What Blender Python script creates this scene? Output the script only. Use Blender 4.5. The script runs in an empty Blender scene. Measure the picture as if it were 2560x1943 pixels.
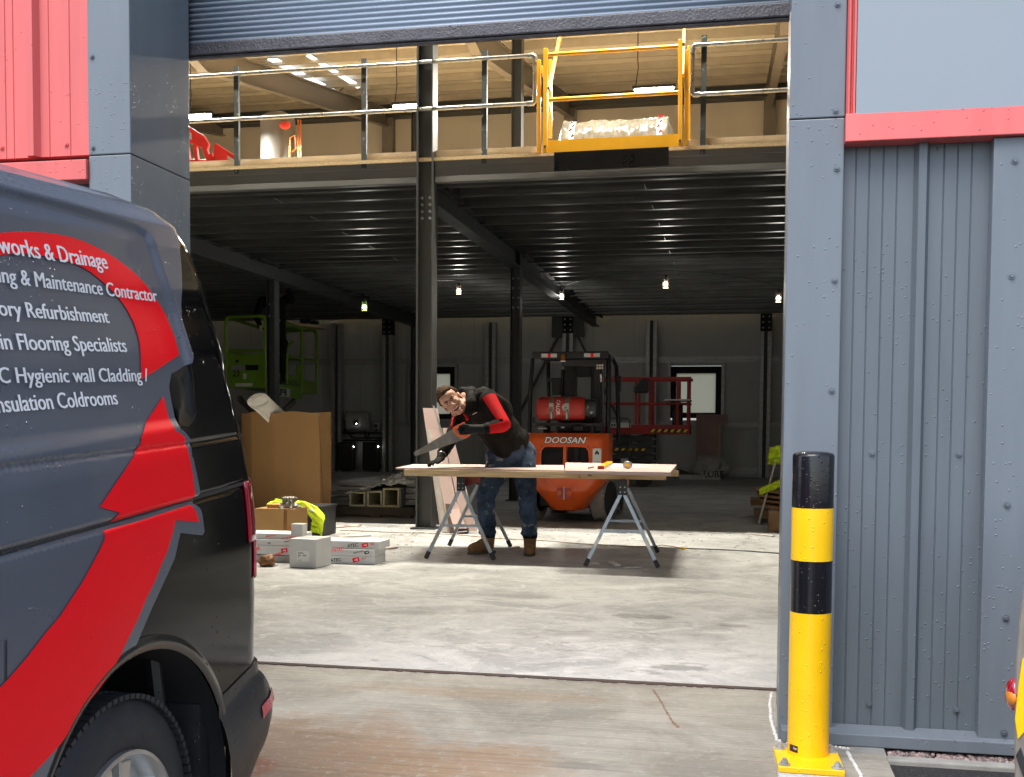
import bpy, bmesh, math, random
from math import sin, cos, pi, sqrt, radians, hypot, atan2, acos
from mathutils import Vector, Matrix, noise
random.seed(7)
S = bpy.context.scene
COL = S.collection

# ------------------------------------------------------------------ camera, world, sun, exposure
FPX, CYP, YAW, PITCH, ROLL, HC = 2754.7, 1205.5, 0.201315, 0.048259, 0.006518, 1.12
fw = Vector((-sin(YAW)*cos(PITCH), cos(YAW)*cos(PITCH), -sin(PITCH)))
r0 = Vector((cos(YAW), sin(YAW), 0)); u0 = r0.cross(fw)
rt = r0*cos(ROLL) + u0*sin(ROLL); up = u0*cos(ROLL) - r0*sin(ROLL)
CAM = Vector((0, 0, HC))
cam = bpy.data.cameras.new('camera'); co = bpy.data.objects.new('camera', cam); COL.objects.link(co)
co.matrix_world = Matrix(((rt.x, up.x, -fw.x, 0), (rt.y, up.y, -fw.y, 0), (rt.z, up.z, -fw.z, HC), (0, 0, 0, 1)))
cam.sensor_width = 36; cam.lens = FPX/2560*36; cam.shift_y = (CYP-971.5)/2560
cam.clip_start = 0.05; cam.clip_end = 2000
S.camera = co
SUN_EL, SUN_AZ = 58, 200
w = bpy.data.worlds.new('World'); S.world = w; w.use_nodes = True
nt = w.node_tree; bg = nt.nodes['Background']
sky = nt.nodes.new('ShaderNodeTexSky'); sky.sky_type = 'NISHITA'; sky.sun_disc = False
sky.sun_elevation = radians(SUN_EL); sky.sun_rotation = radians(SUN_AZ)
sky.air_density = 1.0; sky.dust_density = 2.5; sky.ozone_density = 1.0
hs = nt.nodes.new('ShaderNodeHueSaturation'); hs.inputs['Saturation'].default_value = 0.84
nt.links.new(sky.outputs[0], hs.inputs['Color']); nt.links.new(hs.outputs[0], bg.inputs['Color'])
bg.inputs['Strength'].default_value = 0.15
sl = bpy.data.lights.new('sun', 'SUN'); sl.energy = 1.0; sl.angle = radians(40); sl.color = (1, .98, .96)
so = bpy.data.objects.new('sun', sl); COL.objects.link(so)
a_ = radians(SUN_AZ); e_ = radians(SUN_EL)
sdir = Vector((sin(a_)*cos(e_), cos(a_)*cos(e_), sin(e_)))   # towards the sun
so.rotation_euler = sdir.to_track_quat('Z', 'Y').to_euler(); so.location = sdir*40
S.view_settings.view_transform = 'Standard'; S.view_settings.look = 'None'
S.view_settings.exposure = 1.25; S.view_settings.gamma = 1
S.cycles.use_denoising = True
try: S.cycles.denoiser = 'OPENIMAGEDENOISE'
except Exception: pass
S.cycles.max_bounces = 8; S.cycles.diffuse_bounces = 4; S.cycles.glossy_bounces = 4
S.cycles.transparent_max_bounces = 8; S.cycles.sample_clamp_indirect = 6; S.cycles.blur_glossy = 0.6

# ------------------------------------------------------------------ helpers
def at(x, y, Y=None, X=None, Z=None):
    """the point seen at photo pixel (x, y) that lies at a given depth, side or height"""
    d = rt*((x-1280)/FPX) + up*((CYP-y)/FPX) + fw
    if Y is not None: k = Y/d.y
    elif X is not None: k = X/d.x
    else: k = (Z-HC)/d.z
    return CAM + d*k
def V(*a): return Vector(a)

class MB:
    def __init__(s): s.bm = bmesh.new()
    def face(s, pts):
        try: return s.bm.faces.new([s.bm.verts.new(p) for p in pts])
        except ValueError: return None
    def hull8(s, p):   # 8 corners: bottom 4, top 4
        v = [s.bm.verts.new(q) for q in p]
        for f in ((3,2,1,0),(4,5,6,7),(0,1,5,4),(1,2,6,5),(2,3,7,6),(3,0,4,7)): s.bm.faces.new([v[i] for i in f])
        return s
    def box(s, x0, x1, y0, y1, z0, z1):
        return s.hull8([(x0,y0,z0),(x1,y0,z0),(x1,y1,z0),(x0,y1,z0),(x0,y0,z1),(x1,y0,z1),(x1,y1,z1),(x0,y1,z1)])
    def obox(s, c, ax, ay, az):   # centre and three half vectors
        c, ax, ay, az = map(Vector, (c, ax, ay, az))
        return s.hull8([c-ax-ay-az, c+ax-ay-az, c+ax+ay-az, c-ax+ay-az, c-ax-ay+az, c+ax-ay+az, c+ax+ay+az, c-ax+ay+az])
    def bar(s, p0, p1, w, h, upv=(0,0,1)):
        p0, p1 = Vector(p0), Vector(p1); d = (p1-p0); L = d.length; d.normalize()
        sd = d.cross(Vector(upv))
        if sd.length < 1e-4: sd = d.cross(Vector((0,1,0)))
        sd.normalize(); u2 = sd.cross(d)
        return s.obox((p0+p1)/2, d*L/2, sd*w/2, u2*h/2)
    def ring(s, c, a, b, n, ph=0): return [s.bm.verts.new(c + a*cos(ph+2*pi*i/n) + b*sin(ph+2*pi*i/n)) for i in range(n)]
    def skinrings(s, rings, cap=True):
        n = len(rings[0])
        for A, B in zip(rings, rings[1:]):
            for i in range(n): s.bm.faces.new((A[i], A[(i+1)%n], B[(i+1)%n], B[i]))
        if cap: s.bm.faces.new(rings[0][::-1]); s.bm.faces.new(rings[-1])
    def cyl(s, p0, p1, r, r2=None, seg=16, cap=True):
        p0, p1 = Vector(p0), Vector(p1); d = (p1-p0).normalized(); a = d.orthogonal().normalized(); b = d.cross(a)
        r2 = r if r2 is None else r2
        s.skinrings([s.ring(p0, a*r, b*r, seg), s.ring(p1, a*r2, b*r2, seg)], cap); return s
    def tube(s, pts, r, seg=8, radii=None):
        pts = [Vector(p) for p in pts]; rings = []; a = None
        for i, p in enumerate(pts):
            d = (pts[min(i+1, len(pts)-1)] - pts[max(i-1, 0)]).normalized()
            a = d.orthogonal().normalized() if a is None else (a - d*a.dot(d)).normalized()
            b = d.cross(a); rr = radii[i] if radii else r
            rings.append(s.ring(p, a*rr, b*rr, seg))
        s.skinrings(rings); return s
    def lathe(s, p0, ax, prof, seg=24, cap=True):   # prof: (dist along axis, radius)
        p0, d = Vector(p0), Vector(ax).normalized(); a = d.orthogonal().normalized(); b = d.cross(a)
        s.skinrings([s.ring(p0+d*t, a*max(r,1e-4), b*max(r,1e-4), seg) for t, r in prof], cap); return s
    def prism(s, poly, ext):
        ext = Vector(ext); A = [s.bm.verts.new(p) for p in poly]; B = [s.bm.verts.new(Vector(p)+ext) for p in poly]; n = len(A)
        s.bm.faces.new(A[::-1]); s.bm.faces.new(B)
        for i in range(n): s.bm.faces.new((A[i], A[(i+1)%n], B[(i+1)%n], B[i]))
        return s
    def ball(s, c, rx, ry=None, rz=None, seg=12, rot=None):
        ry = rx if ry is None else ry; rz = rx if rz is None else rz
        m = Matrix.Translation(Vector(c)) @ (rot.to_4x4() if rot else Matrix.Identity(4)) @ Matrix.Diagonal((rx, ry, rz, 1))
        bmesh.ops.create_uvsphere(s.bm, u_segments=seg, v_segments=max(6, seg*2//3), radius=1, matrix=m); return s
    def capsule(s, p0, p1, r0_, r1_, seg=12, flat=None):
        """tapered round-ended limb"""
        p0, p1 = Vector(p0), Vector(p1); d = p1-p0; L = d.length; d.normalize(); a = d.orthogonal().normalized(); b = d.cross(a)
        rings = []
        for k in range(1, 5): th = pi/2*(1-k/5.); rings.append((p0 - d*r0_*sin(th), r0_*cos(th)))
        rings += [(p0.lerp(p1, t), r0_+(r1_-r0_)*t) for t in (0, .25, .5, .75, 1)]
        for k in range(4, 0, -1): th = pi/2*(1-k/5.); rings.append((p1 + d*r1_*sin(th), r1_*cos(th)))
        s.skinrings([s.ring(c, a*r, b*r, seg) for c, r in rings]); return s
    def grid(s, fn, nu, nv, skip=None):
        vs = [[s.bm.verts.new(fn(i/nu, j/nv)) for i in range(nu+1)] for j in range(nv+1)]
        for j in range(nv):
            for i in range(nu):
                if skip and skip((i+.5)/nu, (j+.5)/nv): continue
                s.bm.faces.new((vs[j][i], vs[j][i+1], vs[j+1][i+1], vs[j+1][i]))
        return s
    def xform(s, m): bmesh.ops.transform(s.bm, matrix=m, verts=s.bm.verts); return s
    def build(s, name, mat, parent=None, smooth=None, bevel=0, recalc=True, solid=0, seg=2):
        if recalc: bmesh.ops.recalc_face_normals(s.bm, faces=s.bm.faces)
        me = bpy.data.meshes.new(name); s.bm.to_mesh(me); s.bm.free()
        o = bpy.data.objects.new(name, me); COL.objects.link(o)
        if mat: me.materials.append(mat)
        if smooth:
            me.polygons.foreach_set('use_smooth', [True]*len(me.polygons))
            if smooth is not True: me.set_sharp_from_angle(angle=radians(smooth))
        if solid:
            m = o.modifiers.new('solid', 'SOLIDIFY'); m.thickness = solid; m.offset = -1
        if bevel:
            m = o.modifiers.new('bevel', 'BEVEL'); m.width = bevel; m.segments = seg; m.limit_method = 'ANGLE'; m.angle_limit = radians(40)
        if parent:
            o.parent = parent; o.matrix_parent_inverse = Matrix.Translation(-parent.location) if parent.type == 'EMPTY' else Matrix.Identity(4)
        return o

def tag(o, label=None, cat=None, group=None, kind=None):
    if label: o['label'] = label
    if cat: o['category'] = cat
    if group: o['group'] = group
    if kind: o['kind'] = kind
    return o
def thing(name, loc, label, cat, group=None):
    o = bpy.data.objects.new(name, None); COL.objects.link(o); o.location = loc; o.empty_display_size = .1
    return tag(o, label, cat, group)
def copy_tree(o, parent=None):
    c = o.copy(); COL.objects.link(c)
    if parent: c.parent = parent
    for ch in list(o.children): copy_tree(ch, c)
    return c
def struct(name, mb, mat, kind='structure', **k): return tag(mb.build(name, mat, **k), kind=kind)

def text_mesh(body, size=1.0, shear=0, bold=0.0, extrude=0):
    cu = bpy.data.curves.new('t', 'FONT'); cu.body = body; cu.size = size; cu.shear = shear; cu.offset = bold; cu.extrude = extrude; cu.resolution_u = 3
    ob = bpy.data.objects.new('t', cu); COL.objects.link(ob)
    dg = bpy.context.evaluated_depsgraph_get(); me = bpy.data.meshes.new_from_object(ob.evaluated_get(dg))
    vs = [v.co.copy() for v in me.vertices]; fs = [tuple(p.vertices) for p in me.polygons]
    bpy.data.objects.remove(ob); bpy.data.curves.remove(cu); bpy.data.meshes.remove(me)
    return vs, fs
def lettering(name, body, o, ux, uy, h, mat, parent, shear=0, bold=0.0, width=None, align='l'):
    """flat letters: o is the baseline start, ux/uy unit directions, h the cap height"""
    vs, fs = text_mesh(body, 1.0, shear, bold)
    x0 = min(v.x for v in vs); x1 = max(v.x for v in vs); sc = h/.69; sx = width/(x1-x0) if width else sc
    ux, uy, o = Vector(ux), Vector(uy), Vector(o); m = MB()
    bv = [m.bm.verts.new(o + ux*((v.x-x0)*sx) + uy*(v.y*sc)) for v in vs]
    for f in fs:
        try: m.bm.faces.new([bv[i] for i in f])
        except ValueError: pass
    return m.build(name, mat, parent, recalc=False)

# ------------------------------------------------------------------ materials
MATS = {}
def pm(name, col, rough=.5, metal=0, var=.12, vs=4, bump=0, bs=60, coat=0, spec=.5, drops=0, scr=None, stretch=(1,1,1), col2=None, thr=None, trans=0, emis=None, es=0, dscale=75):
    """procedural surface: colour broken by two sizes of noise, own roughness variation, optional bump, rain beads and worn patches"""
    m = bpy.data.materials.new(name); m.use_nodes = True; nt = m.node_tree; N = nt.nodes; L = nt.links
    b = N['Principled BSDF']; b.inputs['Metallic'].default_value = metal; b.inputs['Coat Weight'].default_value = coat
    b.inputs['Coat Roughness'].default_value = .06
    b.inputs['Specular IOR Level'].default_value = spec; b.inputs['Transmission Weight'].default_value = trans
    tc = N.new('ShaderNodeTexCoord'); mp = N.new('ShaderNodeMapping'); mp.inputs['Scale'].default_value = stretch
    L.new(tc.outputs['Object'], mp.inputs['Vector'])
    n1 = N.new('ShaderNodeTexNoise'); n1.inputs['Scale'].default_value = vs; n1.inputs['Detail'].default_value = 5; n1.inputs['Roughness'].default_value = .6
    L.new(mp.outputs[0], n1.inputs['Vector'])
    mr = N.new('ShaderNodeMapRange'); mr.inputs['From Min'].default_value = .3; mr.inputs['From Max'].default_value = .7
    mr.inputs['To Min'].default_value = 1-var; mr.inputs['To Max'].default_value = 1+var
    L.new(n1.outputs['Fac'], mr.inputs['Value'])
    mx = N.new('ShaderNodeMix'); mx.data_type = 'RGBA'; mx.blend_type = 'MULTIPLY'; mx.inputs['Factor'].default_value = 1
    mx.inputs[6].default_value = (*col, 1); L.new(mr.outputs[0], mx.inputs[7])
    out = mx.outputs[2]
    if col2:
        n2 = N.new('ShaderNodeTexNoise'); n2.inputs['Scale'].default_value = scr or vs*3; n2.inputs['Detail'].default_value = 8; n2.inputs['Roughness'].default_value = .65
        L.new(mp.outputs[0], n2.inputs['Vector'])
        r2 = N.new('ShaderNodeMapRange'); t0 = thr or .6; r2.inputs['From Min'].default_value = t0; r2.inputs['From Max'].default_value = t0+.06
        L.new(n2.outputs['Fac'], r2.inputs['Value'])
        m2 = N.new('ShaderNodeMix'); m2.data_type = 'RGBA'; L.new(r2.outputs[0], m2.inputs['Factor']); L.new(out, m2.inputs[6]); m2.inputs[7].default_value = (*col2, 1)
        out = m2.outputs[2]
    L.new(out, b.inputs['Base Color'])
    rr = N.new('ShaderNodeMapRange'); rr.inputs['From Min'].default_value = .3; rr.inputs['From Max'].default_value = .7
    rr.inputs['To Min'].default_value = max(.02, rough*.85); rr.inputs['To Max'].default_value = min(1, rough*1.15); L.new(n1.outputs['Fac'], rr.inputs['Value'])
    L.new(rr.outputs[0], b.inputs['Roughness'])
    last = None
    if bump:
        n3 = N.new('ShaderNodeTexNoise'); n3.inputs['Scale'].default_value = bs; n3.inputs['Detail'].default_value = 4; L.new(mp.outputs[0], n3.inputs['Vector'])
        bp = N.new('ShaderNodeBump'); bp.inputs['Strength'].default_value = bump; bp.inputs['Distance'].default_value = .01; L.new(n3.outputs['Fac'], bp.inputs['Height']); last = bp
    if drops:
        vo = N.new('ShaderNodeTexVoronoi'); vo.inputs['Scale'].default_value = dscale; L.new(tc.outputs['Object'], vo.inputs['Vector'])
        sc = N.new('ShaderNodeSeparateColor'); L.new(vo.outputs['Color'], sc.inputs[0])
        big = N.new('ShaderNodeTexNoise'); big.inputs['Scale'].default_value = 3.0; L.new(tc.outputs['Object'], big.inputs['Vector'])
        ad = N.new('ShaderNodeMath'); ad.operation = 'MULTIPLY_ADD'; L.new(big.outputs['Fac'], ad.inputs[0]); ad.inputs[1].default_value = .9; ad.inputs[2].default_value = drops-.55
        gt = N.new('ShaderNodeMath'); gt.operation = 'LESS_THAN'; L.new(sc.outputs[0], gt.inputs[0]); L.new(ad.outputs[0], gt.inputs[1])
        rd = N.new('ShaderNodeMapRange'); rd.interpolation_type = 'SMOOTHSTEP'; rd.inputs['From Min'].default_value = .33; rd.inputs['From Max'].default_value = .1
        L.new(vo.outputs['Distance'], rd.inputs['Value'])
        mm = N.new('ShaderNodeMath'); mm.operation = 'MULTIPLY'; L.new(rd.outputs[0], mm.inputs[0]); L.new(gt.outputs[0], mm.inputs[1])
        bp = N.new('ShaderNodeBump'); bp.inputs['Strength'].default_value = 1; bp.inputs['Distance'].default_value = .0018; L.new(mm.outputs[0], bp.inputs['Height'])
        if last: L.new(last.outputs[0], bp.inputs['Normal'])
        last = bp
        rm = N.new('ShaderNodeMix'); rm.data_type = 'FLOAT'; L.new(mm.outputs[0], rm.inputs['Factor']); L.new(rr.outputs[0], rm.inputs[2]); rm.inputs[3].default_value = .18
        L.new(rm.outputs[0], b.inputs['Roughness'])
    if last: L.new(last.outputs[0], b.inputs['Normal'])
    if emis:
        b.inputs['Emission Color'].default_value = (*emis, 1); b.inputs['Emission Strength'].default_value = es
    m['bsdf'] = b.name; MATS[name] = m
    return m
GREY = (.10, .122, .142)
M = dict(
 clad=pm('clad', GREY, .42, var=.10, vs=2, stretch=(5,5,.5), bump=.05, bs=220, drops=.13),
 cladflat=pm('cladflat', (.135,.16,.186), .38, var=.09, vs=1.5, stretch=(5,5,.6), bump=.06, bs=160, drops=.2),
 sign=pm('sign', (.235,.275,.31), .45, var=.03, vs=1, bump=.03, bs=120),
 red=pm('red', (.60,.112,.105), .42, var=.11, vs=2, stretch=(5,5,.5), bump=.04, bs=200, drops=.12),
 dark=pm('dark', (.012,.012,.014), .7),
 shutter=pm('shutter', (.27,.33,.41), .36, var=.08, vs=3, stretch=(.3,1,1)),
 shbar=pm('shbar', (.05,.047,.055), .35, var=.35, vs=18, bump=.35, bs=90, drops=.25, dscale=60),
 screw=pm('screw', (.13,.15,.18), .35, metal=.3),
 steel=pm('steel', (.04,.044,.046), .5, var=.15, vs=6, bump=.05, bs=80, col2=(.028,.03,.03), thr=.62, scr=8),
 galv=pm('galv', (.36,.37,.37), .42, metal=.35, var=.25, vs=14),
 joist=pm('joist', (.13,.135,.13), .36, metal=.6, var=.2, vs=5, stretch=(.4,1,1)),
 edge=pm('edge', (.17,.17,.165), .42, metal=.35, var=.12, vs=4, stretch=(.3,1,1)),
 deck=pm('deck', (.06,.06,.056), .6, metal=.3),
 osb=pm('osb', (.48,.35,.19), .75, var=.35, vs=60, bump=.3, bs=120, col2=(.24,.16,.08), thr=.6, scr=90),
 ply=pm('ply', (.42,.33,.22), .7, var=.12, vs=5),
 lining=pm('lining', (.44,.42,.38), .6, var=.05, vs=2, stretch=(1,1,.2)),
 roofin=pm('roofin', (.52,.48,.41), .6, var=.05, vs=1.5),
 purlin=pm('purlin', (.34,.32,.28), .45, metal=.4, var=.1, vs=4),
 rafter=pm('rafter', (.14,.13,.12), .5, var=.1, vs=3),
 yellow=pm('yellow', (.78,.38,.008), .4, var=.08, vs=5, bump=.04, bs=60, coat=.2),
 chrome=pm('chrome', (.42,.41,.38), .3, metal=.9, var=.2, vs=20),
 bolly=pm('bolly', (.86,.50,.004), .33, var=.07, vs=5, col2=(.55,.31,.02), thr=.69, scr=22, bump=.03, bs=60, drops=.3, dscale=85),
 bollk=pm('bollk', (.008,.008,.011), .16, var=.1, bump=.03, bs=60, drops=.42, dscale=85),
 cable=pm('cable', (.012,.012,.012), .5),
 orange_cable=pm('orange_cable', (.20,.12,.04), .5),
 card=pm('card', (.32,.175,.065), .8, var=.08, vs=6, bump=.1, bs=25, stretch=(1,1,.3)),
 cardl=pm('cardl', (.42,.24,.09), .8, var=.08, vs=6),
 white=pm('white', (.62,.62,.62), .55, var=.05),
 whitebox=pm('whitebox', (.55,.55,.54), .6, var=.06, vs=5, bump=.05, bs=30),
 paper=pm('paper', (.7,.7,.68), .6, var=.03),
 foam=pm('foam', (.68,.65,.58), .6, var=.06, vs=9, bump=.1, bs=30),
 pink=pm('pink', (.55,.41,.38), .75, var=.08, vs=4, bump=.05, bs=70),
 plaster=pm('plaster', (.55,.52,.48), .85, var=.1),
 pinkedge=pm('pinkedge', (.60,.42,.40), .8, var=.1),
 timber=pm('timber', (.55,.40,.22), .65, var=.22, vs=7, stretch=(.6,9,12), bump=.08, bs=40, col2=(.33,.2,.09), thr=.66, scr=5),
 hivis=pm('hivis', (.62,.80,.02), .7, var=.12, vs=10, bump=.15, bs=40),
 reflect=pm('reflect', (.5,.52,.55), .35, metal=.4),
 black=pm('black', (.012,.012,.013), .5, var=.2, vs=8),
 blackgl=pm('blackgl', (.008,.008,.009), .12),
 rubber=pm('rubber', (.028,.028,.03), .7, var=.3, vs=18, bump=.2, bs=110),
 solidtyre=pm('solidtyre', (.32,.31,.29), .85, var=.2, vs=9, bump=.2, bs=40),
 forange=pm('forange', (.62,.085,.008), .35, var=.1, vs=5, col2=(.36,.22,.16), thr=.62, scr=16, coat=.2, bump=.03, bs=60),
 bottle=pm('bottle', (.42,.03,.02), .45, var=.18, vs=9, bump=.05, bs=50),
 lime=pm('lime', (.14,.28,.01), .45, var=.1, vs=5),
 liftred=pm('liftred', (.30,.012,.01), .5, var=.15, vs=6),
 film=pm('film', (.66,.66,.63), .12, var=.3, vs=9, bump=.9, bs=14, col2=(.30,.29,.26), thr=.58, scr=9),
 wrap=pm('wrap', (.20,.185,.15), .16, var=.35, vs=8, bump=1.0, bs=11),
 eps=pm('eps', (.40,.36,.22), .7, var=.15, vs=20),
 copper=pm('copper', (.55,.2,.08), .3, metal=.9),
 cylm=pm('cylm', (.11,.108,.104), .45, var=.05),
 barrier=pm('barrier', (.50,.02,.02), .4, var=.1),
 checker=pm('checker', (.012,.012,.013), .3, metal=.5, var=.2),
 asph=pm('asph', (.016,.016,.018), .85, var=.6, vs=60, bump=1, bs=120, col2=(.075,.075,.078), thr=.57, scr=110),
 kerb=pm('kerb', (.27,.27,.25), .85, var=.2, vs=14, bump=.2, bs=90),
 sealant=pm('sealant', (.55,.55,.53), .8, var=.15, vs=20, bump=.5, bs=45, col2=(.3,.3,.29), thr=.63, scr=60),
 rust=pm('rust', (.06,.04,.034), .9, var=.4, vs=30),
 led=pm('led', (.9,.9,.9), .5, emis=(1,.95,.85), es=40),
 festoon=pm('festoon', (.9,.9,.9), .5, emis=(1,.97,.88), es=14),
 skylight=pm('skylight', (.8,.8,.8), .5, emis=(.85,.95,1), es=.6),
 vanblack=pm('vanblack', (.003,.003,.004), .08, coat=0, spec=.24, var=.05, drops=.12, dscale=85, col2=(.03,.029,.028), thr=.66, scr=4),
 vinyl=pm('vinyl', (.082,.094,.122), .26, var=.03, vs=2, coat=.35, drops=.14, dscale=85),
 vinylred=pm('vinylred', (.95,.002,.012), .36, var=.04, vs=2, coat=.06, spec=.12, drops=.13, dscale=85),
 letter=pm('letter', (.82,.82,.83), .4, var=.01),
 bumper=pm('bumper', (.024,.024,.026), .42, var=.2, vs=9, drops=.3, bump=.06, bs=90),
 taillamp=pm('taillamp', (.30,.005,.02), .08, var=.2, vs=9, coat=1),
 taillamp2=pm('taillamp2', (.52,.06,.08), .25, var=.2, vs=30, drops=.3),
 alloy=pm('alloy', (.50,.49,.47), .33, metal=.75, var=.1, vs=6),
 skin=pm('skin', (.50,.27,.19), .5, var=.1, vs=30),
 hair=pm('hair', (.07,.04,.02), .8, spec=.15, var=.5, vs=60, bump=.8, bs=90),
 hoodie=pm('hoodie', (.008,.008,.008), .85, spec=.15, var=.3, vs=12, bump=.2, bs=60),
 vest=pm('vest', (.011,.0105,.009), .75, spec=.15, var=.3, vs=9, bump=.25, bs=30),
 sleevered=pm('sleevered', (.52,.008,.012), .7, spec=.15, var=.15, vs=12, bump=.1, bs=60),
 jeans=pm('jeans', (.04,.062,.10), .85, spec=.15, var=.7, vs=7, bump=.3, bs=40, col2=(.24,.25,.25), thr=.58, scr=9),
 boot=pm('boot', (.24,.135,.06), .75, spec=.15, var=.3, vs=22, bump=.3, bs=60),
 glove=pm('glove', (.016,.018,.018), .7, spec=.15, var=.2, vs=20, bump=.2, bs=90),
 sawblade=pm('sawblade', (.30,.29,.28), .32, metal=.8, var=.3, vs=9),
 saworange=pm('saworange', (.75,.13,.03), .45),
 teeth=pm('teeth', (.75,.72,.66), .4), mouthin=pm('mouthin', (.10,.015,.015), .6), lips=pm('lips', (.42,.16,.13), .5),
 darksolid=pm('darksolid', (.006,.006,.008), .8),
 amber=pm('amber', (.6,.2,.02), .3), redplain=pm('redplain', (.6,.01,.01), .4),
 frost=pm('frost', (.8,.8,.8), .5),
)
def tweak(m, fn):
    fn(m.node_tree, m.node_tree.nodes[m['bsdf']])
# frosted window film: passes part of the daylight outside
def frost():
    m = bpy.data.materials.new('frosted_film'); m.use_nodes = True; N = m.node_tree.nodes; L = m.node_tree.links
    b = N['Principled BSDF']; b.inputs['Base Color'].default_value = (.25,.26,.26,1); b.inputs['Roughness'].default_value = .3
    t = N.new('ShaderNodeBsdfTranslucent'); t.inputs['Color'].default_value = (.95,.86,.68,1)
    mx = N.new('ShaderNodeMixShader'); mx.inputs[0].default_value = .85; L.new(b.outputs[0], mx.inputs[1]); L.new(t.outputs[0], mx.inputs[2])
    L.new(mx.outputs[0], N['Material Output'].inputs[0]); return m
M['frost'] = frost()

def concrete(name, inside):
    m = bpy.data.materials.new(name); m.use_nodes = True; nt = m.node_tree; N = nt.nodes; L = nt.links; b = N['Principled BSDF']
    tc = N.new('ShaderNodeTexCoord')
    def noise_(scale, detail=6, rough=.6, st=(1,1,1), dist=0, loc=(0,0,0)):
        mp = N.new('ShaderNodeMapping'); mp.inputs['Scale'].default_value = st; mp.inputs['Location'].default_value = loc
        L.new(tc.outputs['Object'], mp.inputs['Vector'])
        n = N.new('ShaderNodeTexNoise'); n.inputs['Scale'].default_value = scale; n.inputs['Detail'].default_value = detail
        n.inputs['Roughness'].default_value = rough; n.inputs['Distortion'].default_value = dist; L.new(mp.outputs[0], n.inputs['Vector']); return n.outputs['Fac']
    def ramp(v, a, c, x, y):
        r = N.new('ShaderNodeMapRange'); r.inputs['From Min'].default_value = a; r.inputs['From Max'].default_value = c
        r.inputs['To Min'].default_value = x; r.inputs['To Max'].default_value = y; L.new(v, r.inputs['Value']); return r.outputs[0]
    def mix(f, A, B, mode='MIX'):
        x = N.new('ShaderNodeMix'); x.data_type = 'RGBA'; x.blend_type = mode
        for s_, v in ((x.inputs['Factor'], f), (x.inputs[6], A), (x.inputs[7], B)):
            if isinstance(v, tuple): s_.default_value = (*v, 1)
            elif isinstance(v, (int, float)): s_.default_value = v
            else: L.new(v, s_)
        return x.outputs[2]
    def blob(cx, cy, rx, ry, soft=.6):
        mp = N.new('ShaderNodeMapping'); mp.vector_type = 'TEXTURE'; mp.inputs['Location'].default_value = (cx, cy, 0); mp.inputs['Scale'].default_value = (rx, ry, 1)
        sep = N.new('ShaderNodeSeparateXYZ'); cmb = N.new('ShaderNodeCombineXYZ'); L.new(tc.outputs['Object'], mp.inputs['Vector']); L.new(mp.outputs[0], sep.inputs[0])
        L.new(sep.outputs[0], cmb.inputs[0]); L.new(sep.outputs[1], cmb.inputs[1])
        ln = N.new('ShaderNodeVectorMath'); ln.operation = 'LENGTH'; L.new(cmb.outputs[0], ln.inputs[0])
        nz = noise_(3.5 if rx > .3 else 14, 10, .7); ad = N.new('ShaderNodeMath'); ad.operation = 'MULTIPLY_ADD'; L.new(nz, ad.inputs[0]); ad.inputs[1].default_value = 1.9; L.new(ln.outputs['Value'], ad.inputs[2])
        return ramp(ad.outputs[0], 1.95, 1.95-soft*.55, 0, 1)
    def mul(a_, k):
        x = N.new('ShaderNodeMath'); x.operation = 'MULTIPLY'; L.new(a_, x.inputs[0])
        if isinstance(k, (int, float)): x.inputs[1].default_value = k
        else: L.new(k, x.inputs[1])
        return x.outputs[0]
    if inside:
        c = mix(ramp(noise_(1.3, 9, .68, (1,1,1), .9), .40, .60, 0, 1), (.29,.292,.292), (.46,.462,.46))
        c = mix(ramp(noise_(3.5, 12, .74, (.8,1.2,1), 2.2, (3,1,0)), .52, .60, 0, .6), c, (.55,.55,.545))
        c = mix(ramp(noise_(4.5, 12, .74, (.8,1.2,1), 1.8, (7,4,0)), .55, .63, 0, .6), c, (.17,.175,.178))
        c = mix(ramp(noise_(30, 8, .8, (1,1,1), 0, (9,2,0)), .56, .62, 0, .5), c, (.17,.17,.168)); c = mix(ramp(noise_(16, 10, .8, (1,1,1), .6), .56, .62, 0, .5), c, (.52,.52,.51))
        for bx, by, rx, ry, k in ((-.55,6.6,.20,.10,.6),(-.25,5.2,.16,.07,.6),(-1.4,7.2,.3,.1,.35),(-1.9,6.4,.25,.08,.3),(.0,6.4,.12,.06,.5),(-.9,8.2,.6,.2,.3),(-2.2,8.4,.5,.16,.3)):
            c = mix(mul(blob(bx, by, rx, ry), k), c, (.12,.12,.12))
        b.inputs['Roughness'].default_value = .5; L.new(ramp(noise_(2.5, 6), .3, .7, .42, .7), b.inputs['Roughness'])
        bp = N.new('ShaderNodeBump'); bp.inputs['Strength'].default_value = .12; bp.inputs['Distance'].default_value = .01; L.new(noise_(40, 6, .6, (.4,1,1)), bp.inputs['Height']); L.new(bp.outputs[0], b.inputs['Normal'])
    else:
        c = mix(ramp(noise_(1.6, 11, .7, (1,1,1), .6), .40, .58, 0, 1), (.20,.186,.155), (.30,.285,.245))
        # brushed finish: fine uneven ridges running along the doorway
        br = noise_(6, 3, .6, (.10, 10, 1), .12); br2 = noise_(9, 5, .7, (.15, 5, 1), .2, (2,5,0))
        ora = ramp(noise_(1.1, 7, .6, (.8,1.2,1), .5, (11,3,0)), .46, .62, 0, 1)
        c = mix(mul(blob(-1.55,3.55,1.0,.55,.9), .55), c, (.25,.13,.05))
        c = mix(mul(blob(-1.05,4.50,.75,.11,.8), .35), c, (.25,.16,.085))
        c = mix(mul(blob(-.95,3.45,.55,.40,.7), .4), c, (.27,.17,.09))
        c = mix(mul(blob(-1.62,3.42,.16,.08,.6), .8), c, (.22,.075,.03))
        c = mix(mul(blob(-1.75,3.7,.4,.3,.6), mul(ora, .55)), c, (.13,.085,.05))
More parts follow.
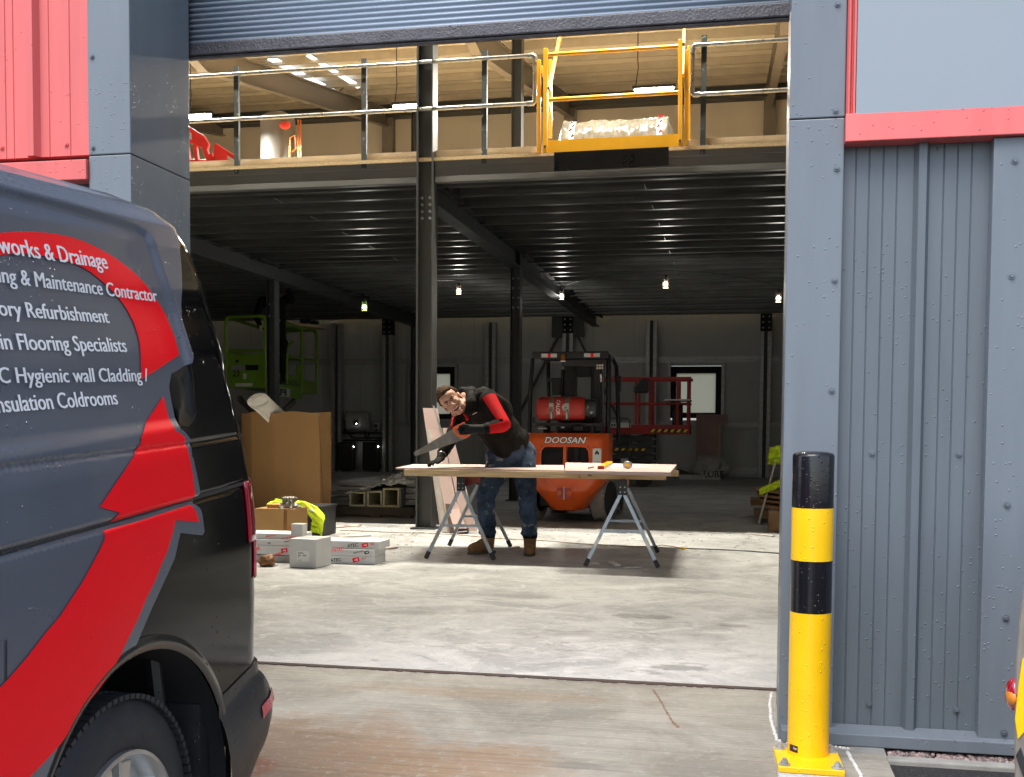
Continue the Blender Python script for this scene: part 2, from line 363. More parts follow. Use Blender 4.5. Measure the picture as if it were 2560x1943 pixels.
        c = mix(ramp(br, .50, .58, 0, .30), c, (.11,.10,.08))
        c = mix(ramp(br2, .55, .66, 0, .16), c, (.40,.39,.36)); c = mix(ramp(noise_(20,10,.85,(1,1,1),0,(4,4,0)), .54, .60, 0, .4), c, (.42,.41,.38)); c = mix(ramp(noise_(13,10,.85,(1,1,1),.4,(1,9,0)), .57, .63, 0, .4), c, (.13,.12,.10))
        for bx, by, rx, ry, k in ((-.62,4.28,.11,.07,.5),(-.5,3.6,.10,.05,.6),(-1.9,4.55,.1,.03,.5),(.05,3.6,.3,.2,.25)):
            c = mix(mul(blob(bx, by, rx, ry), k), c, (.17,.165,.15))
        b.inputs['Roughness'].default_value = .75
        bp = N.new('ShaderNodeBump'); bp.inputs['Strength'].default_value = .8; bp.inputs['Distance'].default_value = .006; L.new(br, bp.inputs['Height']); L.new(bp.outputs[0], b.inputs['Normal'])
    L.new(c, b.inputs['Base Color']); return m
M['floor'] = concrete('floor_concrete', True); M['apron'] = concrete('brushed_concrete', False)

def liner(name, col, pitch, k=.25, rough=.45):
    """profiled liner sheet: fine vertical grooves by bump"""
    m = pm(name, col, rough, var=.05, vs=1.5); nt = m.node_tree; N = nt.nodes; L = nt.links; b = N[m['bsdf']]
    tc = N.new('ShaderNodeTexCoord'); wv = N.new('ShaderNodeTexWave'); wv.wave_type = 'BANDS'; wv.bands_direction = 'X'; wv.inputs['Scale'].default_value = .314/pitch
    L.new(tc.outputs['Object'], wv.inputs['Vector']); bp = N.new('ShaderNodeBump'); bp.inputs['Strength'].default_value = k; bp.inputs['Distance'].default_value = .006
    L.new(wv.outputs['Fac'], bp.inputs['Height']); L.new(bp.outputs[0], b.inputs['Normal']); return m
M['wallin'] = liner('wallin', (.44,.46,.45), .09)
M['roofin'] = liner('roofin2', (.50,.475,.42), .12, .3)

# ------------------------------------------------------------------ ground
YT = 4.85; SL = .15; YG = 3.55
def gz(y): return 0 if y >= YG else (-SL*(YG-y) if y > -2 else -SL*(YG+2))
XE = at(2218, 1900, Z=0).x     # where the concrete apron ends and the tarmac bay begins
m = MB()
ys = [YT-.015, 4.4, 3.9, YG, 2, 0, -2, -14]
for a, b in zip(ys, ys[1:]): m.face([(-14,b,gz(b)), (XE,b,gz(b)), (XE,a,gz(a)), (-14,a,gz(a))])
struct('apron', m, M['apron'])
m = MB()
for a, b in zip([3.878,YG]+ys[4:], [YG]+ys[4:]): m.face([(XE,b,gz(b)-.012), (40,b,gz(b)-.012), (40,a,gz(a)-.012), (XE,a,gz(a)-.012)])
for x0, x1 in ((-60,-14),): m.face([(x0,-14,gz(-14)-.02), (x1,-14,gz(-14)-.02), (x1,4.8,gz(-14)-.02), (x0,4.8,gz(-14)-.02)])
struct('tarmac', m, M['asph'])
m = MB(); m.face([(-400,-400,-.95), (400,-400,-.95), (400,600,-.95), (-400,600,-.95)])
struct('ground', m, M['asph'])
m = MB(); m.box(-14, 3.2, YT+.02, 27.3, -.3, 0)
struct('floor', m, M['floor'])
m = MB(); m.box(-13.9, 3.0, YT-.014, YT+.019, -.3, .004)
for i in range(130):   # torn edge of the joint filler
    x = -2.6+i*.022; m.box(x, x+.03, YT-.017-random.random()*.016, YT-.0141, -.02, .003+random.random()*.003)
tag(m.build('threshold_joint', M['rust']), kind='structure')
m = MB()
A_ = [at(px,py,Z=.0015) for px,py in ((1634,1724),(1650,1748),(1668,1780),(1684,1806),(1697,1818))]
for i in range(60):
    k = i/60*(len(A_)-1); p = A_[int(k)].lerp(A_[int(k)+1], k%1); w_ = .002+.006*random.random(); m.box(p.x-w_, p.x+w_*random.random(), p.y-.012, p.y+.012*random.random(), .0005, .0015+.0004*random.random())
tag(m.build('apron_stain', pm('rustmark', (.19,.125,.09), .9, var=.4, vs=60)), kind='structure')
# edging and pebbles at the wall foot on the right
yk0, yk1 = 3.878, 3.932
m = MB(); m.box(XE+.0, 6, yk0, yk1, -.4, gz(yk1)+.006); struct('kerb_edging', m, M['kerb'], bevel=.006)
m = MB(); m.box(XE-.02, 6, yk1, 4.2, -.4, gz(3.95)-.02); struct('gravel_bed', m, M['asph'])
m = MB()
mats_p = []
for i in range(2600):
    x = XE+.02+random.random()*(1.9 if i < 2300 else 4); y = yk1+.005+random.random()*.20; r = .006+random.random()*.007
    c = Vector((x, y, gz(3.95)-.018+random.random()*.006)); q = Matrix.Rotation(random.random()*6, 4, 'Z') @ Matrix.Rotation(random.random()*6, 4, 'X')
    bmesh.ops.create_icosphere(m.bm, subdivisions=1, radius=1, matrix=Matrix.Translation(c) @ q @ Matrix.Diagonal((r*1.3, r, r*.75, 1)))
gm = pm('pebble', (.22,.165,.155), .55, var=.75, vs=55, col2=(.5,.47,.45), thr=.63, scr=45)
tag(m.build('gravel', gm, smooth=True), kind='stuff')
m = MB(); y0 = 3.0
m.face([(at(2138,1880,Z=0).x, 3.05, gz(3.05)+.004), (XE+.005, 3.05, gz(3.05)+.004), (XE+.005, 4.02, gz(4.02)+.004), (at(2138,1880,Z=0).x, 4.02, gz(4.02)+.004)])
struct('smooth_path', m, pm('smoothconc', (.20,.205,.195), .55, var=.25, vs=5, col2=(.10,.10,.10), thr=.68, scr=30))

# ------------------------------------------------------------------ outer wall around the doorway
YF = 4.07                                   # front plane of the doorway surround
XL0, XL1 = at(219,200,Y=YF).x, at(327,440,Y=YF).x
XR0, XR1 = at(1966,700,Y=YF).x, at(2104,700,Y=YF).x
zj = at(327,384,Y=YF).z                     # joint between the two lengths of flashing
YB = 4.56
def screws(tt, pts, mat=None, r=.0085):
    for p in pts: mb_ = MB(); screw(mb_, p, r); mb_.build('screw', mat or M['screw'], tt, smooth=40)
def screw(mb, p, r=.0085):
    p = Vector(p); mb.cyl(p, p+V(0,-.004,0), r*1.25, r*1.25, 12); mb.cyl(p+V(0,-.004,0), p+V(0,-.010,0), r*.85, r*.7, 6)
# left pillar
t = thing('door_pillar', (XL0, YF, 0), 'grey metal flashing pillar left of the doorway, half hidden by the van', 'pillar')
m = MB(); m.box(XL0, XL1, YF, YB, zj+.0015, 5.2); m.build('upper_flashing', M['cladflat'], t, bevel=.004)
m = MB(); m.box(XL0, XL1, YF+.0015, YB, -.09, zj-.0015); m.build('lower_flashing', M['cladflat'], t, bevel=.004)
screws(t, [at(230,142,Y=YF), at(232,370,Y=YF)]+[(XL0+.03, YF+.002, z) for z in (1.5,1.1,.7)])
# right pillar
t = thing('door_pillar', (XR0, YF, 0), 'tall grey metal flashing pillar behind the striped bollard, right of the doorway', 'pillar')
zjr = at(1976,299,Y=YF).z
m = MB(); m.box(XR0, XR1, YF, 4.21, zjr+.0015, 5.2); m.build('upper_flashing', M['cladflat'], t, bevel=.004)
m = MB(); m.box(XR0, XR1, YF+.0015, 4.21, .0, zjr-.0015); m.build('lower_flashing', M['cladflat'], t, bevel=.004)
m = MB(); m.box(XR0+.012, XR0+.07, 4.212, 4.30, .0, 5.2); m.box(XR0+.012, XR0+.05, 4.302, 4.62, -.02, 5.2); m.build('door_guide', pm('guide', (.14,.15,.16), .35, metal=.5, drops=.2), t, bevel=.003)
screws(t, [at(px,py,Y=YF) for px, py in ((2094,11),(2089,277),(2092,421),(2086,700),(2079,976),(2075,1260),(2070,1500))], M['screw'])

# vertical profiled sheets
def profile(x0, x1, y, ribs, lines):
    """front polyline of the sheet in plan: ribs (x, width) stand proud, lines are shallow stiffeners"""
    ev = []
    for x, wd in ribs: ev += [(x-.014,0), (x,-.03), (x+wd,-.03), (x+wd+.014,0)]
    for x in lines: ev += [(x-.003,0), (x-.0005,.0035), (x+.0005,.0035), (x+.003,0)]
    ev = sorted(ev); return [(x0,y)] + [(x, y+d) for x, d in ev if x0 < x < x1] + [(x1,y)]
def sheet(prof, z0, z1, back, name, mat, parent):
    m = MB(); poly = [Vector((x,y,z0)) for x, y in prof] + [Vector((prof[-1][0],back,z0)), Vector((prof[0][0],back,z0))]
    m.prism(poly, (0,0,z1-z0)); return m.build(name, mat, parent, smooth=20)
YC = 4.115
zb0 = at(2330,352,Y=YF).z; zb1 = at(2330,280,Y=YF).z
ax = lambda px: at(px, 900, Y=YC).x
t = thing('wall_cladding', (XR1, YC, 0), 'grey vertical ribbed wall sheets right of the striped bollard', 'wall')
pr = profile(XR1-.0, 8, YC, [(ax(2283),.026)]+[(ax(2283)+.40*i,.026) for i in range(1,18)], [ax(p) for p in (2130,2163,2198,2232,2348,2382,2417)]+[ax(2283)+.40*i+k for i in range(1,18) for k in (.07,.14,.21,.28)])
sheet(pr, at(2150,1822,Y=YC).z, zb0+.04, 4.20, 'ribbed_sheet', M['clad'], t)
screws(t, [at(px,py,Y=YC) for px, py in ((2180,1133),(2397,1135),(2172,1760),(2390,1775))], M['screw'], .0095)
xt = at(2470,900,Y=YF-.01).x
t = thing('corner_flashing', (xt, YF, 0), 'plain grey flat trim strip at the right edge of the ribbed wall', 'flashing')
m = MB(); m.box(xt, xt+.35, YF-.012, YC-.001, at(2480,1850,Y=YF).z, at(2520,345,Y=YF).z); m.build('trim', M['cladflat'], t, bevel=.003)
screws(t, [at(px,py,Y=YF-.012) for px, py in ((2537,402),(2529,690),(2518,1262),(2514,1545),(2510,1832))], M['screw'], .0095)
# drip flashing at the foot of the wall
za, zb = at(2080,1830,Y=YF-.03).z, at(2080,1858,Y=YF-.03).z
m = MB(); m.prism([V(XR0+.01,YC-.003,za+.015), V(XR0+.01,YF-.045,za), V(XR0+.01,YF-.045,zb-.003), V(XR0+.01,YC-.003,zb-.003)], (8-XR0,0,0))
tag(m.build('drip_flashing', M['cladflat'], bevel=.003), 'long grey drip flashing along the foot of the ribbed wall', 'flashing')
# white foam filler round the door foot and the bollard slab
def bead(pts, r, label):
    m = MB()
    for a, b in zip(pts, pts[1:]):
        a, b = Vector(a), Vector(b); n = max(1, int((b-a).length/.012))
        for i in range(n):
            p = a.lerp(b, i/n) + V((random.random()-.5)*.004, (random.random()-.5)*.004, 0); rr = r*(.85+random.random()*.35); m.ball(p, rr, rr, rr*.75, 7)
    tag(m.build('foam_filler', M['sealant'], smooth=True), label, 'sealant', 'white foam beads at the wall foot')
g = lambda px, py, dz=.0: (lambda q: V(q.x, q.y, gz(q.y)+dz))(at(px, py, Z=0))
bead([at(1929,1733,Z=0), at(1925,1765,Z=0), at(1928,1800,Z=0), at(1938,1835,Z=0), at(1944,1848,Z=0)], .007, 'white foam bead curving round the door side of the right pillar foot')
bead([g(1940,1850), g(1968,1857), g(2000,1866)], .007, 'white foam bead along the pillar foot left of the bollard'); bead([g(2078,1866), g(2110,1871), g(2130,1874)], .007, 'short white foam bead under the drip flashing right of the bollard')
bead([g(2118,1880), g(2132,1905), g(2148,1930), g(2160,1960)], .007, 'white foam bead running down the slab edge right of the bollard')

# red cladding, upper left
YR = 4.09
ar = lambda px: at(px, 200, Y=YR).x
t = thing('red_cladding', (ar(100), YR, zj), 'red ribbed wall sheets above the van roof', 'wall')
zr = at(100,393,Y=YR).z
pr = profile(-9, XL0-.001, YR, [(ar(83)-.012,.03)]+[(ar(83)-.4*i,.03) for i in range(1,14)], [ar(p) for p in (14,123,175)]+[ar(83)-.4*i+k for i in range(1,14) for k in (.08,.16,.24,.31)])
sheet(pr, zr, 5.2, 4.2, 'ribbed_sheet', M['red'], t)
zt, zu = at(120,403,Y=YR-.03).z, at(120,453,Y=YR-.03).z
m = MB(); m.prism([V(-9,YR+.05,zt+.006), V(-9,YR-.035,zt), V(-9,YR-.035,zu), V(-9,YR+.05,zu)], (9+XL0-.002,0,0)); m.build('drip_flashing', M['red'], t, bevel=.003)
screws(t, [at(px,py,Y=YR) for px, py in ((5,370),(166,362))], M['red'], .0085)
m = MB(); m.box(-9, XL0-.001, YR+.06, 4.2, -.3, zr); tag(m.build('wall_panel', M['clad']), 'dark grey wall panel under the red sheets behind the van', 'wall')
# red band, red upright and the pale board on the right
t = thing('red_flashing', (XR1, YF, zb0), 'red metal flashing framing the pale board at upper right', 'flashing')
m = MB(); m.prism([V(XR1+.0,YF+.05,zb1+.004), V(XR1,YF-.03,zb1), V(XR1,YF-.04,zb0), V(XR1,YF+.05,zb0)], (9-XR1,0,0)); m.build('cross_band', M['red'], t, bevel=.003)
x0, x1 = XR1+.002, at(2141,120,Y=YF).x
m = MB(); n = 14; pts = [V(x0+(x1-.014-x0)*i/n, YF-.004-.02*sin(pi*min(1,i/n*1.02))**.8, zb1+.002) for i in range(n+1)]
m.prism(pts+[V(x1-.010,YF-.004,zb1+.002), V(x1-.009,YF-.02,zb1+.002), V(x1-.002,YF-.02,zb1+.002), V(x1-.001,YF+.05,zb1+.002), V(x0,YF+.05,zb1+.002)], (0,0,2.5)); m.build('upright', M['red'], t, smooth=40)
zs = at(2350,280,Y=YF-.02).z
t = thing('sign_board', (x1, YF, zs), 'large blank pale grey board in a red surround at upper right', 'sign')
m = MB(); m.box(x1, 7, YF-.03, YF+.03, at(2350,278,Y=YF-.03).z, 5.2); m.build('board', M['sign'], t, bevel=.002)
m = MB(); m.box(x1, 7, YF-.026, YF-.002, at(2350,288,Y=YF-.03).z+.004, at(2350,278,Y=YF-.03).z-.0005); m.build('edge_strip', M['dark'], t)

# wall above the doorway and inner faces closing the shed
m = MB()
m.box(XL0-.001+.0, XR1, 4.66, 4.74, 4.9, 9.7)
m.box(-14, XL0, 4.3, 4.4, -.3, 9.7); m.box(XL0+.0, XL1-.30, YB+.002, 4.75, -.1, 9.7); m.box(XR0+.09, 3.3, 4.3, 4.4, -.3, 9.7)
m.box(XL0, XR1, 4.15, 4.655, 5.2, 9.7)
tag(m.build('front_wall', M['lining']), 'inner lining of the wall around the doorway', 'wall')
for nm, a in (('side_wall', (-14.2,-14,4.3,27.2,-.3,10)), ('side_wall', (3.2,3.4,4.3,27.2,-.3,10))):
    m = MB(); m.box(*a); tag(m.build(nm, M['wallin']), 'inner liner wall at the %s end of the shed' % ('far left' if a[0] < 0 else 'right'), 'wall')

# roller shutter
t = thing('roller_shutter', (-1.1, 4.6, 2.9), 'half raised blue grey roller shutter with wet dark bottom bar', 'shutter')
YS = 4.60; zs0 = at(1200,62,Y=YS).z; pit = .0235
m = MB(); xa, xb = XL1-.06, XR0+.09; nrow = int((5.1-zs0)/pit)
def slat(u, v_):
    z = zs0 + v_*nrow*pit; ph = (v_*nrow) % 1
    return V(xa+(xb-xa)*u, YS - .0055*sin(2*pi*ph), z)
m.grid(slat, 1, nrow*8); m.build('slats', M['shutter'], t, smooth=True, solid=.002)
zbb = at(1200,98,Y=YS).z
m = MB(); m.box(xa, xb, YS-.02, YS+.025, zbb+.004, zs0+.0005); m.box(xa, xb, YS-.012, YS+.018, zbb-.008, zbb+.003); m.build('bottom_bar', M['shbar'], t, bevel=.006)
# ------------------------------------------------------------------ steel frame and back wall
YW = 27.0
t = thing('back_wall', (-4, YW, 0), 'pale grey panelled back wall of the shed with two dark framed windows', 'wall')
def win(px0, px1, py0, py1): 
    a, b = at(px0,py0,Y=YW), at(px1,py1,Y=YW); return a.x, b.x, b.z, a.z
W1 = win(1028,1138,918,1048); W2 = win(1678,1802,916,1046)
m = MB(); xs = [-14, W1[0], W1[1], W2[0], W2[1], 3.2]
m.box(-14, 3.2, YW, YW+.12, W1[3], 10.2)
m.box(-14, 3.2, YW, YW+.12, -.3, W1[2]) if abs(W1[2]-W2[2]) < .05 else None
zlo = min(W1[2], W2[2])
for a, b in ((-14,W1[0]),(W1[1],W2[0]),(W2[1],3.2)): m.box(a, b, YW, YW+.12, W1[2], W1[3])
m.build('panels', M['wallin'], t)
for x0, x1, z0, z1 in (W1, W2):
    m = MB(); f = .13
    for a in ((x0+.001,x0+f,z0+.001,z1-.001),(x1-f,x1-.001,z0+.001,z1-.001),(x0+f,x1-f,z1-f*1.3,z1-.001),(x0+f,x1-f,z0+.001,z0+f)): m.box(a[0], a[1], YW-.03, YW+.06, a[2], a[3])
    o = m.build('window_frame', M['darksolid'], t)
    m = MB(); m.box(x0+f, x1-f, YW+.02, YW+.03, z0+f, z1-f*1.3); m.build('pane', M['frost'], o)
    for xa_ in (x0-.075, x1+.005): m = MB(); m.box(xa_, xa_+.07, YW-.09, YW-.001, z0-.10, z1+.08); m.build('window_jamb', M['galv'], t)
m = MB()
for x in [-13.5+1.0*i for i in range(17)]: m.box(x-.003, x+.003, YW-.0015, YW-.0005, 0, 4) if not (W1[0]-.05 < x < W1[1]+.05 or W2[0]-.05 < x < W2[1]+.05) else None
m.build('panel_joints', M['rafter'], t)
# horizontal sheeting rails
zr1 = at(1500,899,Y=YW-.1).z
for z, lab in ((zr1,1), (at(1850,1062,Y=YW-.1).z,1), (at(1850,1176,Y=YW-.1).z,1), (5.4,0), (6.9,0)):
    m = MB()
    ends = [-14] + ([W1[0]-.06, W1[1]+.06, W2[0]-.06, W2[1]+.06] if W1[2] < z < W1[3]-.02 else []) + [3.2]
    for a, b in zip(ends[::2], ends[1::2]):
        m.box(a, b, YW-.06, YW-.02, z-.085, z-.07); m.box(a, b, YW-.065, YW-.06, z-.09, z-.02); m.box(a, b, YW-.10, YW-.065, z-.02, z+.0); m.box(a, b, YW-.10, YW-.095, z, z+.06)
    m.build('sheeting_rail', M['galv'], t)
# galvanised posts against the back wall
cols_px = [(845,0),(972,1),(1062,0),(1228,0),(1420,1),(1628,0),(1912,1)]
for px, main in cols_px:
    x = at(px,1000,Y=YW-.2).x; lab = {845:'behind the lime lift',972:'behind the inverter end of the wall',1062:'beside the left window',1228:'behind the bending man',1420:'behind the orange forklift cab',1628:'behind the red lift platform',1912:'next to the right pillar'}[px]
    tt = thing('wall_post', (x, YW-.25, 0), 'slim galvanised steel wall post '+lab, 'post')
    mm = MB(); h = .085
    for s_ in (-1,1): mm.box(x+s_*h-.042, x+s_*h+.042, YW-.34, YW-.12, 0, 3.75 if px not in (1420,1912) else 3.45)
    mm.build('flanges', M['galv'], tt)
    mm = MB(); mm.box(x-h+.043, x+h-.043, YW-.2, YW-.17, 0, 3.75); mm.build('web', M['steel'], tt)
    if main:
        mm = MB(); mm.box(x-.13, x+.13, YW-.36, YW-.12, 3.46, 3.9); mm.build('joint_plate', M['darksolid'], tt)
        mm = MB()
        for bx in (-.07,.07):
            for bz in (3.53,3.66,3.79): mm.cyl((x+bx,YW-.36,bz),(x+bx,YW-.38,bz),.022,seg=8)
        mm.build('bolts', M['galv'], tt)
        mm = MB(); mm.box(x-.14, x+.14, YW-.34, YW-.12, 4.2, 9.2); mm.build('upper_post', M['rafter'], tt)
# V bracing
xc = at(1420,850,Y=YW-.3).x
t = thing('brace', (xc, YW-.3, 1), 'dark steel V brace on the back wall above the forklift', 'brace')
m = MB()
for s_ in (-1,1): m.bar((xc+s_*.12,YW-.3,3.62), (xc+s_*1.9,YW-.3,.1), .05, .14, (0,1,0))
m.build('diagonals', M['steel'], t)
m = MB(); m.box(xc-.4, xc+.4, YW-.33, YW-.31, 3.35, 3.9); m.build('gusset', M['steel'], t)

# ---- mezzanine
ZD0, ZD1 = at(1200,397,Y=11.8).z, at(1200,388,Y=11.8).z        # board edge
YM = 11.8; XMR = 1.45; XML = -13.8  # left end added out to the side wall, blocking light from upstairs
t = thing('mezzanine', (-3.4, YM, ZD0), 'mezzanine floor on dark steel joists across the back of the shed', 'mezzanine')
m = MB(); m.box(XML, 3.1, YM, 26.6, ZD0, ZD0+.038); m.build('floor_boards', M['osb'], t)
m = MB(); m.box(XML, at(1480,380,Y=YM+.1).x, YM+.10, YM+.118, ZD0+.039, ZD0+.135); m.box(at(1725,380,Y=YM+.1).x, 3.1, YM+.10, YM+.118, ZD0+.039, ZD0+.135); m.box(XML, XML+.02, YM+.12, 26, ZD0+.039, ZD0+.135); m.build('toe_board', M['ply'], t)
m = MB(); m.box(XML, 3.1, YM+.1, 26.6, ZD0-.012, ZD0-.001); m.build('underside', M['deck'], t)
XC = -3.4
def csec(mb, x0, x1, y, z1, d, b=.065, th=.006, face=-1):
    """sigma joist: web, flanges and lips; the mouth opens away from the viewer"""
    z0 = z1-d
    mb.box(x0,x1,y,y+th,z0+d*.28,z1-d*.28-.0); mb.box(x0,x1,y-.012,y-.012+th,z0+.0,z0+d*.26); mb.box(x0,x1,y-.012,y-.012+th,z1-d*.26,z1)
    mb.hull8([(x0,y-.012,z0+d*.26),(x1,y-.012,z0+d*.26),(x1,y-.006,z0+d*.26),(x0,y-.006,z0+d*.26),(x0,y,z0+d*.28),(x1,y,z0+d*.28),(x1,y+th,z0+d*.28),(x0,y+th,z0+d*.28)])
    mb.hull8([(x0,y,z1-d*.28),(x1,y,z1-d*.28),(x1,y+th,z1-d*.28),(x0,y+th,z1-d*.28),(x0,y-.012,z1-d*.26),(x1,y-.012,z1-d*.26),(x1,y-.006,z1-d*.26),(x0,y-.006,z1-d*.26)])
    mb.box(x0,x1,y-.006,y+b,z0-th,z0-.0005); mb.box(x0,x1,y+b-th,y+b,z0,z0+.018)
ZJ = ZD0-.013
for x0, x1 in ((XML, XC-.105), (XC+.105, XMR+1.6)):
    m = MB(); csec(m, x0, x1, YM+.03, ZD0-.002, .225, b=.075); m.build('edge_beam', M['edge'], t)
ym = YM+.32; jn = 0
while ym < 26.6:
    m = MB(); csec(m, XML, 3.1, ym, ZJ, .185 if jn % 2 else .2); m.build('joist', M['joist'], t); jn += 1; ym += .573
def ibeam(mb, x, y0, y1, z0, z1, w=.16, tf=.014, tw=.01):
    mb.box(x-w/2,x+w/2,y0,y1,z0,z0+tf); mb.box(x-w/2,x+w/2,y0,y1,z1-tf,z1); mb.box(x-tw/2,x+tw/2,y0,y1,z0+tf,z1-tf)
for x in (XC, -7.75, XMR):
    m = MB(); ibeam(m, x, YM+.2, 26.7, ZJ-.43, ZJ-.17, .18); m.build('primary_beam', M['steel'], t)
    for k in range(4):
        for s_ in (-1,1): m = MB(); m.bar((x+s_*.14,YM+.35+k*4.6,ZJ-.12),(x+s_*.14,YM+1.1+k*4.6,ZJ-.12),.05,.2); m.build('joist_cleat', M['darksolid'], t)
# thin tie rods seen as bright ticks under the joists
m = MB()
for k in range(22):
    y = YM+.5+k*.573*1.0
    if k % 2 == 0:
        for x in (-5.4, -1.05): m.bar((x,y,ZJ-.215),(x,y+.30,ZJ-.215),.007,.007)
m.build('tie_rods', M['galv'], t)

# ---- columns
def column(x, y, z1, w, d, label, bolts=None, base=True, m_=None, flangeside=True):
    tt = thing('steel_column', (x, y, 0), label, 'column', 'steel columns in the shed')
    mm = MB(); mm.box(x-w/2, x-w/2+.014, y-d/2, y+d/2, 0, z1); mm.box(x+w/2-.014, x+w/2, y-d/2, y+d/2, 0, z1); mm.box(x-w/2+.014, x+w/2-.014, y-d*.12, y-d*.12+.012, 0, z1); mm.build('shaft', m_ or M['steel'], tt)
    if base: mm = MB(); mm.box(x-w/2-.05, x+w/2+.05, y-d/2-.05, y+d/2+.05, .001, .016); mm.build('base_plate', M['steel'], tt)
    if bolts:
        mm = MB()
        for bz in bolts:
            for s_ in (-1,1): mm.cyl((x+s_*.045,y-d*.12,bz),(x+s_*.045,y-d*.12-.018,bz),.016,seg=8)
        mm.build('bolts', M['galv'], tt)
    return tt
bz = [at(1057,380+v/4.2,Y=11.83).z for v in (485,555,627,697)]
column(XC, 11.86, 7.6, .185, .20, 'near grey steel column with eight bolts, standing left of the bending man', bz, m_=pm('column', (.055,.057,.055), .45, var=.1, vs=4, bump=.03))
column(XC, 16.9, 7.9, .155, .2, 'dark steel column behind the bending man, left of the forklift', [3.0,3.15,3.3,3.45])
column(-7.75, 17.6, 3.6, .15, .2, 'black steel column in front of the lime lift', [3.0,3.2])
column(-7.75, 26.0, 8.9, .15, .2, 'slim dark column far behind the lime lift')
# ------------------------------------------------------------------ roof, upstairs and lamps
def zroof(y): return 9.1+.175*(y-27) if y > 17 else 7.35+.18*(17-y)  # slope in front of the valley is unseen, raised so void lamps hang higher
t = thing('roof', (-4, 15, 7), 'pale shed roof lining with purlins and rafters seen above the mezzanine', 'roof')
m = MB()
for ya_, yb_ in ((4.4,17),(17.001,27.2)): m.hull8([(-14,ya_,zroof(ya_)+.25),(3.3,ya_,zroof(ya_)+.25),(3.3,yb_,zroof(yb_)+.25),(-14,yb_,zroof(yb_)+.25),(-14,ya_,zroof(ya_)+.4),(3.3,ya_,zroof(ya_)+.4),(3.3,yb_,zroof(yb_)+.4),(-14,yb_,zroof(yb_)+.4)])
m.build('lining_sheets', M['roofin'], t)
y = 5.2
while y < 27:
    m = MB(); z = zroof(y); m.box(-14, 3.2, y, y+.008, z+.10, z+.245); m.box(-14, 3.2, y+.008, y+.07, z+.10, z+.11); m.build('purlin', M['purlin'], t); y += 1.62
for x in (-13.2, -8.68, -4.08, .59):
    m = MB(); w_ = .16
    for dz0, dz1, ww in ((-.42,-.40,w_),(.0,.02,w_),(-.40,0,.012)):
        for ya_, yb_ in ((4.5,16.99),(17.001,26.9)): m.hull8([(x-ww/2,ya_,zroof(ya_)+dz0),(x+ww/2,ya_,zroof(ya_)+dz0),(x+ww/2,yb_,zroof(yb_)+dz0),(x-ww/2,yb_,zroof(yb_)+dz0),(x-ww/2,ya_,zroof(ya_)+dz1),(x+ww/2,ya_,zroof(ya_)+dz1),(x+ww/2,yb_,zroof(yb_)+dz1),(x-ww/2,yb_,zroof(yb_)+dz1)])
    m.build('rafter', M['rafter'], t)
def onroof(px, py, off=.15):
    d = at(px,py,Y=1)-CAM; k = (9.1-.175*27+off-HC)/(d.z-.175*d.y); return CAM+d*k
for q in (((668,150),(692,148),(842,228),(820,232)), ((765,141),(776,139),(904,216),(894,222))):
    m = MB(); P4 = [onroof(*p) for p in q]; m.prism(P4, (0,0,.02)); m.build('rooflight', M['skylight'], t)
m = MB(); m.box(-14, 3.2, 26.5, 26.9, zroof(26.7)-.2, zroof(26.7)+.25); m.build('eaves_gutter', M['steel'], t)
# upstairs lining of the back wall
m = MB(); m.box(-13.9, 3.1, 26.88, 26.93, ZD0+.05, zroof(26.9)-.1); tag(m.build('upper_wall', M['lining']), 'cream lined upper back wall behind the mezzanine railing', 'wall')

# ---- LED battens
def lamp_child(parent, loc, sx, sy, energy, col, name='lamp'):
    l = bpy.data.lights.new(name, 'AREA'); l.shape = 'RECTANGLE'; l.size = sx; l.size_y = sy; l.energy = energy; l.color = col; l.spread = radians(100 if energy == EV else 170)
    o = bpy.data.objects.new(name, l); COL.objects.link(o); o.location = loc; o.parent = parent; o.matrix_parent_inverse = Matrix.Translation(-parent.location); return o
EV = 0
def batten(x, y, z, seg, label, energy, group='LED lights hanging from the roof', col=(1,.93,.81)):
    L_ = .21*seg; tt = thing('led_light', (x, y, z), label, 'light', group)
    mm = MB(); mm.box(x-L_/2-.03, x+L_/2+.03, y-.05, y+.05, z+.012, z+.06); mm.build('housing', M['black'], tt, bevel=.004)
    mm = MB()
    for i in range(seg):
        xx = x-L_/2+.21*i; mm.box(xx+.008, xx+.202, y-.04, y+.04, z-.04, z+.011)
    mm.build('diffuser', M['led'], tt, bevel=.004)
    mm = MB(); zz = zroof(y)+.02
    mm.tube([(x-L_/2+.02,y,z+.05),(x-L_/2+.06,y,z+.35),(x-L_/2+.05,y,(z+zz)/2),(x-L_/2+.05,y,zz)], .009, 5); mm.build('hanging_cable', M['cable'], tt)
    lamp_child(tt, (x, y, z-.05), L_, .07, energy, col)
EU = 340; EV = 125
p = at(498,289,Y=18); batten(p.x, 18, p.z, 2, 'small bright LED light at the left end above the red barriers', EU)
p = at(1014,265,Y=18); batten(p.x, 18, p.z, 2, 'small bright LED light hanging just left of the near column', EU)
p = at(1635,228,Y=18); batten(p.x, 18, p.z+.03, 3, 'longest bright LED light, above the wrapped bundle in the yellow gate', EU)
for i, x in enumerate((-7.6, -4.4, -1.2)):
    batten(x, 11.26, 8.2, 6, ['LED light over the floor void in front of the mezzanine, left end','LED light over the floor void in front of the mezzanine, middle','LED light over the floor void in front of the mezzanine, right end'][i], EV, 'LED lights over the floor void', col=(1,.93,.78))
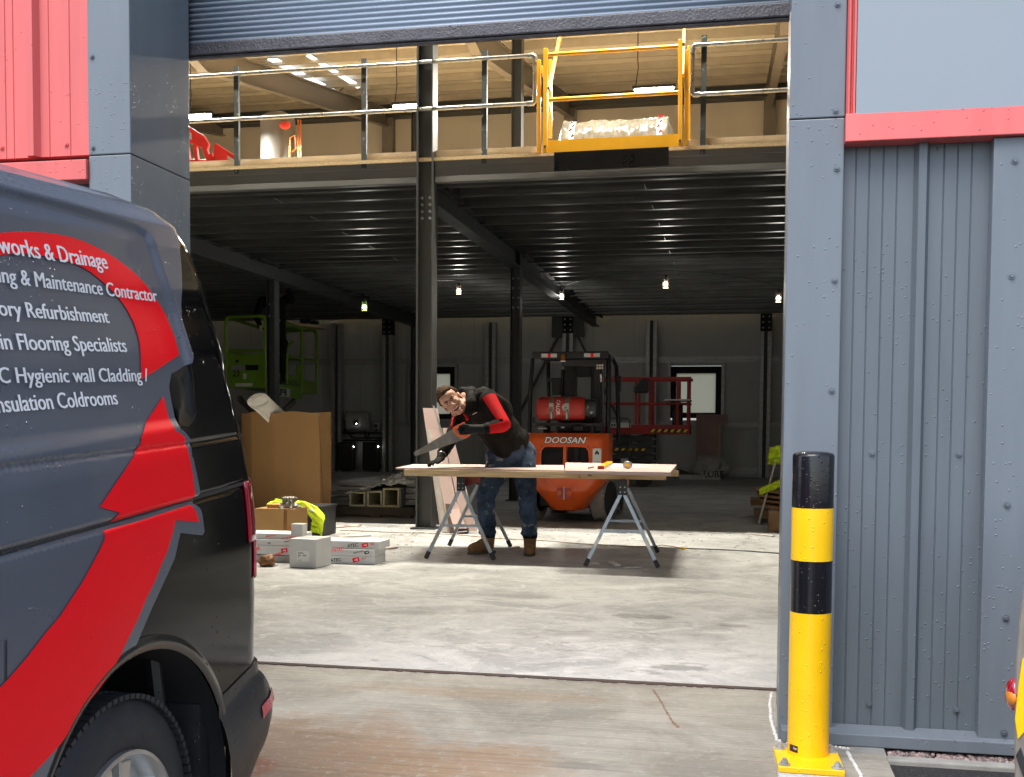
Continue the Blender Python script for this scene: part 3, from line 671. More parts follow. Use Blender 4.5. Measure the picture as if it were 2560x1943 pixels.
# smoke detector on the rafter
for px, py, y, lab in ((846,237,24,'white smoke detector beside the left rooflight'), (1945,166,22.5,'white smoke detector at the upper right by the pillar')):
    p = at(px,py,Y=y); tt = thing('smoke_detector', p, lab, 'detector')
    mm = MB(); mm.lathe(p, (0,0,-1), [(0,.10),(.03,.10),(.05,.07),(.09,.05)], 14); mm.build('body', M['white'], tt, smooth=40)
    mm = MB(); mm.tube([p, p+V(.05,0,.1), p+V(.25,0,.25), p+V(.3,.2,.6)], .012, 5); mm.build('wire', M['redplain'] if px > 1000 else M['cable'], tt)

# ---- railing
YRL = 11.83
def rail(pts, r, name, mat, parent): m = MB(); m.tube(pts, r, 10); return m.build(name, mat, parent, smooth=50)
yr = YRL-.03
for nm, side in (('left', 0), ('right', 1)):
    tt = thing('guard_rail', at((911,1757)[side], 396, Y=YRL), ('galvanised tube railing on dark posts along the mezzanine left of the yellow gate','short galvanised tube railing on the mezzanine between the yellow gate and the pillar')[side], 'railing')
    P = (((593,167,415),(911,148,398),(1211,127,388)), ((1757,90,360),))[side]
    for x_, y0_, y1_ in P:
        a, b = at(x_,y0_,Y=YRL), at(x_,y1_,Y=YRL); m = MB(); m.box(b.x-.028, b.x+.028, YRL-.022, YRL+.022, ZD0-.05, a.z); m.build('post', M['postpaint'] if 'postpaint' in M else M.setdefault('postpaint', pm('postpaint', (.045,.055,.055), .5, var=.2, vs=9, col2=(.30,.33,.32), thr=.6, scr=14)), tt)
    zt = at(911,165,Y=yr).z; zm = at(911,281,Y=yr).z
    if side == 0:
        xe = at(1338,127,Y=yr).x
        rail([(XML,yr,zt),(xe-.05,yr,zt)], .022, 'top_rail', M['chrome'], tt); rail([(XML,yr,zm),(xe-.05,yr,zm)], .022, 'mid_rail', M['chrome'], tt)
        rail([(xe,yr,zt-.05),(xe,yr,zm+.05)], .021, 'end_rail', M['chrome'], tt)
        xs_ = (xe,)
    else:
        xe = at(1732,105,Y=yr).x
        rail([(xe+.05,yr,zt),(3.1,yr,zt)], .022, 'top_rail', M['chrome'], tt); rail([(xe+.05,yr,zm),(3.1,yr,zm)], .022, 'mid_rail', M['chrome'], tt)
        rail([(xe,yr,zt-.05),(xe,yr,zm+.05)], .021, 'end_rail', M['chrome'], tt)
    s_ = -1 if side == 0 else 1
    for zz, d in ((zt,-1),(zm,1)):
        m = MB(); m.tube([(xe+s_*.08,yr,zz),(xe+s_*.02,yr,zz),(xe,yr,zz+d*.02),(xe,yr,zz+d*.08)], .028, 10); m.build('elbow', M['chrome'], tt, smooth=50)

# ---- yellow pallet gate
tt = thing('pallet_gate', at(1540,370,Y=11.75), 'yellow steel pallet gate standing on the mezzanine edge', 'gate')
ya = 11.70; zf = ZD0+.039
def pbar(name, a, b, w_, d_, ya_=ya, upv=(0,1,0), yb_=None):
    m = MB(); m.bar(at(*a,Y=ya_), at(*b,Y=ya_ if yb_ is None else yb_), w_, d_, upv); return m.build(name, M['yellow'], tt, bevel=.004)
pbar('post', (1364.5,122), (1363,381), .045, .05); pbar('post', (1701,100), (1701,366), .045, .05)
pbar('post', (1347.5,150), (1347.5,383), .04, .05, 11.76); pbar('post', (1716,126), (1716,364), .04, .05, 11.76); pbar('post', (1722,116), (1722,350), .035, .05, 11.98)
pbar('post', (1376,150), (1376,345), .035, .05, 12.15)
for a, b in (((1371,137),(1696,116)), ((1371,250),(1696,231))): m = MB(); m.cyl(at(*a,Y=ya), at(*b,Y=ya), .022, seg=12); m.build('cross_rail', M['yellow'], tt, smooth=50)
m = MB(); A = [at(1369,351,Y=ya), at(1695,335,Y=ya), at(1695,366,Y=ya), at(1369,382,Y=ya)]; m.prism(A, (0,.006,0)); m.build('kick_plate', M['yellow'], tt)
pbar('swing_arm', (1371,225), (1402,85), .035, .05, 11.8, yb_=12.3); pbar('swing_arm', (1706,190), (1711,62), .035, .05, 11.8, yb_=12.3)
pbar('brace', (1354,165), (1380,300), .02, .03, 11.95)
m = MB()
for p_ in ((1371,220),(1362,366),(1700,352),(1709,110)): q = at(*p_,Y=ya-.03); m.cyl(q, q+V(0,.03,0), .014, seg=8)
m.build('pivots', M['rust'], tt)
# checker plate on the edge beam
A = [at(1385,381,Y=11.62), at(1672,367,Y=11.62), at(1672,412,Y=11.62), at(1385,428,Y=11.62)]
tt = thing('tread_plate', A[0], 'black diamond tread plate fixed on the mezzanine edge below the yellow gate', 'plate')
m = MB(); m.prism(A, (0,.012,0)); m.build('plate', M['checker'], tt)
m = MB(); nx, ny = 44, 7
for j in range(ny):
    for i in range(nx):
        u, v_ = (i+.5)/nx, (j+.5)/ny; c = A[0].lerp(A[1], u).lerp(A[3].lerp(A[2], u), v_); s_ = 1 if (i+j) % 2 else -1
        d = V(cos(radians(45)), 0, s_*sin(radians(45)))
        m.obox(c+V(0,-.003,0), d*.013, V(0,.003,0), d.cross(V(0,1,0))*.0035)
m.build('raised_bars', M['galvdark'] if 'galvdark' in M else M.setdefault('galvdark', pm('galvdark', (.05,.05,.052), .22, metal=.6)), tt)
# wrapped bundle behind the gate
tt = thing('wrapped_bundle', at(1540,345,Y=12.7), 'long bundle in shiny clear film with two printed tape bands behind the yellow gate', 'bundle')
a, b, c, d = at(1383,352,Y=12.6), at(1690,340,Y=12.6), at(1690,278,Y=12.6), at(1388,290,Y=12.6)
m = MB()
def wr(u, v_):
    th = v_*pi*1.0; x = a.x+(b.x-a.x)*u; e = 1-max(0, abs(u-.5)*2-.86)/.14*.45
    hz = (c.z-zf+.03)*e*(.97+.05*noise.noise(V(u*7,1,0))); yy = 12.95-.38*cos(th)*e
    z = zf+hz*(sin(th)**.45) if 0 < th < pi else zf
    nz = noise.noise(V(u*18, v_*9, 3))*.022+noise.noise(V(u*45, v_*20, 5))*.010
    return V(x, yy-abs(nz)*1.2, z+nz*.4)
m.grid(wr, 110, 40); m.build('film', M['wrap'], tt, smooth=True)
for u0 in (.13,.845):
    m = MB(); m.grid(lambda u, v_: wr(u0+.045*u, .02+v_*.55)+V(0,-.012,.008), 4, 24); o = m.build('tape_band', M['paper'], tt, smooth=True)
    m = MB()
    for k in range(8):
        p_ = wr(u0+.010+.018*(k%2), .05+k*.052)+V(0,-.02,.01)
        m.obox(p_, V(.012,0,.012), V(0,.001,0), V(-.004,0,.006)); m.obox(p_+V(.012,0,.01), V(.008,0,-.012), V(0,.001,0), V(.005,0,.003))
    m.build('print_marks', M['vinylred'] if u0 > .5 else M['black'], o)
# hot water cylinder
yc = 19.0; p0 = at(695,398,Y=yc); pt = at(695,288,Y=yc); rr = (at(736,340,Y=yc)-at(656,340,Y=yc)).length/2
tt = thing('water_cylinder', (p0.x,yc,zf), 'silver hot water cylinder with copper pipes upstairs behind the railing', 'water tank')
m = MB(); m.lathe((p0.x,yc,zf), (0,0,1), [(0,rr),(pt.z-zf-.1,rr),(pt.z-zf-.03,rr*.9),(pt.z-zf+.03,rr*.55),(pt.z-zf+.05,.02)], 32); m.build('tank', M['cylm'], tt, smooth=50)
q = at(713,313,Y=yc-rr); m = MB(); m.ball(q, .11, .03, .075, 16); m.build('red_cap', M['bottle'], tt, smooth=True)
m = MB(); q = at(668,320,Y=yc-rr+.1); m.box(q.x-.06,q.x+.06,q.y-.02,q.y-.01,q.z-.18,q.z+.13); m.build('rating_label', M['paper'], tt)
m = MB()
for px in (746,752): m.tube([at(px,395,Y=yc-.1), at(px,345,Y=yc-.1), at(px-1,300,Y=yc-.1)], .017, 8)
m.tube([at(724,395,Y=yc-rr), at(726,345,Y=yc-rr), at(738,338,Y=yc-rr), at(740,372,Y=yc-rr), at(730,380,Y=yc-rr)], .014, 8)
m.tube([at(700,292,Y=yc), at(700,284,Y=yc), at(708,284,Y=yc), at(712,292,Y=yc)], .016, 8)
m.build('pipes', M['copper'], tt, smooth=50)
# red barriers
yb = 15.5
def barrier(name, label, P, cuts):
    tt = thing(name, at(*P[-1],Y=yb), label, 'barrier', 'red plastic barriers on the mezzanine')
    m = MB(); m.prism([at(*p_,Y=yb) for p_ in P], (0,.06,0)); m.build('top_panel', M['barrier'], tt, bevel=.01)
    for a_, b_, w_ in cuts: m = MB(); m.bar(at(*a_,Y=yb+.03), at(*b_,Y=yb+.03), w_, .06, (0,1,0)); m.build('leg', M['barrier'], tt, bevel=.01)
    return tt
b1 = barrier('plastic_barrier', 'larger red plastic barrier with arched slots at the left end of the mezzanine', ((452,309),(470,314),(510,340),(522,360),(518,372),(500,368),(462,352),(452,350)), (((466,352),(472,405),.06),((488,362),(494,405),.06),((512,368),(524,405),.07),((527,385),(531,405),.07),((452,404),(535,404),.05)))
m = MB(); m.prism([at(*p_,Y=yb-.012) for p_ in ((464,324),(479,334),(479,350),(464,343))], (0,.01,0)); m.build('reflector', M['reflect'], b1)
b2 = barrier('plastic_barrier', 'smaller red plastic barrier leaning low beside the first railing post', ((533,362),(540,358),(588,390),(588,404),(575,404),(548,398),(533,400)), (((537,392),(537,404),.08),((533,402),(590,404),.05)))
m = MB(); m.prism([at(*p_,Y=yb-.012) for p_ in ((568,388),(584,399),(584,404),(568,397))], (0,.01,0)); m.build('reflector', M['reflect'], b2)

# ---- festoon lamps under the mezzanine
F = [((911,767),17.6,'caged festoon lamp nearest the lime lift'),((1147,727),19.4,'caged festoon lamp just right of the near column'),((1404,740),20.5,'caged festoon lamp above the forklift cab'),((1664,710),17.6,'tilted caged festoon lamp right of the forklift'),((1946,745),17.8,'caged festoon lamp half hidden at the right pillar')]
fp = []
for (px, y, lab) in F:
    p = at(*px,Y=y); fp.append(p); tt = thing('festoon_lamp', p, lab, 'lamp', 'festoon lamps under the mezzanine')
    m = MB(); m.ball(p, .026, .026, .038, 12); m.build('bulb', M['festoon'], tt, smooth=True)
    m = MB()
    for k in range(6): a_ = k*pi/3; m.tube([p+V(.035*cos(a_),.035*sin(a_),.10), p+V(.048*cos(a_),.048*sin(a_),-.03), p+V(.04*cos(a_),.04*sin(a_),-.06)], .003, 4)
    for zz, r_ in ((-.06,.04),(.0,.045)): m.tube([p+V(r_*cos(k*pi/6),r_*sin(k*pi/6),zz) for k in range(13)], .003, 4)
    m.build('cage', M['lime'] if px[0] < 1000 else M['ply'], tt)
    m = MB(); m.cyl(p+V(0,0,.07), p+V(0,0,.14), .024, .018, 8); m.build('lampholder', M['black'], tt)
    l = bpy.data.lights.new('lamp', 'POINT'); l.energy = 6.5; l.color = (1,.95,.86); l.shadow_soft_size = .06
    o = bpy.data.objects.new('lamp', l); COL.objects.link(o); o.location = p+V(0,0,-.14); o.parent = tt; o.matrix_parent_inverse = Matrix.Translation(-tt.location)
m = MB(); pts = [V(-9.3,18.5,fp[0].z+.35)]
for p in fp: pts += [p+V(0,0,.18)]
fine = []
for a, b in zip(pts, pts[1:]):
    for i in range(10): s_ = i/10; fine.append(a.lerp(b, s_)+V(0,0,.08*4*s_*(1-s_)))
m.tube(fine+[pts[-1]], .005, 5); tag(m.build('festoon_cable', M['black']), 'thin cable linking the festoon lamps under the mezzanine', 'cable')
# ------------------------------------------------------------------ bollard
pb = at(2028,1905,Y=3.80); zb = gz(3.80)
bc = V(at(2027,1500,Y=3.80).x, 3.80, zb)
rB = (at(2080,1500,Y=3.80)-at(1974,1500,Y=3.80)).length/2*.985
zz = lambda py: at(2027,py,Y=3.80-rB).z
tt = thing('bollard', bc, 'black and yellow striped steel bollard bolted to the concrete by the doorway', 'bollard')
zt_ = zz(1143); tk = .016
def band(z0, z1, mat, name, cap=False):
    m = MB(); pr = [(z0,rB),(z1,rB)]
    if cap: pr += [(z1+.006,rB*.985),(z1+.012,rB*.9),(z1+.017,rB*.6),(z1+.019,.002)]
    m.lathe((bc.x,bc.y,0), (0,0,1), pr, 48, True); return m.build(name, mat, tt, smooth=40)
band(zz(1272), zt_, M['bollk'], 'black_band', True); band(zz(1405), zz(1272)-.0005, M['bolly'], 'yellow_band')
band(zz(1536), zz(1405)-.0005, M['bollk'], 'black_band'); band(zb+.02, zz(1536)-.0005, M['bolly'], 'post')
q = [at(1933,1866,Z=zb+.035), at(2093,1876,Z=zb+.035), at(2113,1928,Z=zb+.035), at(1946,1916,Z=zb+.035)]
m = MB(); m.prism([p_-V(0,0,.02) for p_ in q], (0,0,.02)); o = m.build('base_plate', M['bolly'], tt, bevel=.003)
m = MB(); m.prism([p_-V(0,0,.045) for p_ in q], (0,0,.024)); 
def inset(k): c = sum(q, V(0,0,0))/4; return [c+(p_-c)*k for p_ in q]
tag(m.build('grout_pad', M['sealant'], tt))
for k in range(4):
    c = inset(.80)[k]; m = MB(); m.cyl(c, c+V(0,0,.004), .019, seg=16); m.cyl(c+V(0,0,.004), c+V(0,0,.014), .0125, seg=6); m.cyl(c+V(0,0,.014), c+V(0,0,.022), .007, seg=10); m.build('anchor_bolt', M['galv'], tt, smooth=40)
m = MB()
for i in range(4): m.bar(inset(1.045)[i]-V(0,0,.05), inset(1.045)[(i+1)%4]-V(0,0,.052), .02, .022)
tag(m.build('grout_edge', M['sealant'], tt))
# small dark sticker near the foot
zs0_, zs1_ = at(1970,1880,Y=3.75).z, at(1970,1863,Y=3.75).z
m = MB(); a0, a1 = radians(206), radians(238)
m.grid(lambda u, v_: V(bc.x+(rB+.0008)*cos(a0+(a1-a0)*u), bc.y+(rB+.0008)*sin(a0+(a1-a0)*u), zs0_+(zs1_-zs0_)*v_), 6, 1); o = m.build('sticker', pm('stick', (.03,.008,.01), .4), tt)
am = radians(224); vs_, fs_ = text_mesh('Depot'); x0_ = min(v.x for v in vs_); xl_ = max(v.x for v in vs_)-x0_
m = MB(); bv = [m.bm.verts.new(V(bc.x+(rB+.0016)*cos(am+radians(12)*(v.x-x0_)/xl_), bc.y+(rB+.0016)*sin(am+radians(12)*(v.x-x0_)/xl_), zs0_+.010+v.y*.012)) for v in vs_]
for f in fs_:
    try: m.bm.faces.new([bv[i] for i in f])
    except ValueError: pass
m.build('sticker_letters', M['letter'], o, recalc=False)

# ------------------------------------------------------------------ van
vd = (at(1774,891,Y=1)-CAM).normalized(); vn = vd.cross(V(0,0,1)).normalized(); vu = vn.cross(vd)
VP0 = CAM + (at(345,1850,Y=1)-CAM)*(2.45/((at(345,1850,Y=1)-CAM).dot(fw)))
def VW_(s, n, t): return VP0 + vd*s + vn*n + vu*t
def lerp_tab(tab, x):
    if x <= tab[0][0]: return tab[0][1]
    for (a, fa), (b, fb) in zip(tab, tab[1:]):
        if x <= b: k = (x-a)/(b-a); k = k*k*(3-2*k)*.4+k*.6; return fa+(fb-fa)*k
    return tab[-1][1]
SREAR = [(-.4,.77),(0,.76),(.2,.781),(.4,.795),(.5,.79),(.7,.768),(.9,.748),(1.0,.725),(1.1,.695),(1.17,.655),(1.22,.60),(1.26,.53),(1.31,.40)]
FIN = [(-.45,.03),(-.3,.01),(0,.0),(.3,.0),(.45,.006),(.60,.018),(.66,.028),(.80,.052),(1.0,.088),(1.12,.110),(1.175,.130),(1.215,.165),(1.25,.24),(1.275,.36),(1.30,.6),(1.31,.93)]
RECESS = None
def seg_d(p, a, b):
    ab = b-a; k = max(0, min(1, (p-a).dot(ab)/max(1e-9, ab.length_squared))); return (p-(a+ab*k)).length
def inside_poly(p, poly):
    c = False; n = len(poly)
    for i in range(n):
        a, b = poly[i], poly[(i+1)%n]
        if (a.y > p.y) != (b.y > p.y) and p.x < (b.x-a.x)*(p.y-a.y)/(b.y-a.y)+a.x: c = not c
    return c
def vnoff(s, t, detail=True):
    n = -lerp_tab(FIN, t); sr = lerp_tab(SREAR, t); Rc = .16
    if s > sr-Rc:
        k = min(1, (s-(sr-Rc))/Rc); n -= .15*(1-sqrt(max(0, 1-k*k)))
    if detail:
        if RECESS:
            p = Vector((s,t)); d = min(seg_d(p, a, b) for a, b in zip(RECESS, RECESS[1:]))
            ins = inside_poly(p, RECPOLY)
            k = min(1, d/.032); k = k*k*(3-2*k)
            if ins: n -= .011*(k if d < .032 else 1)
        for pts, dep, wd in GROOVES:
            if pts[0].x-.02 < s < pts[-1].x+.02 or True:
                d = min(seg_d(Vector((s,t)), a, b) for a, b in zip(pts, pts[1:]))
                if d < wd: n -= dep*(1-d/wd)
    return n
GROOVES = []
def vst(px, py, it=6):
    d = at(px,py,Y=1)-CAM; off = 0; s = t = 0
    for _ in range(it):
        q0 = VP0+vn*off; k = (q0-CAM).dot(vn)/d.dot(vn); q = CAM+d*k-VP0; s, t = q.dot(vd), q.dot(vu); o2 = vnoff(s, t, False); off = off*.35+o2*.65
    return Vector((s, t))
R1 = lambda x, y: (x/2.0986, 380+y/2.0986)
R2 = lambda x, y: (x/2.0986, 1143+y/2.0986)
def vpoly(pts, f): return [vst(*f(*p)) for p in pts]
rec = vpoly([(0,155),(340,250),(700,365),(770,410),(815,500),(860,640),(930,850),(985,1030),(1015,1200),(1028,1380),(1010,1425),(950,1460),(905,1462),(725,1492),(400,1545),(0,1612)], R1)
ext = rec[0]; RECESS = [Vector((-3.4, rec[0].y+.02))]+rec+[Vector((-3.4, rec[-1].y))]; RECPOLY = RECESS
GROOVES = [(vpoly([(0,1655),(600,1580),(1245,1490)], R1), .006, .007), (vpoly([(0,508),(300,425),(600,345),(900,258),(1180,180),(1275,140)], R2), .011, .012)]
GROOVES = [([Vector((-3.4, g_[0].y))]+g_ if i < 2 else g_, d_, w_) for i, (g_, d_, w_) in enumerate(GROOVES)]
van = thing('van', VP0-vu*.65, 'dark van with grey and red vinyl wrap and white trade lettering, parked at the left', 'van')
TW, RW_ = (0.0,-.275), .36        # wheel centre and tyre radius
AC, AR = (.007,-.25), .445
HALF = .95; SF = -3.55
def side_map(u, v_, mir=False):
    t = -.42+v_*1.73; sr = lerp_tab(SREAR, t)
    s = (SF+(-.6-SF)*u/.12) if u < .12 else (-.6+(sr-.0005+.6)*(u-.12)/.88)
    n = vnoff(s, t); 
    if s < -2.6: n -= .25*((-2.6-s)/.95)**2
    if mir: n = -2*HALF-n
    return VW_(s, n, t)
def arch_skip(u, v_):
    t = -.42+v_*1.73; sr = lerp_tab(SREAR, t); s = (SF+(-.6-SF)*u/.12) if u < .12 else (-.6+(sr+.6)*(u-.12)/.88)
    r_ = hypot(s-AC[0], t-AC[1]); rf = hypot(s+2.95, t-AC[1])
    return r_ < AR or rf < .43 or (t < -.03 and s > AC[0] and s < .9)
def vnormal(s, t):
    h = .003; a = vnoff(s+h,t)-vnoff(s-h,t); b = vnoff(s,t+h)-vnoff(s,t-h); return (vn - vd*(a/(2*h)) - vu*(b/(2*h))).normalized()
def set_normals(o):
    ns = []
    for v in o.data.vertices: q = Vector(v.co)-VP0; s, t = q.dot(vd), q.dot(vu); ns.append(vnormal(s, t) if s < lerp_tab(SREAR,t)-.012 else (vnormal(lerp_tab(SREAR,t)-.012, t)))
    o.data.normals_split_custom_set_from_vertices(ns); return o
m = MB(); m.grid(side_map, 190, 170, arch_skip)
set_normals(m.build('side_panel', M['vanblack'], van, smooth=True, recalc=False))
m = MB(); m.grid(lambda u, v_: side_map(u, v_, True), 60, 40, lambda u, v_: arch_skip(u, v_)); m.build('far_side_panel', M['vanblack'], van, smooth=True, recalc=False)
def rear_map(u, v_):
    t = -.3+v_*1.61; sr = lerp_tab(SREAR, t)-.0005; n0 = vnoff(sr, t, False); return VW_(sr+.03*sin(pi*u), n0+(-2*HALF-2*n0)*u, t)
m = MB(); m.grid(rear_map, 30, 50); m.build('tailgate', M['vanblack'], van, smooth=True, recalc=False)
m = MB()
def roof_map(u, v_):
    s = SF+.9+(.40-SF-.9)*v_; n0 = vnoff(min(s,.3),1.28,False); return VW_(s, -.93+(.0)*u + (-1+2*u)*.03, 1.28+.004)
m.grid(lambda u, v_: VW_(SF+1.0+(.42-SF-1.0)*v_, -.93+(u-.5)*.06, 1.311), 4, 4); m.build('roof', M['vinyl'], van, recalc=False)
m = MB()   # nose and underbody
m.hull8([VW_(SF,-.2,-.4),VW_(SF,-1.7,-.4),VW_(-.4-2.6,-1.7,-.4),VW_(-.4-2.6,-.2,-.4),VW_(SF,-.25,.45),VW_(SF,-1.65,.45),VW_(-3.0,-1.7,.7),VW_(-3.0,-.2,.7)])
m.build('bonnet', M['vanblack'], van, bevel=.05)
m = MB(); m.hull8([VW_(-3.0,-.06,-.38),VW_(-3.0,-1.84,-.38),VW_(-.55,-1.84,-.38),VW_(-.55,-.06,-.38),VW_(-3.0,-.06,-.2),VW_(-3.0,-1.84,-.2),VW_(-.55,-1.84,-.2),VW_(-.55,-.06,-.2)])
m.hull8([VW_(-.6,-.30,-.42),VW_(-.6,-1.6,-.42),VW_(.85,-1.6,-.30),VW_(.85,-.30,-.30),VW_(-.6,-.30,.15),VW_(-.6,-1.6,.15),VW_(.85,-1.6,.15),VW_(.85,-.30,.15)])
m.build('underbody', M['darksolid'], van)
# arch lining and lip
m = MB(); arc = [radians(-25)+radians(230)*i/40 for i in range(41)]
m.grid(lambda u, v_: VW_(AC[0]+AR*cos(radians(-25)+radians(230)*u), -.006-.32*v_, AC[1]+AR*sin(radians(-25)+radians(230)*u)), 40, 3); m.build('arch_liner', M['darksolid'], van, smooth=True, recalc=False)
m = MB()
def lip(u, v_):
    a_ = radians(-8)+radians(208)*u; r_ = AR-.004+.034*v_; s, t = AC[0]+r_*cos(a_), AC[1]+r_*sin(a_); return VW_(s, vnoff(s,t,False)+.003+.006*sin(pi*min(1,v_*1.1)), t)
m.grid(lip, 60, 8); m.build('arch_flare', pm('flare', (.010,.010,.011), .28, var=.3, vs=6, coat=.5, col2=(.07,.066,.06), thr=.64, scr=18), van, smooth=True, recalc=False)
m = MB(); m.tube([VW_(.30,-.12,.1), VW_(.33,-.12,-.15), VW_(.36,-.13,-.38)], .02, 6); m.hull8([VW_(.38,-.05,-.42),VW_(.38,-.2,-.42),VW_(.44,-.2,-.42),VW_(.44,-.05,-.42),VW_(.40,-.05,-.05),VW_(.40,-.2,-.05),VW_(.44,-.2,-.05),VW_(.44,-.05,-.05)]); m.build('mud_flap', M['bumper'], van)

# overlays that lie on the side panel
def overlay(name, polys, mat, lift, maxe=.05, parent=van):
    m = MB()
    for poly in polys:
        f = m.face([V(p.x, p.y, 0) for p in poly])
    bmesh.ops.triangulate(m.bm, faces=m.bm.faces[:])
    for _ in range(7):
        es = [e for e in m.bm.edges if e.calc_length() > maxe]
        if not es: break
        bmesh.ops.subdivide_edges(m.bm, edges=es, cuts=1); bmesh.ops.triangulate(m.bm, faces=m.bm.faces[:])
    for v in m.bm.verts:
        s, t = v.co.x, v.co.y; n = vnoff(s, t)
        if s < -2.6: n -= .25*((-2.6-s)/.95)**2
        v.co = VW_(s, n+lift, t)
    for f in m.bm.faces:
        if f.normal.dot(vn) < 0: f.normal_flip()
    m.bm.normal_update()
    for f in m.bm.faces:
        if f.normal.dot(vn) < 0: f.normal_flip()
    o = m.build(name, mat, parent, smooth=True, recalc=False); return set_normals(o) if maxe < .03 else o
def dens(pts, n=4):
    out = []
    for a, b in zip(pts, pts[1:]+pts[:1]): out += [(a[0]+(b[0]-a[0])*i/n, a[1]+(b[1]-a[1])*i/n) for i in range(n)]
    return out
bound = [vst(*R1(*p)) for p in [(905,385),(922,440),(935,520),(942,600),(945,700),(940,800),(943,870),(965,940),(990,1020),(1005,1075),(1000,1105),(960,1135),(910,1165),(898,1235),(915,1330),(938,1452),(965,1475),(987,1505),(996,1600)]] + \
        [vst(*R2(*p)) for p in [(1002,0),(1022,90),(1040,190),(1025,218),(1008,243),(1040,270),(1050,300),(1062,390),(1052,410),(1000,406),(935,398),(920,460),(905,530),(850,650),(790,780),(730,920),(672,1058)]]
arcp = []
for i in range(16):
    a_ = radians(75)+radians(105)*i/15; arcp.append(Vector((AC[0]+(AR+.002)*cos(a_), AC[1]+(AR+.002)*sin(a_))))
vin = bound + [p for p in arcp if p.x < bound[-1].x-.01] + [Vector((AC[0]-AR-.002,-.40)), Vector((-.62,-.40)), Vector((-.62,1.255)), Vector((bound[0].x-.03, 1.255))]
overlay('vinyl_wrap', [vin], M['vinyl'], .006, .012)
overlay('vinyl_wrap', [[Vector((-.6205,-.40)), Vector((-2.5,-.40)), Vector((-2.5,1.255)), Vector((-.6205,1.255))]], M['vinyl'], .006, .05)
outer = [(-40,440),(0,425),(80,419),(150,418),(230,422),(300,430),(380,447),(450,470),(510,498),(560,525),(610,555),(650,585),(690,615),(730,652),(770,695),(810,750),(850,810),(878,862),(902,920),(918,960),(930,1000),(940,1035),(945,1065)]
inner = [(785,1172),(768,1180),(750,1192),(745,1120),(744,1060),(740,1010),(732,970),(720,930),(707,893),(690,860),(668,818),(640,780),(612,748),(580,715),(552,687),(520,660),(485,632),(440,605),(390,583),(330,565),(265,550),(200,540),(150,535),(100,533),(50,536),(0,542),(-40,552)]
sw1 = vpoly(outer+inner, R1)
sw2 = vpoly([(862,1281),(905,1464),(932,1478),(955,1500),(968,1560),(980,1630)], R1)+vpoly([(980,0),(995,90),(1008,200),(1000,228)], R2)+vpoly([(560,358),(610,290),(505,262),(580,150),(680,0)], R2)+vpoly([(690,1585),(720,1530),(725,1490),(790,1390)], R1)
sw3 = vpoly([(985,250),(1010,280),(1020,310),(1028,340),(965,335),(905,330),(880,430),(858,500),(830,560),(795,650),(750,740),(705,850),(650,960),(610,1045),(560,1130),(500,1215),(430,1300),(370,1400),(300,1500),(220,1590),(140,1672),(60,1745),(-60,1840),(-60,1250),(-30,1215),(20,1165),(120,1050),(220,920),(290,840),(350,750),(410,660),(460,570),(500,495),(530,430),(530,385),(700,340)], R2)
overlay('swoosh', [sw1], M['vinylred'], .0085, .012); overlay('swoosh', [sw2], M['vinylred'], .0085, .012); overlay('swoosh', [sw3], M['vinylred'], .0085, .012)
def vtext(prefix, sub, pa, pb, cap):
    """one line of lettering: sub runs from photo point pa to pb along its baseline"""
    a, b = vst(*pa), vst(*pb); dirv = (b-a); L_ = dirv.length; dirv.normalize(); upv = Vector((-dirv.y, dirv.x))
    vs1, _ = text_mesh(sub, 1, 0, 0); w1 = max(v.x for v in vs1)-min(v.x for v in vs1); k = L_/w1
    vs2, fs2 = text_mesh(prefix+sub, 1, 0, 0); w2 = max(v.x for v in vs2); ky = cap/.69
    m = MB(); bv = []
    for sh in (-.0009, .0009):
        bv = []
        for v in vs2:
            q = b + dirv*((v.x-w2)*k+sh) + upv*(v.y*ky); bv.append(m.bm.verts.new(V(q.x, q.y, sh)))
        for f in fs2:
            try: m.bm.faces.new([bv[i] for i in f])
            except ValueError: pass
    bmesh.ops.triangulate(m.bm, faces=m.bm.faces[:])
    for v in m.bm.verts: s, t, zl = v.co; v.co = VW_(s, vnoff(s,t)+.0108+zl*.3, t)
    o = m.build('lettering', M['letter'], van, recalc=False); return o
capm = lambda x, y0, y1: (vst(*R1(x,y0))-vst(*R1(x,y1))).length
for pre, sub, pa, pb, cp in (('Groundworks & ','Drainage',R1(320,576),R1(570,614),(335,502,578)),('Building & ','Maintenance Contractor',R1(192,707),R1(828,787),(205,632,708)),('Factory ','Refurbishment',R1(150,868),R1(577,898),(160,795,869)),
    ('Resin ','Flooring Specialists',R1(105,1038),R1(669,1050),(112,958,1038)),('PVC ','Hygienic wall Cladding /',R1(93,1212),R1(780,1203),(100,1132,1211)),('Insulation ','Coldrooms',R1(312,1346),R1(621,1324),(320,1268,1346))):
    vtext(pre, sub, pa, pb, capm(*cp))
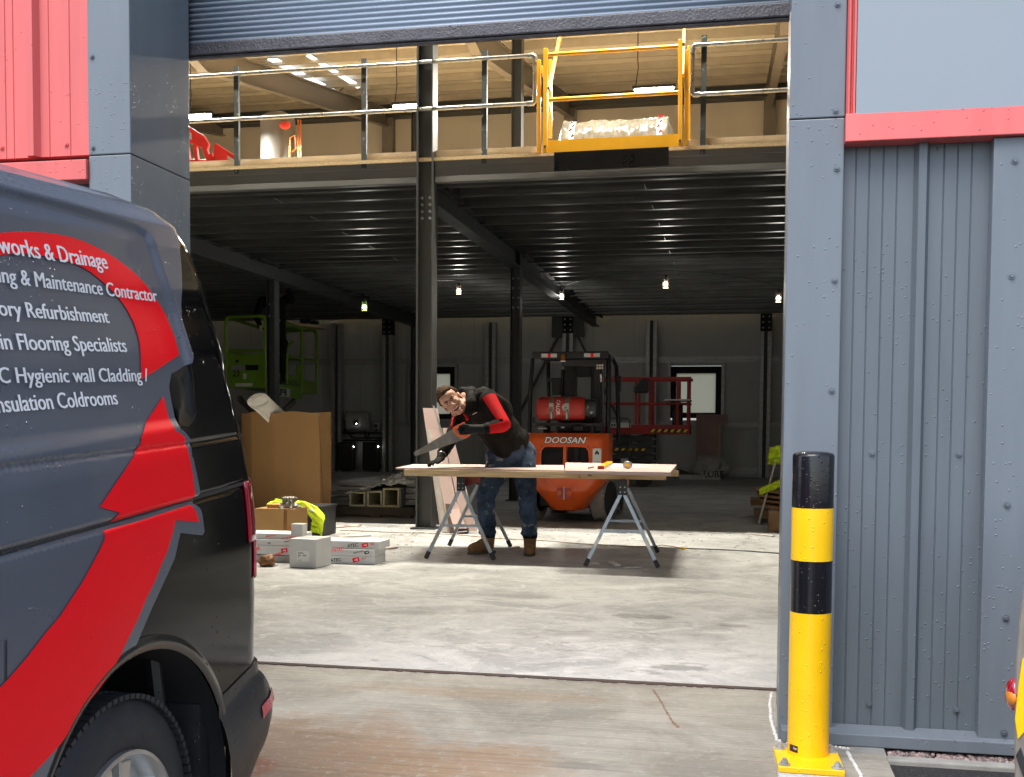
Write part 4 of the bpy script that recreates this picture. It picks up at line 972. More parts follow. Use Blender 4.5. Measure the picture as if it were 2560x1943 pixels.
# sliding door rail and door joint
m = MB(); gl = GROOVES[1][0]
ptl = [VW_(p.x, vnoff(p.x,p.y,False)-.004, p.y) for p in [gl[1].lerp(gl[-1], i/30) for i in range(31)]]
m.tube(ptl, .006, 6); m.build('door_rail', M['bumper'], van)
m = MB(); ln = [vst(6,1600+i*34) for i in range(11)]
for a, b in zip(ln, ln[1:]): m.face([VW_(a.x-.002,vnoff(a.x,a.y)+.008,a.y),VW_(a.x+.002,vnoff(a.x,a.y)+.008,a.y),VW_(b.x+.002,vnoff(b.x,b.y)+.008,b.y),VW_(b.x-.002,vnoff(b.x,b.y)+.008,b.y)])
m.build('door_gap', M['dark'], van, recalc=False)
m = MB()   # seam of the tailgate round the corner
sq = [(lerp_tab(SREAR,t_)-.055, t_) for t_ in [.0+1.1*i/40 for i in range(41)]]
m.tube([VW_(s, vnoff(s,t,False)-.0005, t) for s, t in sq], .0035, 5); m.build('tailgate_seam', M['dark'], van)
# D pillar glass and its bright edge
dg = vpoly([(915,1170),(905,1235),(945,1440),(985,1440),(1012,1400),(1000,1180),(985,1120)], R1); overlay('quarter_glass', [dg], M['blackgl'], .003, .05)
# tail lamp
def lampmap(t0, t1, d0, d1, lift=.006):
    return lambda u, v_: (lambda t: (lambda s: VW_(s+lift*.6, vnoff(s,t,False)+lift, t))(lerp_tab(SREAR,t)-d0+(d0-d1)*u))(t0+(t1-t0)*v_)
tl0, tl1, tl2 = vst(*R2(1318,640)).y, vst(*R2(1318,440)).y, vst(*R2(1290,125)).y
m = MB(); m.grid(lampmap(tl1, tl2, .17, .0006), 8, 10); o = m.build('tail_lamp', M['taillamp'], van, smooth=True, recalc=False, solid=.004)
m = MB(); m.grid(lampmap(tl0, tl1-.002, .13, .0006), 8, 8); m.build('lower_lens', M['taillamp2'], o, smooth=True, recalc=False, solid=.004)
# bumper
BT = [(.395,.012),(.5,.012),(.70,.010),(.84,.008),(.93,.006)]
def bump(u, v_):
    top = -.035+.028*min(1,u*2); bot = -.40+.15*min(1,max(0,(u*1.9-.15)))
    t = bot+(top-bot)*v_; bul = .030*sin(pi*min(1,v_*1.15))**.6 if v_ < .87 else .03*sin(pi*min(1,.87*1.15))**.6*(1-v_)/.13
    if u < .55:
        k = u/.55; s = .40+(.63-.40)*k; n = .004
    elif u < .75:
        a_ = (u-.55)/.20*pi/2; s = .63+.14*sin(a_); n = .004-.17*(1-cos(a_))
    else: s = .77; n = -.166-(u-.75)/.25*1.6
    return VW_(s+(bul if u > .6 else bul*max(0,(u-.5)*10)*.5), n+(bul if u < .7 else 0), t)
m = MB(); m.grid(bump, 90, 24); m.grid(lambda u, v_: bump(u, 1)+(vn*(-.06*v_) if u < .6 else (-vd*.06*v_ - vn*.03*v_)), 90, 1); m.build('bumper', M['bumper'], van, smooth=True, recalc=False)
m = MB(); m.grid(lambda u, v_: bump(.48+.15*u, .48+.13*v_)+vn*.004+vd*.003, 14, 3); m.build('reflector', M['taillamp2'], van, smooth=True, recalc=False)
# wheels
def make_wheel(c, out):
    ax_ = out; w_ = .215; m = MB()
    pr = [(-w_,.235),(-w_+.01,.30),(-w_+.03,RW_-.012),(-w_+.05,RW_),(-.05,RW_),(-.028,RW_-.010),(-.010,RW_-.045),(-.001,RW_-.075),(.0,RW_-.09),(-.004,.25),(-.012,.235)]
    m.lathe(c, ax_, pr, 96, False)
    for k in range(90):   # shoulder tread blocks
        a_ = 2*pi*k/90; rd = vd*cos(a_)+vu*sin(a_); tg = vu*cos(a_)-vd*sin(a_)
        m.obox(c+rd*(RW_-.004)-ax_*.040, rd*.006, tg*.0088, ax_*.028); m.obox(c+rd*(RW_-.002)-ax_*.105, rd*.006, tg*.0088, ax_*.027); m.obox(c+rd*(RW_-.004)-ax_*.168, rd*.006, tg*.0088, ax_*.024)
    ty = m.build('tyre', M['rubber'], None, smooth=45)
    m = MB(); m.lathe(c, ax_, [(-.19,.225),(-.012,.237),(.002,.236),(.004,.226),(-.012,.214),(-.05,.205),(-.06,.03)], 64, False); rim = m.build('rim', M['alloy'], None, smooth=40)
    m = MB()
    for k in range(5):
        for d_ in (-.20,.20):
            a_ = 2*pi*k/5+d_+.30; rd = vd*cos(a_)+vu*sin(a_); tg = vu*cos(a_)-vd*sin(a_)
            i0, i1 = c+rd*.05, c+rd*.213
            m.hull8([i0-tg*.012-ax_*.04, i0+tg*.012-ax_*.04, i1+tg*.034-ax_*.055, i1-tg*.034-ax_*.055, i0-tg*.010-ax_*.006, i0+tg*.010-ax_*.006, i1+tg*.024-ax_*.012, i1-tg*.024-ax_*.012])
    m.lathe(c, ax_, [(-.05,.06),(-.004,.058),(.0,.04),(.002,.002)], 24); sp = m.build('spokes', M['alloy'], None, bevel=.004)
    m = MB(); m.lathe(c, ax_, [(-.075,.21),(-.0755,.001)], 40); hb = m.build('brake_drum', M['darksolid'], None)
    return ty, rim, sp, hb
for s_, out, n_ in ((TW[0], vn, -.045), (-2.95, vn, -.045), (TW[0], -vn, -2*HALF+.045), (-2.95, -vn, -2*HALF+.045)):
    c = VW_(s_, n_, TW[1]); ty, rim, sp, hb = make_wheel(c, out)
    e = thing('wheel', c, None, None); e.parent = van; e.matrix_parent_inverse = Matrix.Translation(-van.location)
    for o in (ty, rim, sp, hb): o.parent = e; o.matrix_parent_inverse = Matrix.Translation(-c)

# ------------------------------------------------------------------ vehicle cut off at the right edge
Yv = 2.55
tt = thing('parked_vehicle', at(2700,1900,Y=Yv)*1.0, 'grey vehicle with yellow and red rear chevrons cut off by the right edge', 'vehicle')
P = [(2533,1975),(2532,1850),(2533,1740),(2536,1650),(2543,1560),(2553,1480),(2566,1420),(2590,1370),(2900,1340),(2900,2300),(2540,2300)]
EXT = V(.62,1.15,0)
m = MB(); fr = [at(*p_,Y=Yv) for p_ in P]; m.prism(fr, EXT); m.build('body', pm('vehgrey', (.20,.18,.155), .35, var=.15, vs=6, coat=.3, drops=.2), tt, bevel=.012, seg=3)
def chev(name, pts, mat): mm = MB(); mm.prism([at(*p_,Y=Yv-.004) for p_ in pts], (0,.003,0)); return mm.build(name, mat, tt)
chev('yellow_chevron', [(2538,1800),(2546,1720),(2556,1650),(2600,1600),(2600,1760),(2560,1830),(2545,1848)], M['bolly'])
chev('yellow_chevron', [(2575,1990),(2640,1890),(2700,1890),(2620,2010)], M['bolly'])
chev('red_chevron', [(2562,1852),(2602,1780),(2602,1640),(2660,1600),(2660,1780),(2590,1880)], M['redplain'])
chev('dark_stripe', [(2540,1890),(2552,1870),(2590,1980),(2580,2000)], M['bumper'])
q = at(2533,1735,Y=Yv+.03); m = MB(); m.ball(q, .016, .03, .036, 16); o = m.build('side_lamp', M['taillamp'], tt, smooth=True)
m = MB(); m.ball(q+V(-.003,-.008,-.004), .014, .024, .020, 12); m.build('amber_lens', M['amber'], o, smooth=True)
for k in (.15,.85):
    c = at(2760,2330,Y=Yv)+EXT*k; m = MB(); m.cyl(c+V(-.10,0,0), c+V(.1,0,0), .16, seg=24); m.build('wheel', M['rubber'], tt, smooth=40)
# ------------------------------------------------------------------ work table: sawhorses, timbers, boards, tools
ZTB = at(1340,1176,Y=9.0).z          # top of the plasterboard
zt_top = ZTB-.0125; zt_bot = at(1340,1192,Y=9.02).z-.012
ZH = zt_bot-.001                      # top of the sawhorse rail
def sawhorse(label, beam_mat, ends, feet_px):
    n0, n1 = ends; tt = thing('sawhorse', V(n0.x, n0.y, 0), label, 'sawhorse', 'folding sawhorses under the work table')
    d = (n1-n0).normalized(); sd = V(d.y,-d.x,0)
    m = MB(); m.bar(n0+V(0,0,ZH-.045), n1+V(0,0,ZH-.045), .055, .09); m.build('top_rail', beam_mat, tt, bevel=.004)
    m = MB()
    for p in (n0-d*.012, n1+d*.012): m.obox(p+V(0,0,ZH-.062), sd*.037, d*.012, V(0,0,.062))
    m.build('end_bracket', M['black'], tt, bevel=.003)
    m = MB()
    for bx in (-.018,.018):
        for z_ in (.06,.10): m.cyl(n0-d*.024+sd*bx+V(0,0,ZH-z_), n0-d*.03+sd*bx+V(0,0,ZH-z_), .006, seg=8)
    m.build('rivets', M['chrome'], tt)
    for p, s_ in ((n0,1),(n1,-1)):
        for k in (-1,1):
            a, b = p+sd*k*.016-d*.004*s_+V(0,0,ZH-.12), p+sd*k*.275+V(0,0,.05)-d*.05*s_
            m = MB(); m.bar(a, b, .030, .022, d); o = m.build('leg', M['zinc'], tt, bevel=.002)
            m = MB(); e = (b-a).normalized(); m.bar(b-e*.015, b+e*.052, .036, .030, d); m.build('rubber_foot', M['black'], o, bevel=.003)
            m = MB(); c = a.lerp(b,.66); m.bar(c-V(0,.018,0), a.lerp(b,.8)-V(0,.018,0), .022, .004, d); m.build('brace_plate', M['chrome'], o)
        z_ = .30; k_ = lambda k: (p+sd*k*.016+V(0,0,ZH-.12)).lerp(p+sd*k*.275+V(0,0,.05)-d*.05*s_, .56)
        m = MB(); m.bar(k_(-1), k_(1), .006, .022); m.bar(k_(-1).lerp(k_(1),.36)+V(0,-.004,0), k_(-1).lerp(k_(1),.62)+V(0,-.004,0), .006, .028); m.build('cross_strut', M['zinc'], tt)
    return tt
M['zinc'] = pm('zinc', (.36,.41,.46), .34, metal=.55, var=.15, vs=14)
sawhorse('folding sawhorse with a red rail, left one in front of the bending man', M['liftred'], (V(-2.316,9.17,0), V(-2.384,10.13,0)), 0)
sawhorse('folding sawhorse with a raw wood rail, right one in front of the forklift', pm('rawwood', (.36,.17,.10), .8, var=.35, vs=20, stretch=(1,1,6)), (V(-.912,8.99,0), V(-.985,9.99,0)), 0)
def timber(label, p0, p1, w_, h_):
    m = MB(); m.bar(p0, p1, w_, h_); o = m.build('timber_beam', M['timber'], bevel=.002); return tag(o, label, 'timber', 'timber bearers on the sawhorses')
hb_ = (zt_top-zt_bot)
zc = (zt_top+zt_bot)/2
L0, L1 = at(1009,1178,Y=9.06), at(1665,1192,Y=9.04)
tb = timber('long pale timber bearer, front edge of the work table', V(L0.x,9.09,zc), V(L1.x,9.05,zc), .045, hb_-.001)
q = at(1696,1177,Y=9.72); timber('pale timber bearer at the back of the work table, its end showing at right', V(-2.5,9.80,zc), V(q.x,9.76,zc), .045, hb_-.001)
# stamps printed on the front timber
sx = at(1470,1182,Y=9.03); o = MB(); kk = .0
for i, (w_, z_) in enumerate(((.055,.0),(.045,-.010),(.032,-.019),(.034,-.026))):
    o.box(sx.x, sx.x+w_, 9.018, 9.0195, sx.z+z_-.0022, sx.z+z_+.0022)
tag(o.build('grade_stamp', M['cable'], tb))
lettering('stamp_letter', 'G', (at(1446,1195,Y=9.02).x, 9.0195, zc-.022), (1,0,0), (0,0,1), .022, M['cable'], tb)
def slab(px, z1, th): return [at(*p,Z=z1) for p in px]
m = MB(); A = [at(989,1169.5,Z=ZTB), at(1411,1176,Z=ZTB), at(1409,1163,Z=ZTB), at(1033,1160.5,Z=ZTB)]
m.prism([p-V(0,0,.0125) for p in A], (0,0,.0125)); tag(m.build('plasterboard', M['pink'], bevel=.001), 'long narrow strip of pink plasterboard being cut on the left of the table', 'board')
m = MB(); A = [at(1412,1176.5,Z=ZTB+.013), at(1676,1181,Z=ZTB+.013), at(1691.6,1161.5,Z=ZTB+.013), at(1414,1156.5,Z=ZTB+.013)]
m.prism([p-V(0,0,.0255) for p in A], (0,0,.0125)); m.prism([p-V(0,0,.0125) for p in A], (0,0,.0125)); tag(m.build('plasterboard', M['pink'], bevel=.001), 'wide pair of pink plasterboard sheets on the right half of the table', 'board')
ZT2 = ZTB+.0135
a, b = at(1502,1173.5,Z=ZT2), at(1525,1160,Z=ZT2); dd = (b-a).normalized(); a_end = a
tt = thing('spirit_level', a, 'yellow spirit level with dark red end caps lying across the table', 'spirit level')
m = MB(); m.bar(a+dd*.03+V(0,0,.013), b-dd*.03+V(0,0,.013), .052, .024, (0,0,1)); m.build('body', M['bolly'], tt, bevel=.002)
for p, s_ in ((a,1),(b,-1)): m = MB(); m.bar(p+V(0,0,.0135), p+dd*s_*.032+V(0,0,.0135), .055, .026); m.build('end_cap', M['liftred'], tt, bevel=.003)
m = MB(); c = a.lerp(b,.5); m.bar(c+V(0,0,.026), c+dd*.05+V(0,0,.026), .016, .004); m.build('vial', M['lime'], tt)
p = at(1569,1172,Z=ZT2); tt = thing('tape_measure', p, 'chrome tape measure standing on the right sheet of the table', 'tape measure')
m = MB(); m.prism([p+V(.042*cos(a_)*(1 if abs(cos(a_))<.8 else .93),-.02,.032+.032*sin(a_)) for a_ in [2*pi*i/20 for i in range(20)]], (0,.04,0)); m.build('case', M['chrome'], tt, bevel=.006, smooth=40)
m = MB(); m.box(p.x-.02,p.x+.02,p.y-.0215,p.y-.0205,p.z+.018,p.z+.046); m.build('badge', M['bolly'], tt)
a, b = at(1471,1170.5,Z=ZT2+.004), at(1484,1167.5,Z=ZT2+.004); m = MB(); m.cyl(a, b, .006, seg=6); tag(m.build('pencil', M['liftred']), 'short red carpenter pencil lying left of the spirit level', 'pencil')
m = MB(); A = [at(1524,1168,Z=ZT2), at(1617,1171,Z=ZT2), at(1617,1168.5,Z=ZT2), at(1532,1161,Z=ZT2)]; m.prism(A, (0,0,.003)); tag(m.build('metal_rule', M['paper']), 'white sheet and rule lying under the tape measure', 'rule')

# pink offcuts leaning on the near column
def lean(label, q, yt, yb, mat, th=.0125, name='plasterboard_offcut', cat='board'):
    TL, TR, BR, BL = q; A = [at(*TL,Y=yt), at(*TR,Y=yt), at(*BR,Y=yb), at(*BL,Y=yb)]
    dz = min(A[2].z, A[3].z)
    for p in A[2:]: p.z = max(.002, p.z) if dz < .05 else p.z
    n = (A[1]-A[0]).cross(A[3]-A[0]).normalized(); n = n if n.y > 0 else -n
    m = MB(); m.prism(A, n*th); return tag(m.build(name, mat), label, cat, 'plasterboard offcuts leaning on the column' if cat == 'board' else None)
lean('tallest pink plasterboard offcut, leaning furthest left on the column', ((1057,1020),(1094,1021),(1137,1328),(1101,1328)), 11.66, 11.46, M['pink'])
lean('pale plasterboard offcut edge on, second from the left on the column', ((1066,1076),(1078,1072),(1120,1330),(1106,1330)), 11.62, 11.42, M['plaster'])
lean('narrow pink offcut with square top, middle of those leaning on the column', ((1076,1072),(1104,1071),(1155,1330),(1122,1331)), 11.58, 11.38, M['pink'])
lean('dark brown offcut between the pink ones on the column', ((1096,1150),(1106,1150),(1137,1331),(1124,1331)), 11.55, 11.36, pm('brownedge', (.10,.065,.05), .8))
lean('wide pink offcut under the bending man\'s arm, leaning furthest right', ((1106,1070),(1127,1070),(1192,1327),(1158,1329)), 11.57, 11.40, M['pink'])
lean('short pink offcut in front of the others at the foot of the column', ((1107,1230),(1131,1226),(1168,1329),(1138,1332)), 11.50, 11.33, M['pink'])
lean('slim grey metal strip leaning in front of the tallest offcut', ((1081,1014),(1085.5,1014),(1109,1090),(1105,1090)), 11.60, 11.56, M['galv'], .006, 'metal_strip', 'strip')
m = MB(); q = at(1157,1330,Z=.02); m.box(q.x-.06,q.x+.06,q.y-.03,q.y+.03,.001,.06); tag(m.build('rubber_block', M['black'], bevel=.006), 'small dark block on the floor behind the left sawhorse', 'block')

# ------------------------------------------------------------------ boxes at the left
pA,pB_,pC,pD,pE = at(630,1297,Y=13.35), at(688,1297,Y=13.0), at(752,1297,Y=12.75), at(800,1297,Y=12.6), at(828,1297,Y=12.72)
HB = at(752,1031,Y=12.75).z
plan = [pA,pB_,pC,pD,pE, V(-5.3,13.75,0), V(-5.7,14.2,0), V(-6.72,14.2,0)]
tt = thing('cardboard_box', V(pC.x,13.2,0), 'tall open brown cardboard box with a white foam roll sticking out of it', 'box')
m = MB(); n = len(plan)
for i in range(n):
    a, b = plan[i], plan[(i+1)%n]; k = 10
    def wall(u, v_, a=a, b=b): 
        p = a.lerp(b,u); bow = .012*noise.noise(V(p.x*3,v_*3,1))*(1 if 0<u<1 else .4); return V(p.x, p.y+bow, .003+HB*v_*(1+.008*sin(p.x*9)))
    m.grid(wall, 6, 14)
bmesh.ops.remove_doubles(m.bm, verts=m.bm.verts, dist=.001); m.build('sides', M['card'], tt, solid=.007)
m = MB()
for px in (722,): a, b = at(px,1036,Y=12.86), at(px+1.5,1100,Y=12.86); m.bar(a, b, .004, .004)
a, b = at(797,1040,Y=12.58), at(811,1297,Y=12.62); m.bar(a+V(0,-.004,0), b+V(0,-.004,0), .008, .006); m.build('creases', pm('crease', (.16,.085,.03), .8), tt)
m = MB(); m.face([V(p.x,p.y,HB-.25) for p in plan]); m.build('filling', M['card'], tt)
# foam roll
fc = at(684,1024,Y=13.1); m = MB()
def roll(u, v_):
    th = .4+u*3.4*pi; r_ = .085+.030*u*1.9; wob = .02*noise.noise(V(u*5,v_*2,0)); ax_ = -.32+.72*v_
    x = (r_+wob)*cos(th)*1.1; z = (r_+wob)*sin(th)*.95
    return fc+V(x*.85-ax_*.36+z*.25, x*.3-ax_*.30, z*.75+ax_*.42-.05)
m.grid(roll, 90, 8); tag(m.build('foam_roll', M['foam'], smooth=True, solid=.012), 'white foam roll poking out of the tall cardboard box', 'foam roll')

# white cube box
A = [at(723.5,1418,Z=.003), at(791,1421,Z=.003), at(828,1411,Z=.003)]; A.append(A[0]+A[2]-A[1])
hc = at(791,1350,Y=A[1].y).z
tt = thing('white_box', A[0], 'white square carton with a paper label, nearest of the boxes by the van', 'box')
m = MB(); m.prism(A, (0,0,hc)); m.build('carton', M['whitebox'], tt, bevel=.004)
ux = (A[1]-A[0]); uz = V(0,0,1); nrm = V(ux.y,-ux.x,0).normalized(); 
lp = lambda u, v_, k=.0015: A[0]+ux*u+uz*hc*v_+nrm*k
m = MB(); m.face([lp(.28,.22), lp(.74,.22), lp(.74,.58), lp(.28,.58)]); o = m.build('paper_label', M['paper'], tt)
m = MB()
for i, (u0, u1, v_) in enumerate(((.32,.5,.53),(.32,.56,.49),(.32,.42,.44),(.5,.64,.44),(.32,.44,.41),(.5,.62,.41),(.32,.37,.37),(.33,.44,.26))): m.face([lp(u0,v_-.008,.0025), lp(u1,v_-.008,.0025), lp(u1,v_+.008,.0025), lp(u0,v_+.008,.0025)])
m.build('label_print', M['cable'], o)
m = MB(); c0 = A[0].lerp(A[1],.0); m.prism([p+V(0,0,hc+.0005) for p in (A[0].lerp(A[1],.0).lerp(A[3].lerp(A[2],0),.44), A[1].lerp(A[2],.44), A[1].lerp(A[2],.56), A[0].lerp(A[3],.56))], (0,0,.001)); m.build('tape', pm('tape', (.45,.38,.28), .3), tt)
bx = A[0].lerp(A[3],.75)+V(.06,0,0); s0, s1 = at(727,1340,Y=bx.y), at(759,1311,Y=bx.y)
m = MB(); m.box(s0.x, s1.x-.01, bx.y, bx.y+.10, hc+.002, s1.z); tag(m.build('small_box', M['whitebox'], bevel=.003), 'small plain white carton on top of the white square carton', 'box')

# long white cartons with red and black print
def carton(x0, x1, y0, y1, z0, z1, label, prints, halves=False):
    tt = thing('long_carton', V(x0,y0,z0), label, 'carton', 'long white printed cartons')
    m = MB(); m.box(x0,x1,y0,y1,z0+.001,z1-.001); m.build('carton', M['white'], tt, bevel=.003)
    if halves: m = MB(); m.box(x0,x1,y0-.001,y0-.0002,(z0+z1)/2-.002,(z0+z1)/2+.002); m.build('lid_line', M['steel'], tt)
    for (u, v_, h, txt, mt, ang) in prints:
        a_ = radians(ang); o = V(x0+(x1-x0)*u, y0-.002, z0+(z1-z0)*v_)
        if txt == '[]':
            m = MB(); d1, d2 = V(cos(a_),0,sin(a_)), V(-sin(a_),0,cos(a_)); m.obox(o, d1*h*.8, V(0,.0005,0), d2*h*.5); m.build('logo', mt, tt)
            m = MB(); m.obox(o+V(0,-.001,0), d1*h*.35, V(0,.0005,0), d2*h*.12); m.obox(o+V(0,-.001,0)+d1*h*.3, d1*h*.1, V(0,.0005,0), d2*h*.3); m.build('logo_mark', M['letter'], tt)
        else: lettering('print', txt, o, (cos(a_),0,sin(a_)), (-sin(a_),0,cos(a_)), h, mt, tt, bold=.02)
    return tt
yk = A[0].y+.30; X = lambda px, y: at(px,1380,Y=y).x; Zp = lambda py, y: at(800,py,Y=y).z
RD, BK = M['vinylred'], M['cable']
zl = [0.001, Zp(1391,yk), Zp(1367,yk), Zp(1352,yk), Zp(1338,yk)]
m = MB(); m.box(X(600,yk), X(722,yk), yk, yk+.3, .001, zl[1]-.004); tag(m.build('grey_tray', M['galv'], bevel=.003), 'flat grey metal tray under the left cartons', 'tray')
carton(X(560,yk), X(742,yk), yk, yk+.28, zl[1], zl[2], 'white printed carton with upside down red lettering, lowest of the left stack', [(.50,.85,.028,'VENTATEC',RD,190),(.80,.35,.022,'VENT',RD,196),(.83,.5,.035,'[]',RD,12)])
carton(X(560,yk), X(744,yk), yk, yk+.28, zl[2], zl[3], 'white printed carton in the middle of the left stack', [(.82,.5,.013,'VENTATEC',BK,10),(.62,.35,.013,'[]',BK,10)])
carton(X(560,yk), X(746,yk), yk+.02, yk+.30, zl[3], zl[4], 'white printed carton on top of the left stack', [(.96,.85,.02,'VENTATEC',RD,193),(.55,.3,.013,'VENTATEC',RD,8)])
yq = yk+.02; zq = [.001, Zp(1388,yq), Zp(1371,yq), Zp(1352,yq)]
carton(X(770,yq), X(937,yq), yq, yq+.28, zq[0], zq[1], 'white printed carton at the bottom of the right stack', [(.34,.2,.026,'ATEC',BK,6),(.87,.9,.012,'ATEC',RD,190),(.72,.55,.036,'[]',RD,14)])
carton(X(770,yq), X(937,yq), yq, yq+.28, zq[1], zq[2], 'white printed carton in the middle of the right stack', [(.36,.5,.024,'TATEC',RD,10),(.68,.3,.013,'VENTATEC',BK,14),(.88,.6,.024,'[]',BK,14)])
carton(X(770,yq), X(945,yq), yq+.03, yq+.31, zq[2], zq[3], 'white printed carton on top of the right stack', [(.55,.15,.026,'ATEC',BK,8),(.80,.55,.032,'[]',RD,12),(.88,.5,.02,'VE',RD,12)])

# open brown box, black crate, hi-vis vest, bag
yo = 9.75; z0_, z1_ = at(680,1337,Y=yo).z-.25, at(680,1272,Y=yo).z
tt = thing('open_box', V(X(680,yo),yo,0), 'open brown box with flaps hanging down and black printed base', 'box')
xa, xb = at(637,1300,Y=yo).x, at(733,1300,Y=yo).x; zm_ = at(680,1327,Y=yo).z
m = MB(); m.box(xa, xb, yo, yo+.35, .002, z1_); m.build('carton', M['card'], tt, bevel=.003)
m = MB(); m.box(xa, xb, yo-.003, yo-.0005, .004, zm_); o = m.build('printed_base', M['cable'], tt)
m = MB()
for i in range(3): m.box(xa+.07+i*.10, xa+.13+i*.10, yo-.005, yo-.0035, zm_-.035, zm_-.004)
m.build('print_blocks', M['white'], o)
m = MB(); m.box(xa+.01, xa+.045, yo-.005, yo-.0035, zm_-.03, zm_-.006); m.box(xb-.06,xb-.028,yo-.005,yo-.0035,.01,z1_); m.build('orange_print', M['amber'], o)
for q4 in (((634,1273),(709,1275),(707,1326),(636,1324)), ((718,1276),(768,1268),(768,1318),(718,1312))):
    m = MB(); Aq = [at(*p,Y=yo-.03-.02*k) for k, p in zip((0,0,1,1),q4)]; m.prism(Aq, (0,.006,0)); m.build('flap', M['cardl'], tt)
m = MB(); m.box(xa+.1, xa+.32, yo+.06, yo+.30, z1_-.02, z1_+.035); m.build('inner_card', M['cardl'], tt)
yc_ = 10.6; xa, xb = at(740,1300,Y=yc_).x, at(801,1300,Y=yc_).x; zc1 = at(770,1272,Y=yc_).z
tt = thing('black_crate', V(xa,yc_,0), 'black plastic crate under the draped yellow vest', 'crate')
m = MB()
for a_ in ((xa-.3,xb,yc_,yc_+.03),(xa-.3,xb,yc_+.42,yc_+.45),(xa-.3,xa-.27,yc_,yc_+.45),(xb-.03,xb,yc_,yc_+.45)): m.box(*a_, .002, zc1)
m.build('shell', M['black'], tt, bevel=.006)
m = MB(); m.box(xa-.31, xb+.01, yc_-.01, yc_+.46, zc1+.001, zc1+.025); m.build('lid', M['black'], tt, bevel=.006)
def cloth(fn, nu, nv, name, mat, label, cat, group=None, th=.006):
    m = MB(); m.grid(fn, nu, nv); return tag(m.build(name, mat, smooth=True, solid=th), label, cat, group)
def vest1(u, v_):
    pxs = [(668,1262),(690,1247),(722,1252),(760,1252),(792,1268),(812,1288)]; k = u*(len(pxs)-1); i = min(int(k),len(pxs)-2); f = k-i
    px, py = pxs[i][0]*(1-f)+pxs[i+1][0]*f, pxs[i][1]*(1-f)+pxs[i+1][1]*f
    drop = v_*(22+34*max(0,(u-.62))/.38); nz = noise.noise(V(u*6,v_*4,2)); 
    return at(px-5*v_*max(0,u-.6)*4+nz*2, py+drop+nz*5, Y=yc_-.06-.10*sin(v_*pi)*(.5+u*.5)+.06*nz)
cv = cloth(vest1, 60, 24, 'safety_vest', M['hivis'], 'bright yellow safety vest draped over the crate beside the cardboard box', 'vest', 'yellow safety vests')
m = MB(); m.grid(lambda u, v_: vest1(.70+.07*u, .05+.5*v_)+V(0,-.012,.003), 4, 10); m.build('reflective_band', M['reflect'], cv, smooth=True)
def vest1b(u, v_):
    nz = noise.noise(V(u*5,v_*5,7)); return at(782+22*u-6*v_+nz*2, 1300+30*v_+4*u, Y=yc_-.08+.05*nz-.03*sin(u*pi))
m = MB(); m.grid(vest1b, 16, 16); m.build('hanging_corner', M['hivis'], cv, smooth=True, solid=.006)
def bag(u, v_):
    th = u*2*pi; r_ = .065*(1-v_**1.5)+.006; nz = noise.noise(V(cos(th)*2,sin(th)*2,v_*3))*.045+noise.noise(V(cos(th)*5,sin(th)*5,v_*7))*.02
    c = at(722,1276,Y=yo+.1); return c+V((r_+nz)*cos(th)*1.3, (r_+nz)*sin(th), v_*.13+nz*.35)
cloth(bag, 40, 16, 'plastic_bag', M['wrap'], 'crumpled clear plastic bag on top of the open brown box', 'bag', th=.002)
def lump(c, rx, ry, rz, seed, amp=.35, fq=1.6):
    m = MB(); bmesh.ops.create_icosphere(m.bm, subdivisions=4, radius=1)
    for v in m.bm.verts:
        n_ = noise.noise(v.co*fq+V(seed,0,0)); n2 = abs(noise.noise(v.co*fq*2.6+V(0,seed,0))); k = 1+amp*n_-amp*.9*n2
        v.co = Vector(c)+V(v.co.x*rx*k, v.co.y*ry*k, max(-.95,v.co.z)*rz*k)
    return m
q = at(660,1418,Z=.0); tag(lump(q+V(0,.05,.045), .075,.06,.05, 3).build('paper_bag', pm('brownpaper', (.22,.095,.03), .6, var=.3, vs=12), smooth=True), 'crumpled brown paper bag on the floor by the van bumper', 'bag')
m = MB(); q = at(677,1414,Z=.001); m.prism([q, q+V(.045,.0,0), q+V(.05,.03,0), q+V(.01,.03,0)], (0,0,.012)); tag(m.build('white_scrap', M['paper']), 'small white scrap beside the brown paper bag', 'scrap')

# wrapped insulated panels on a pallet
ypl = 13.1; tt = thing('pallet', V(at(940,1290,Y=ypl).x,ypl,0), 'dark timber pallet under the wrapped panels, behind the near column', 'pallet')
xa, xb = at(826,1290,Y=ypl).x, at(1032,1290,Y=ypl).x; zp = at(940,1268,Y=ypl).z
m = MB()
for y_ in (ypl,ypl+.55,ypl+1.1): m.box(xa,xb,y_,y_+.1,zp-.10,zp-.025)
for y_ in [ypl-.01+.2*i for i in range(7)]: m.box(xa,xb,y_,y_+.12,zp-.022,zp)
for y_ in (ypl,ypl+1.1): m.box(xa,xb,y_,y_+.1,.002,.02)
for x_ in (xa+.05,(xa+xb)/2,xb-.15):
    for y_ in (ypl,ypl+.55,ypl+1.1): m.box(x_,x_+.12,y_+.001,y_+.099,.021,zp-.101)
m.build('boards', pm('palletwood', (.07,.055,.04), .85, var=.3, vs=9), tt)
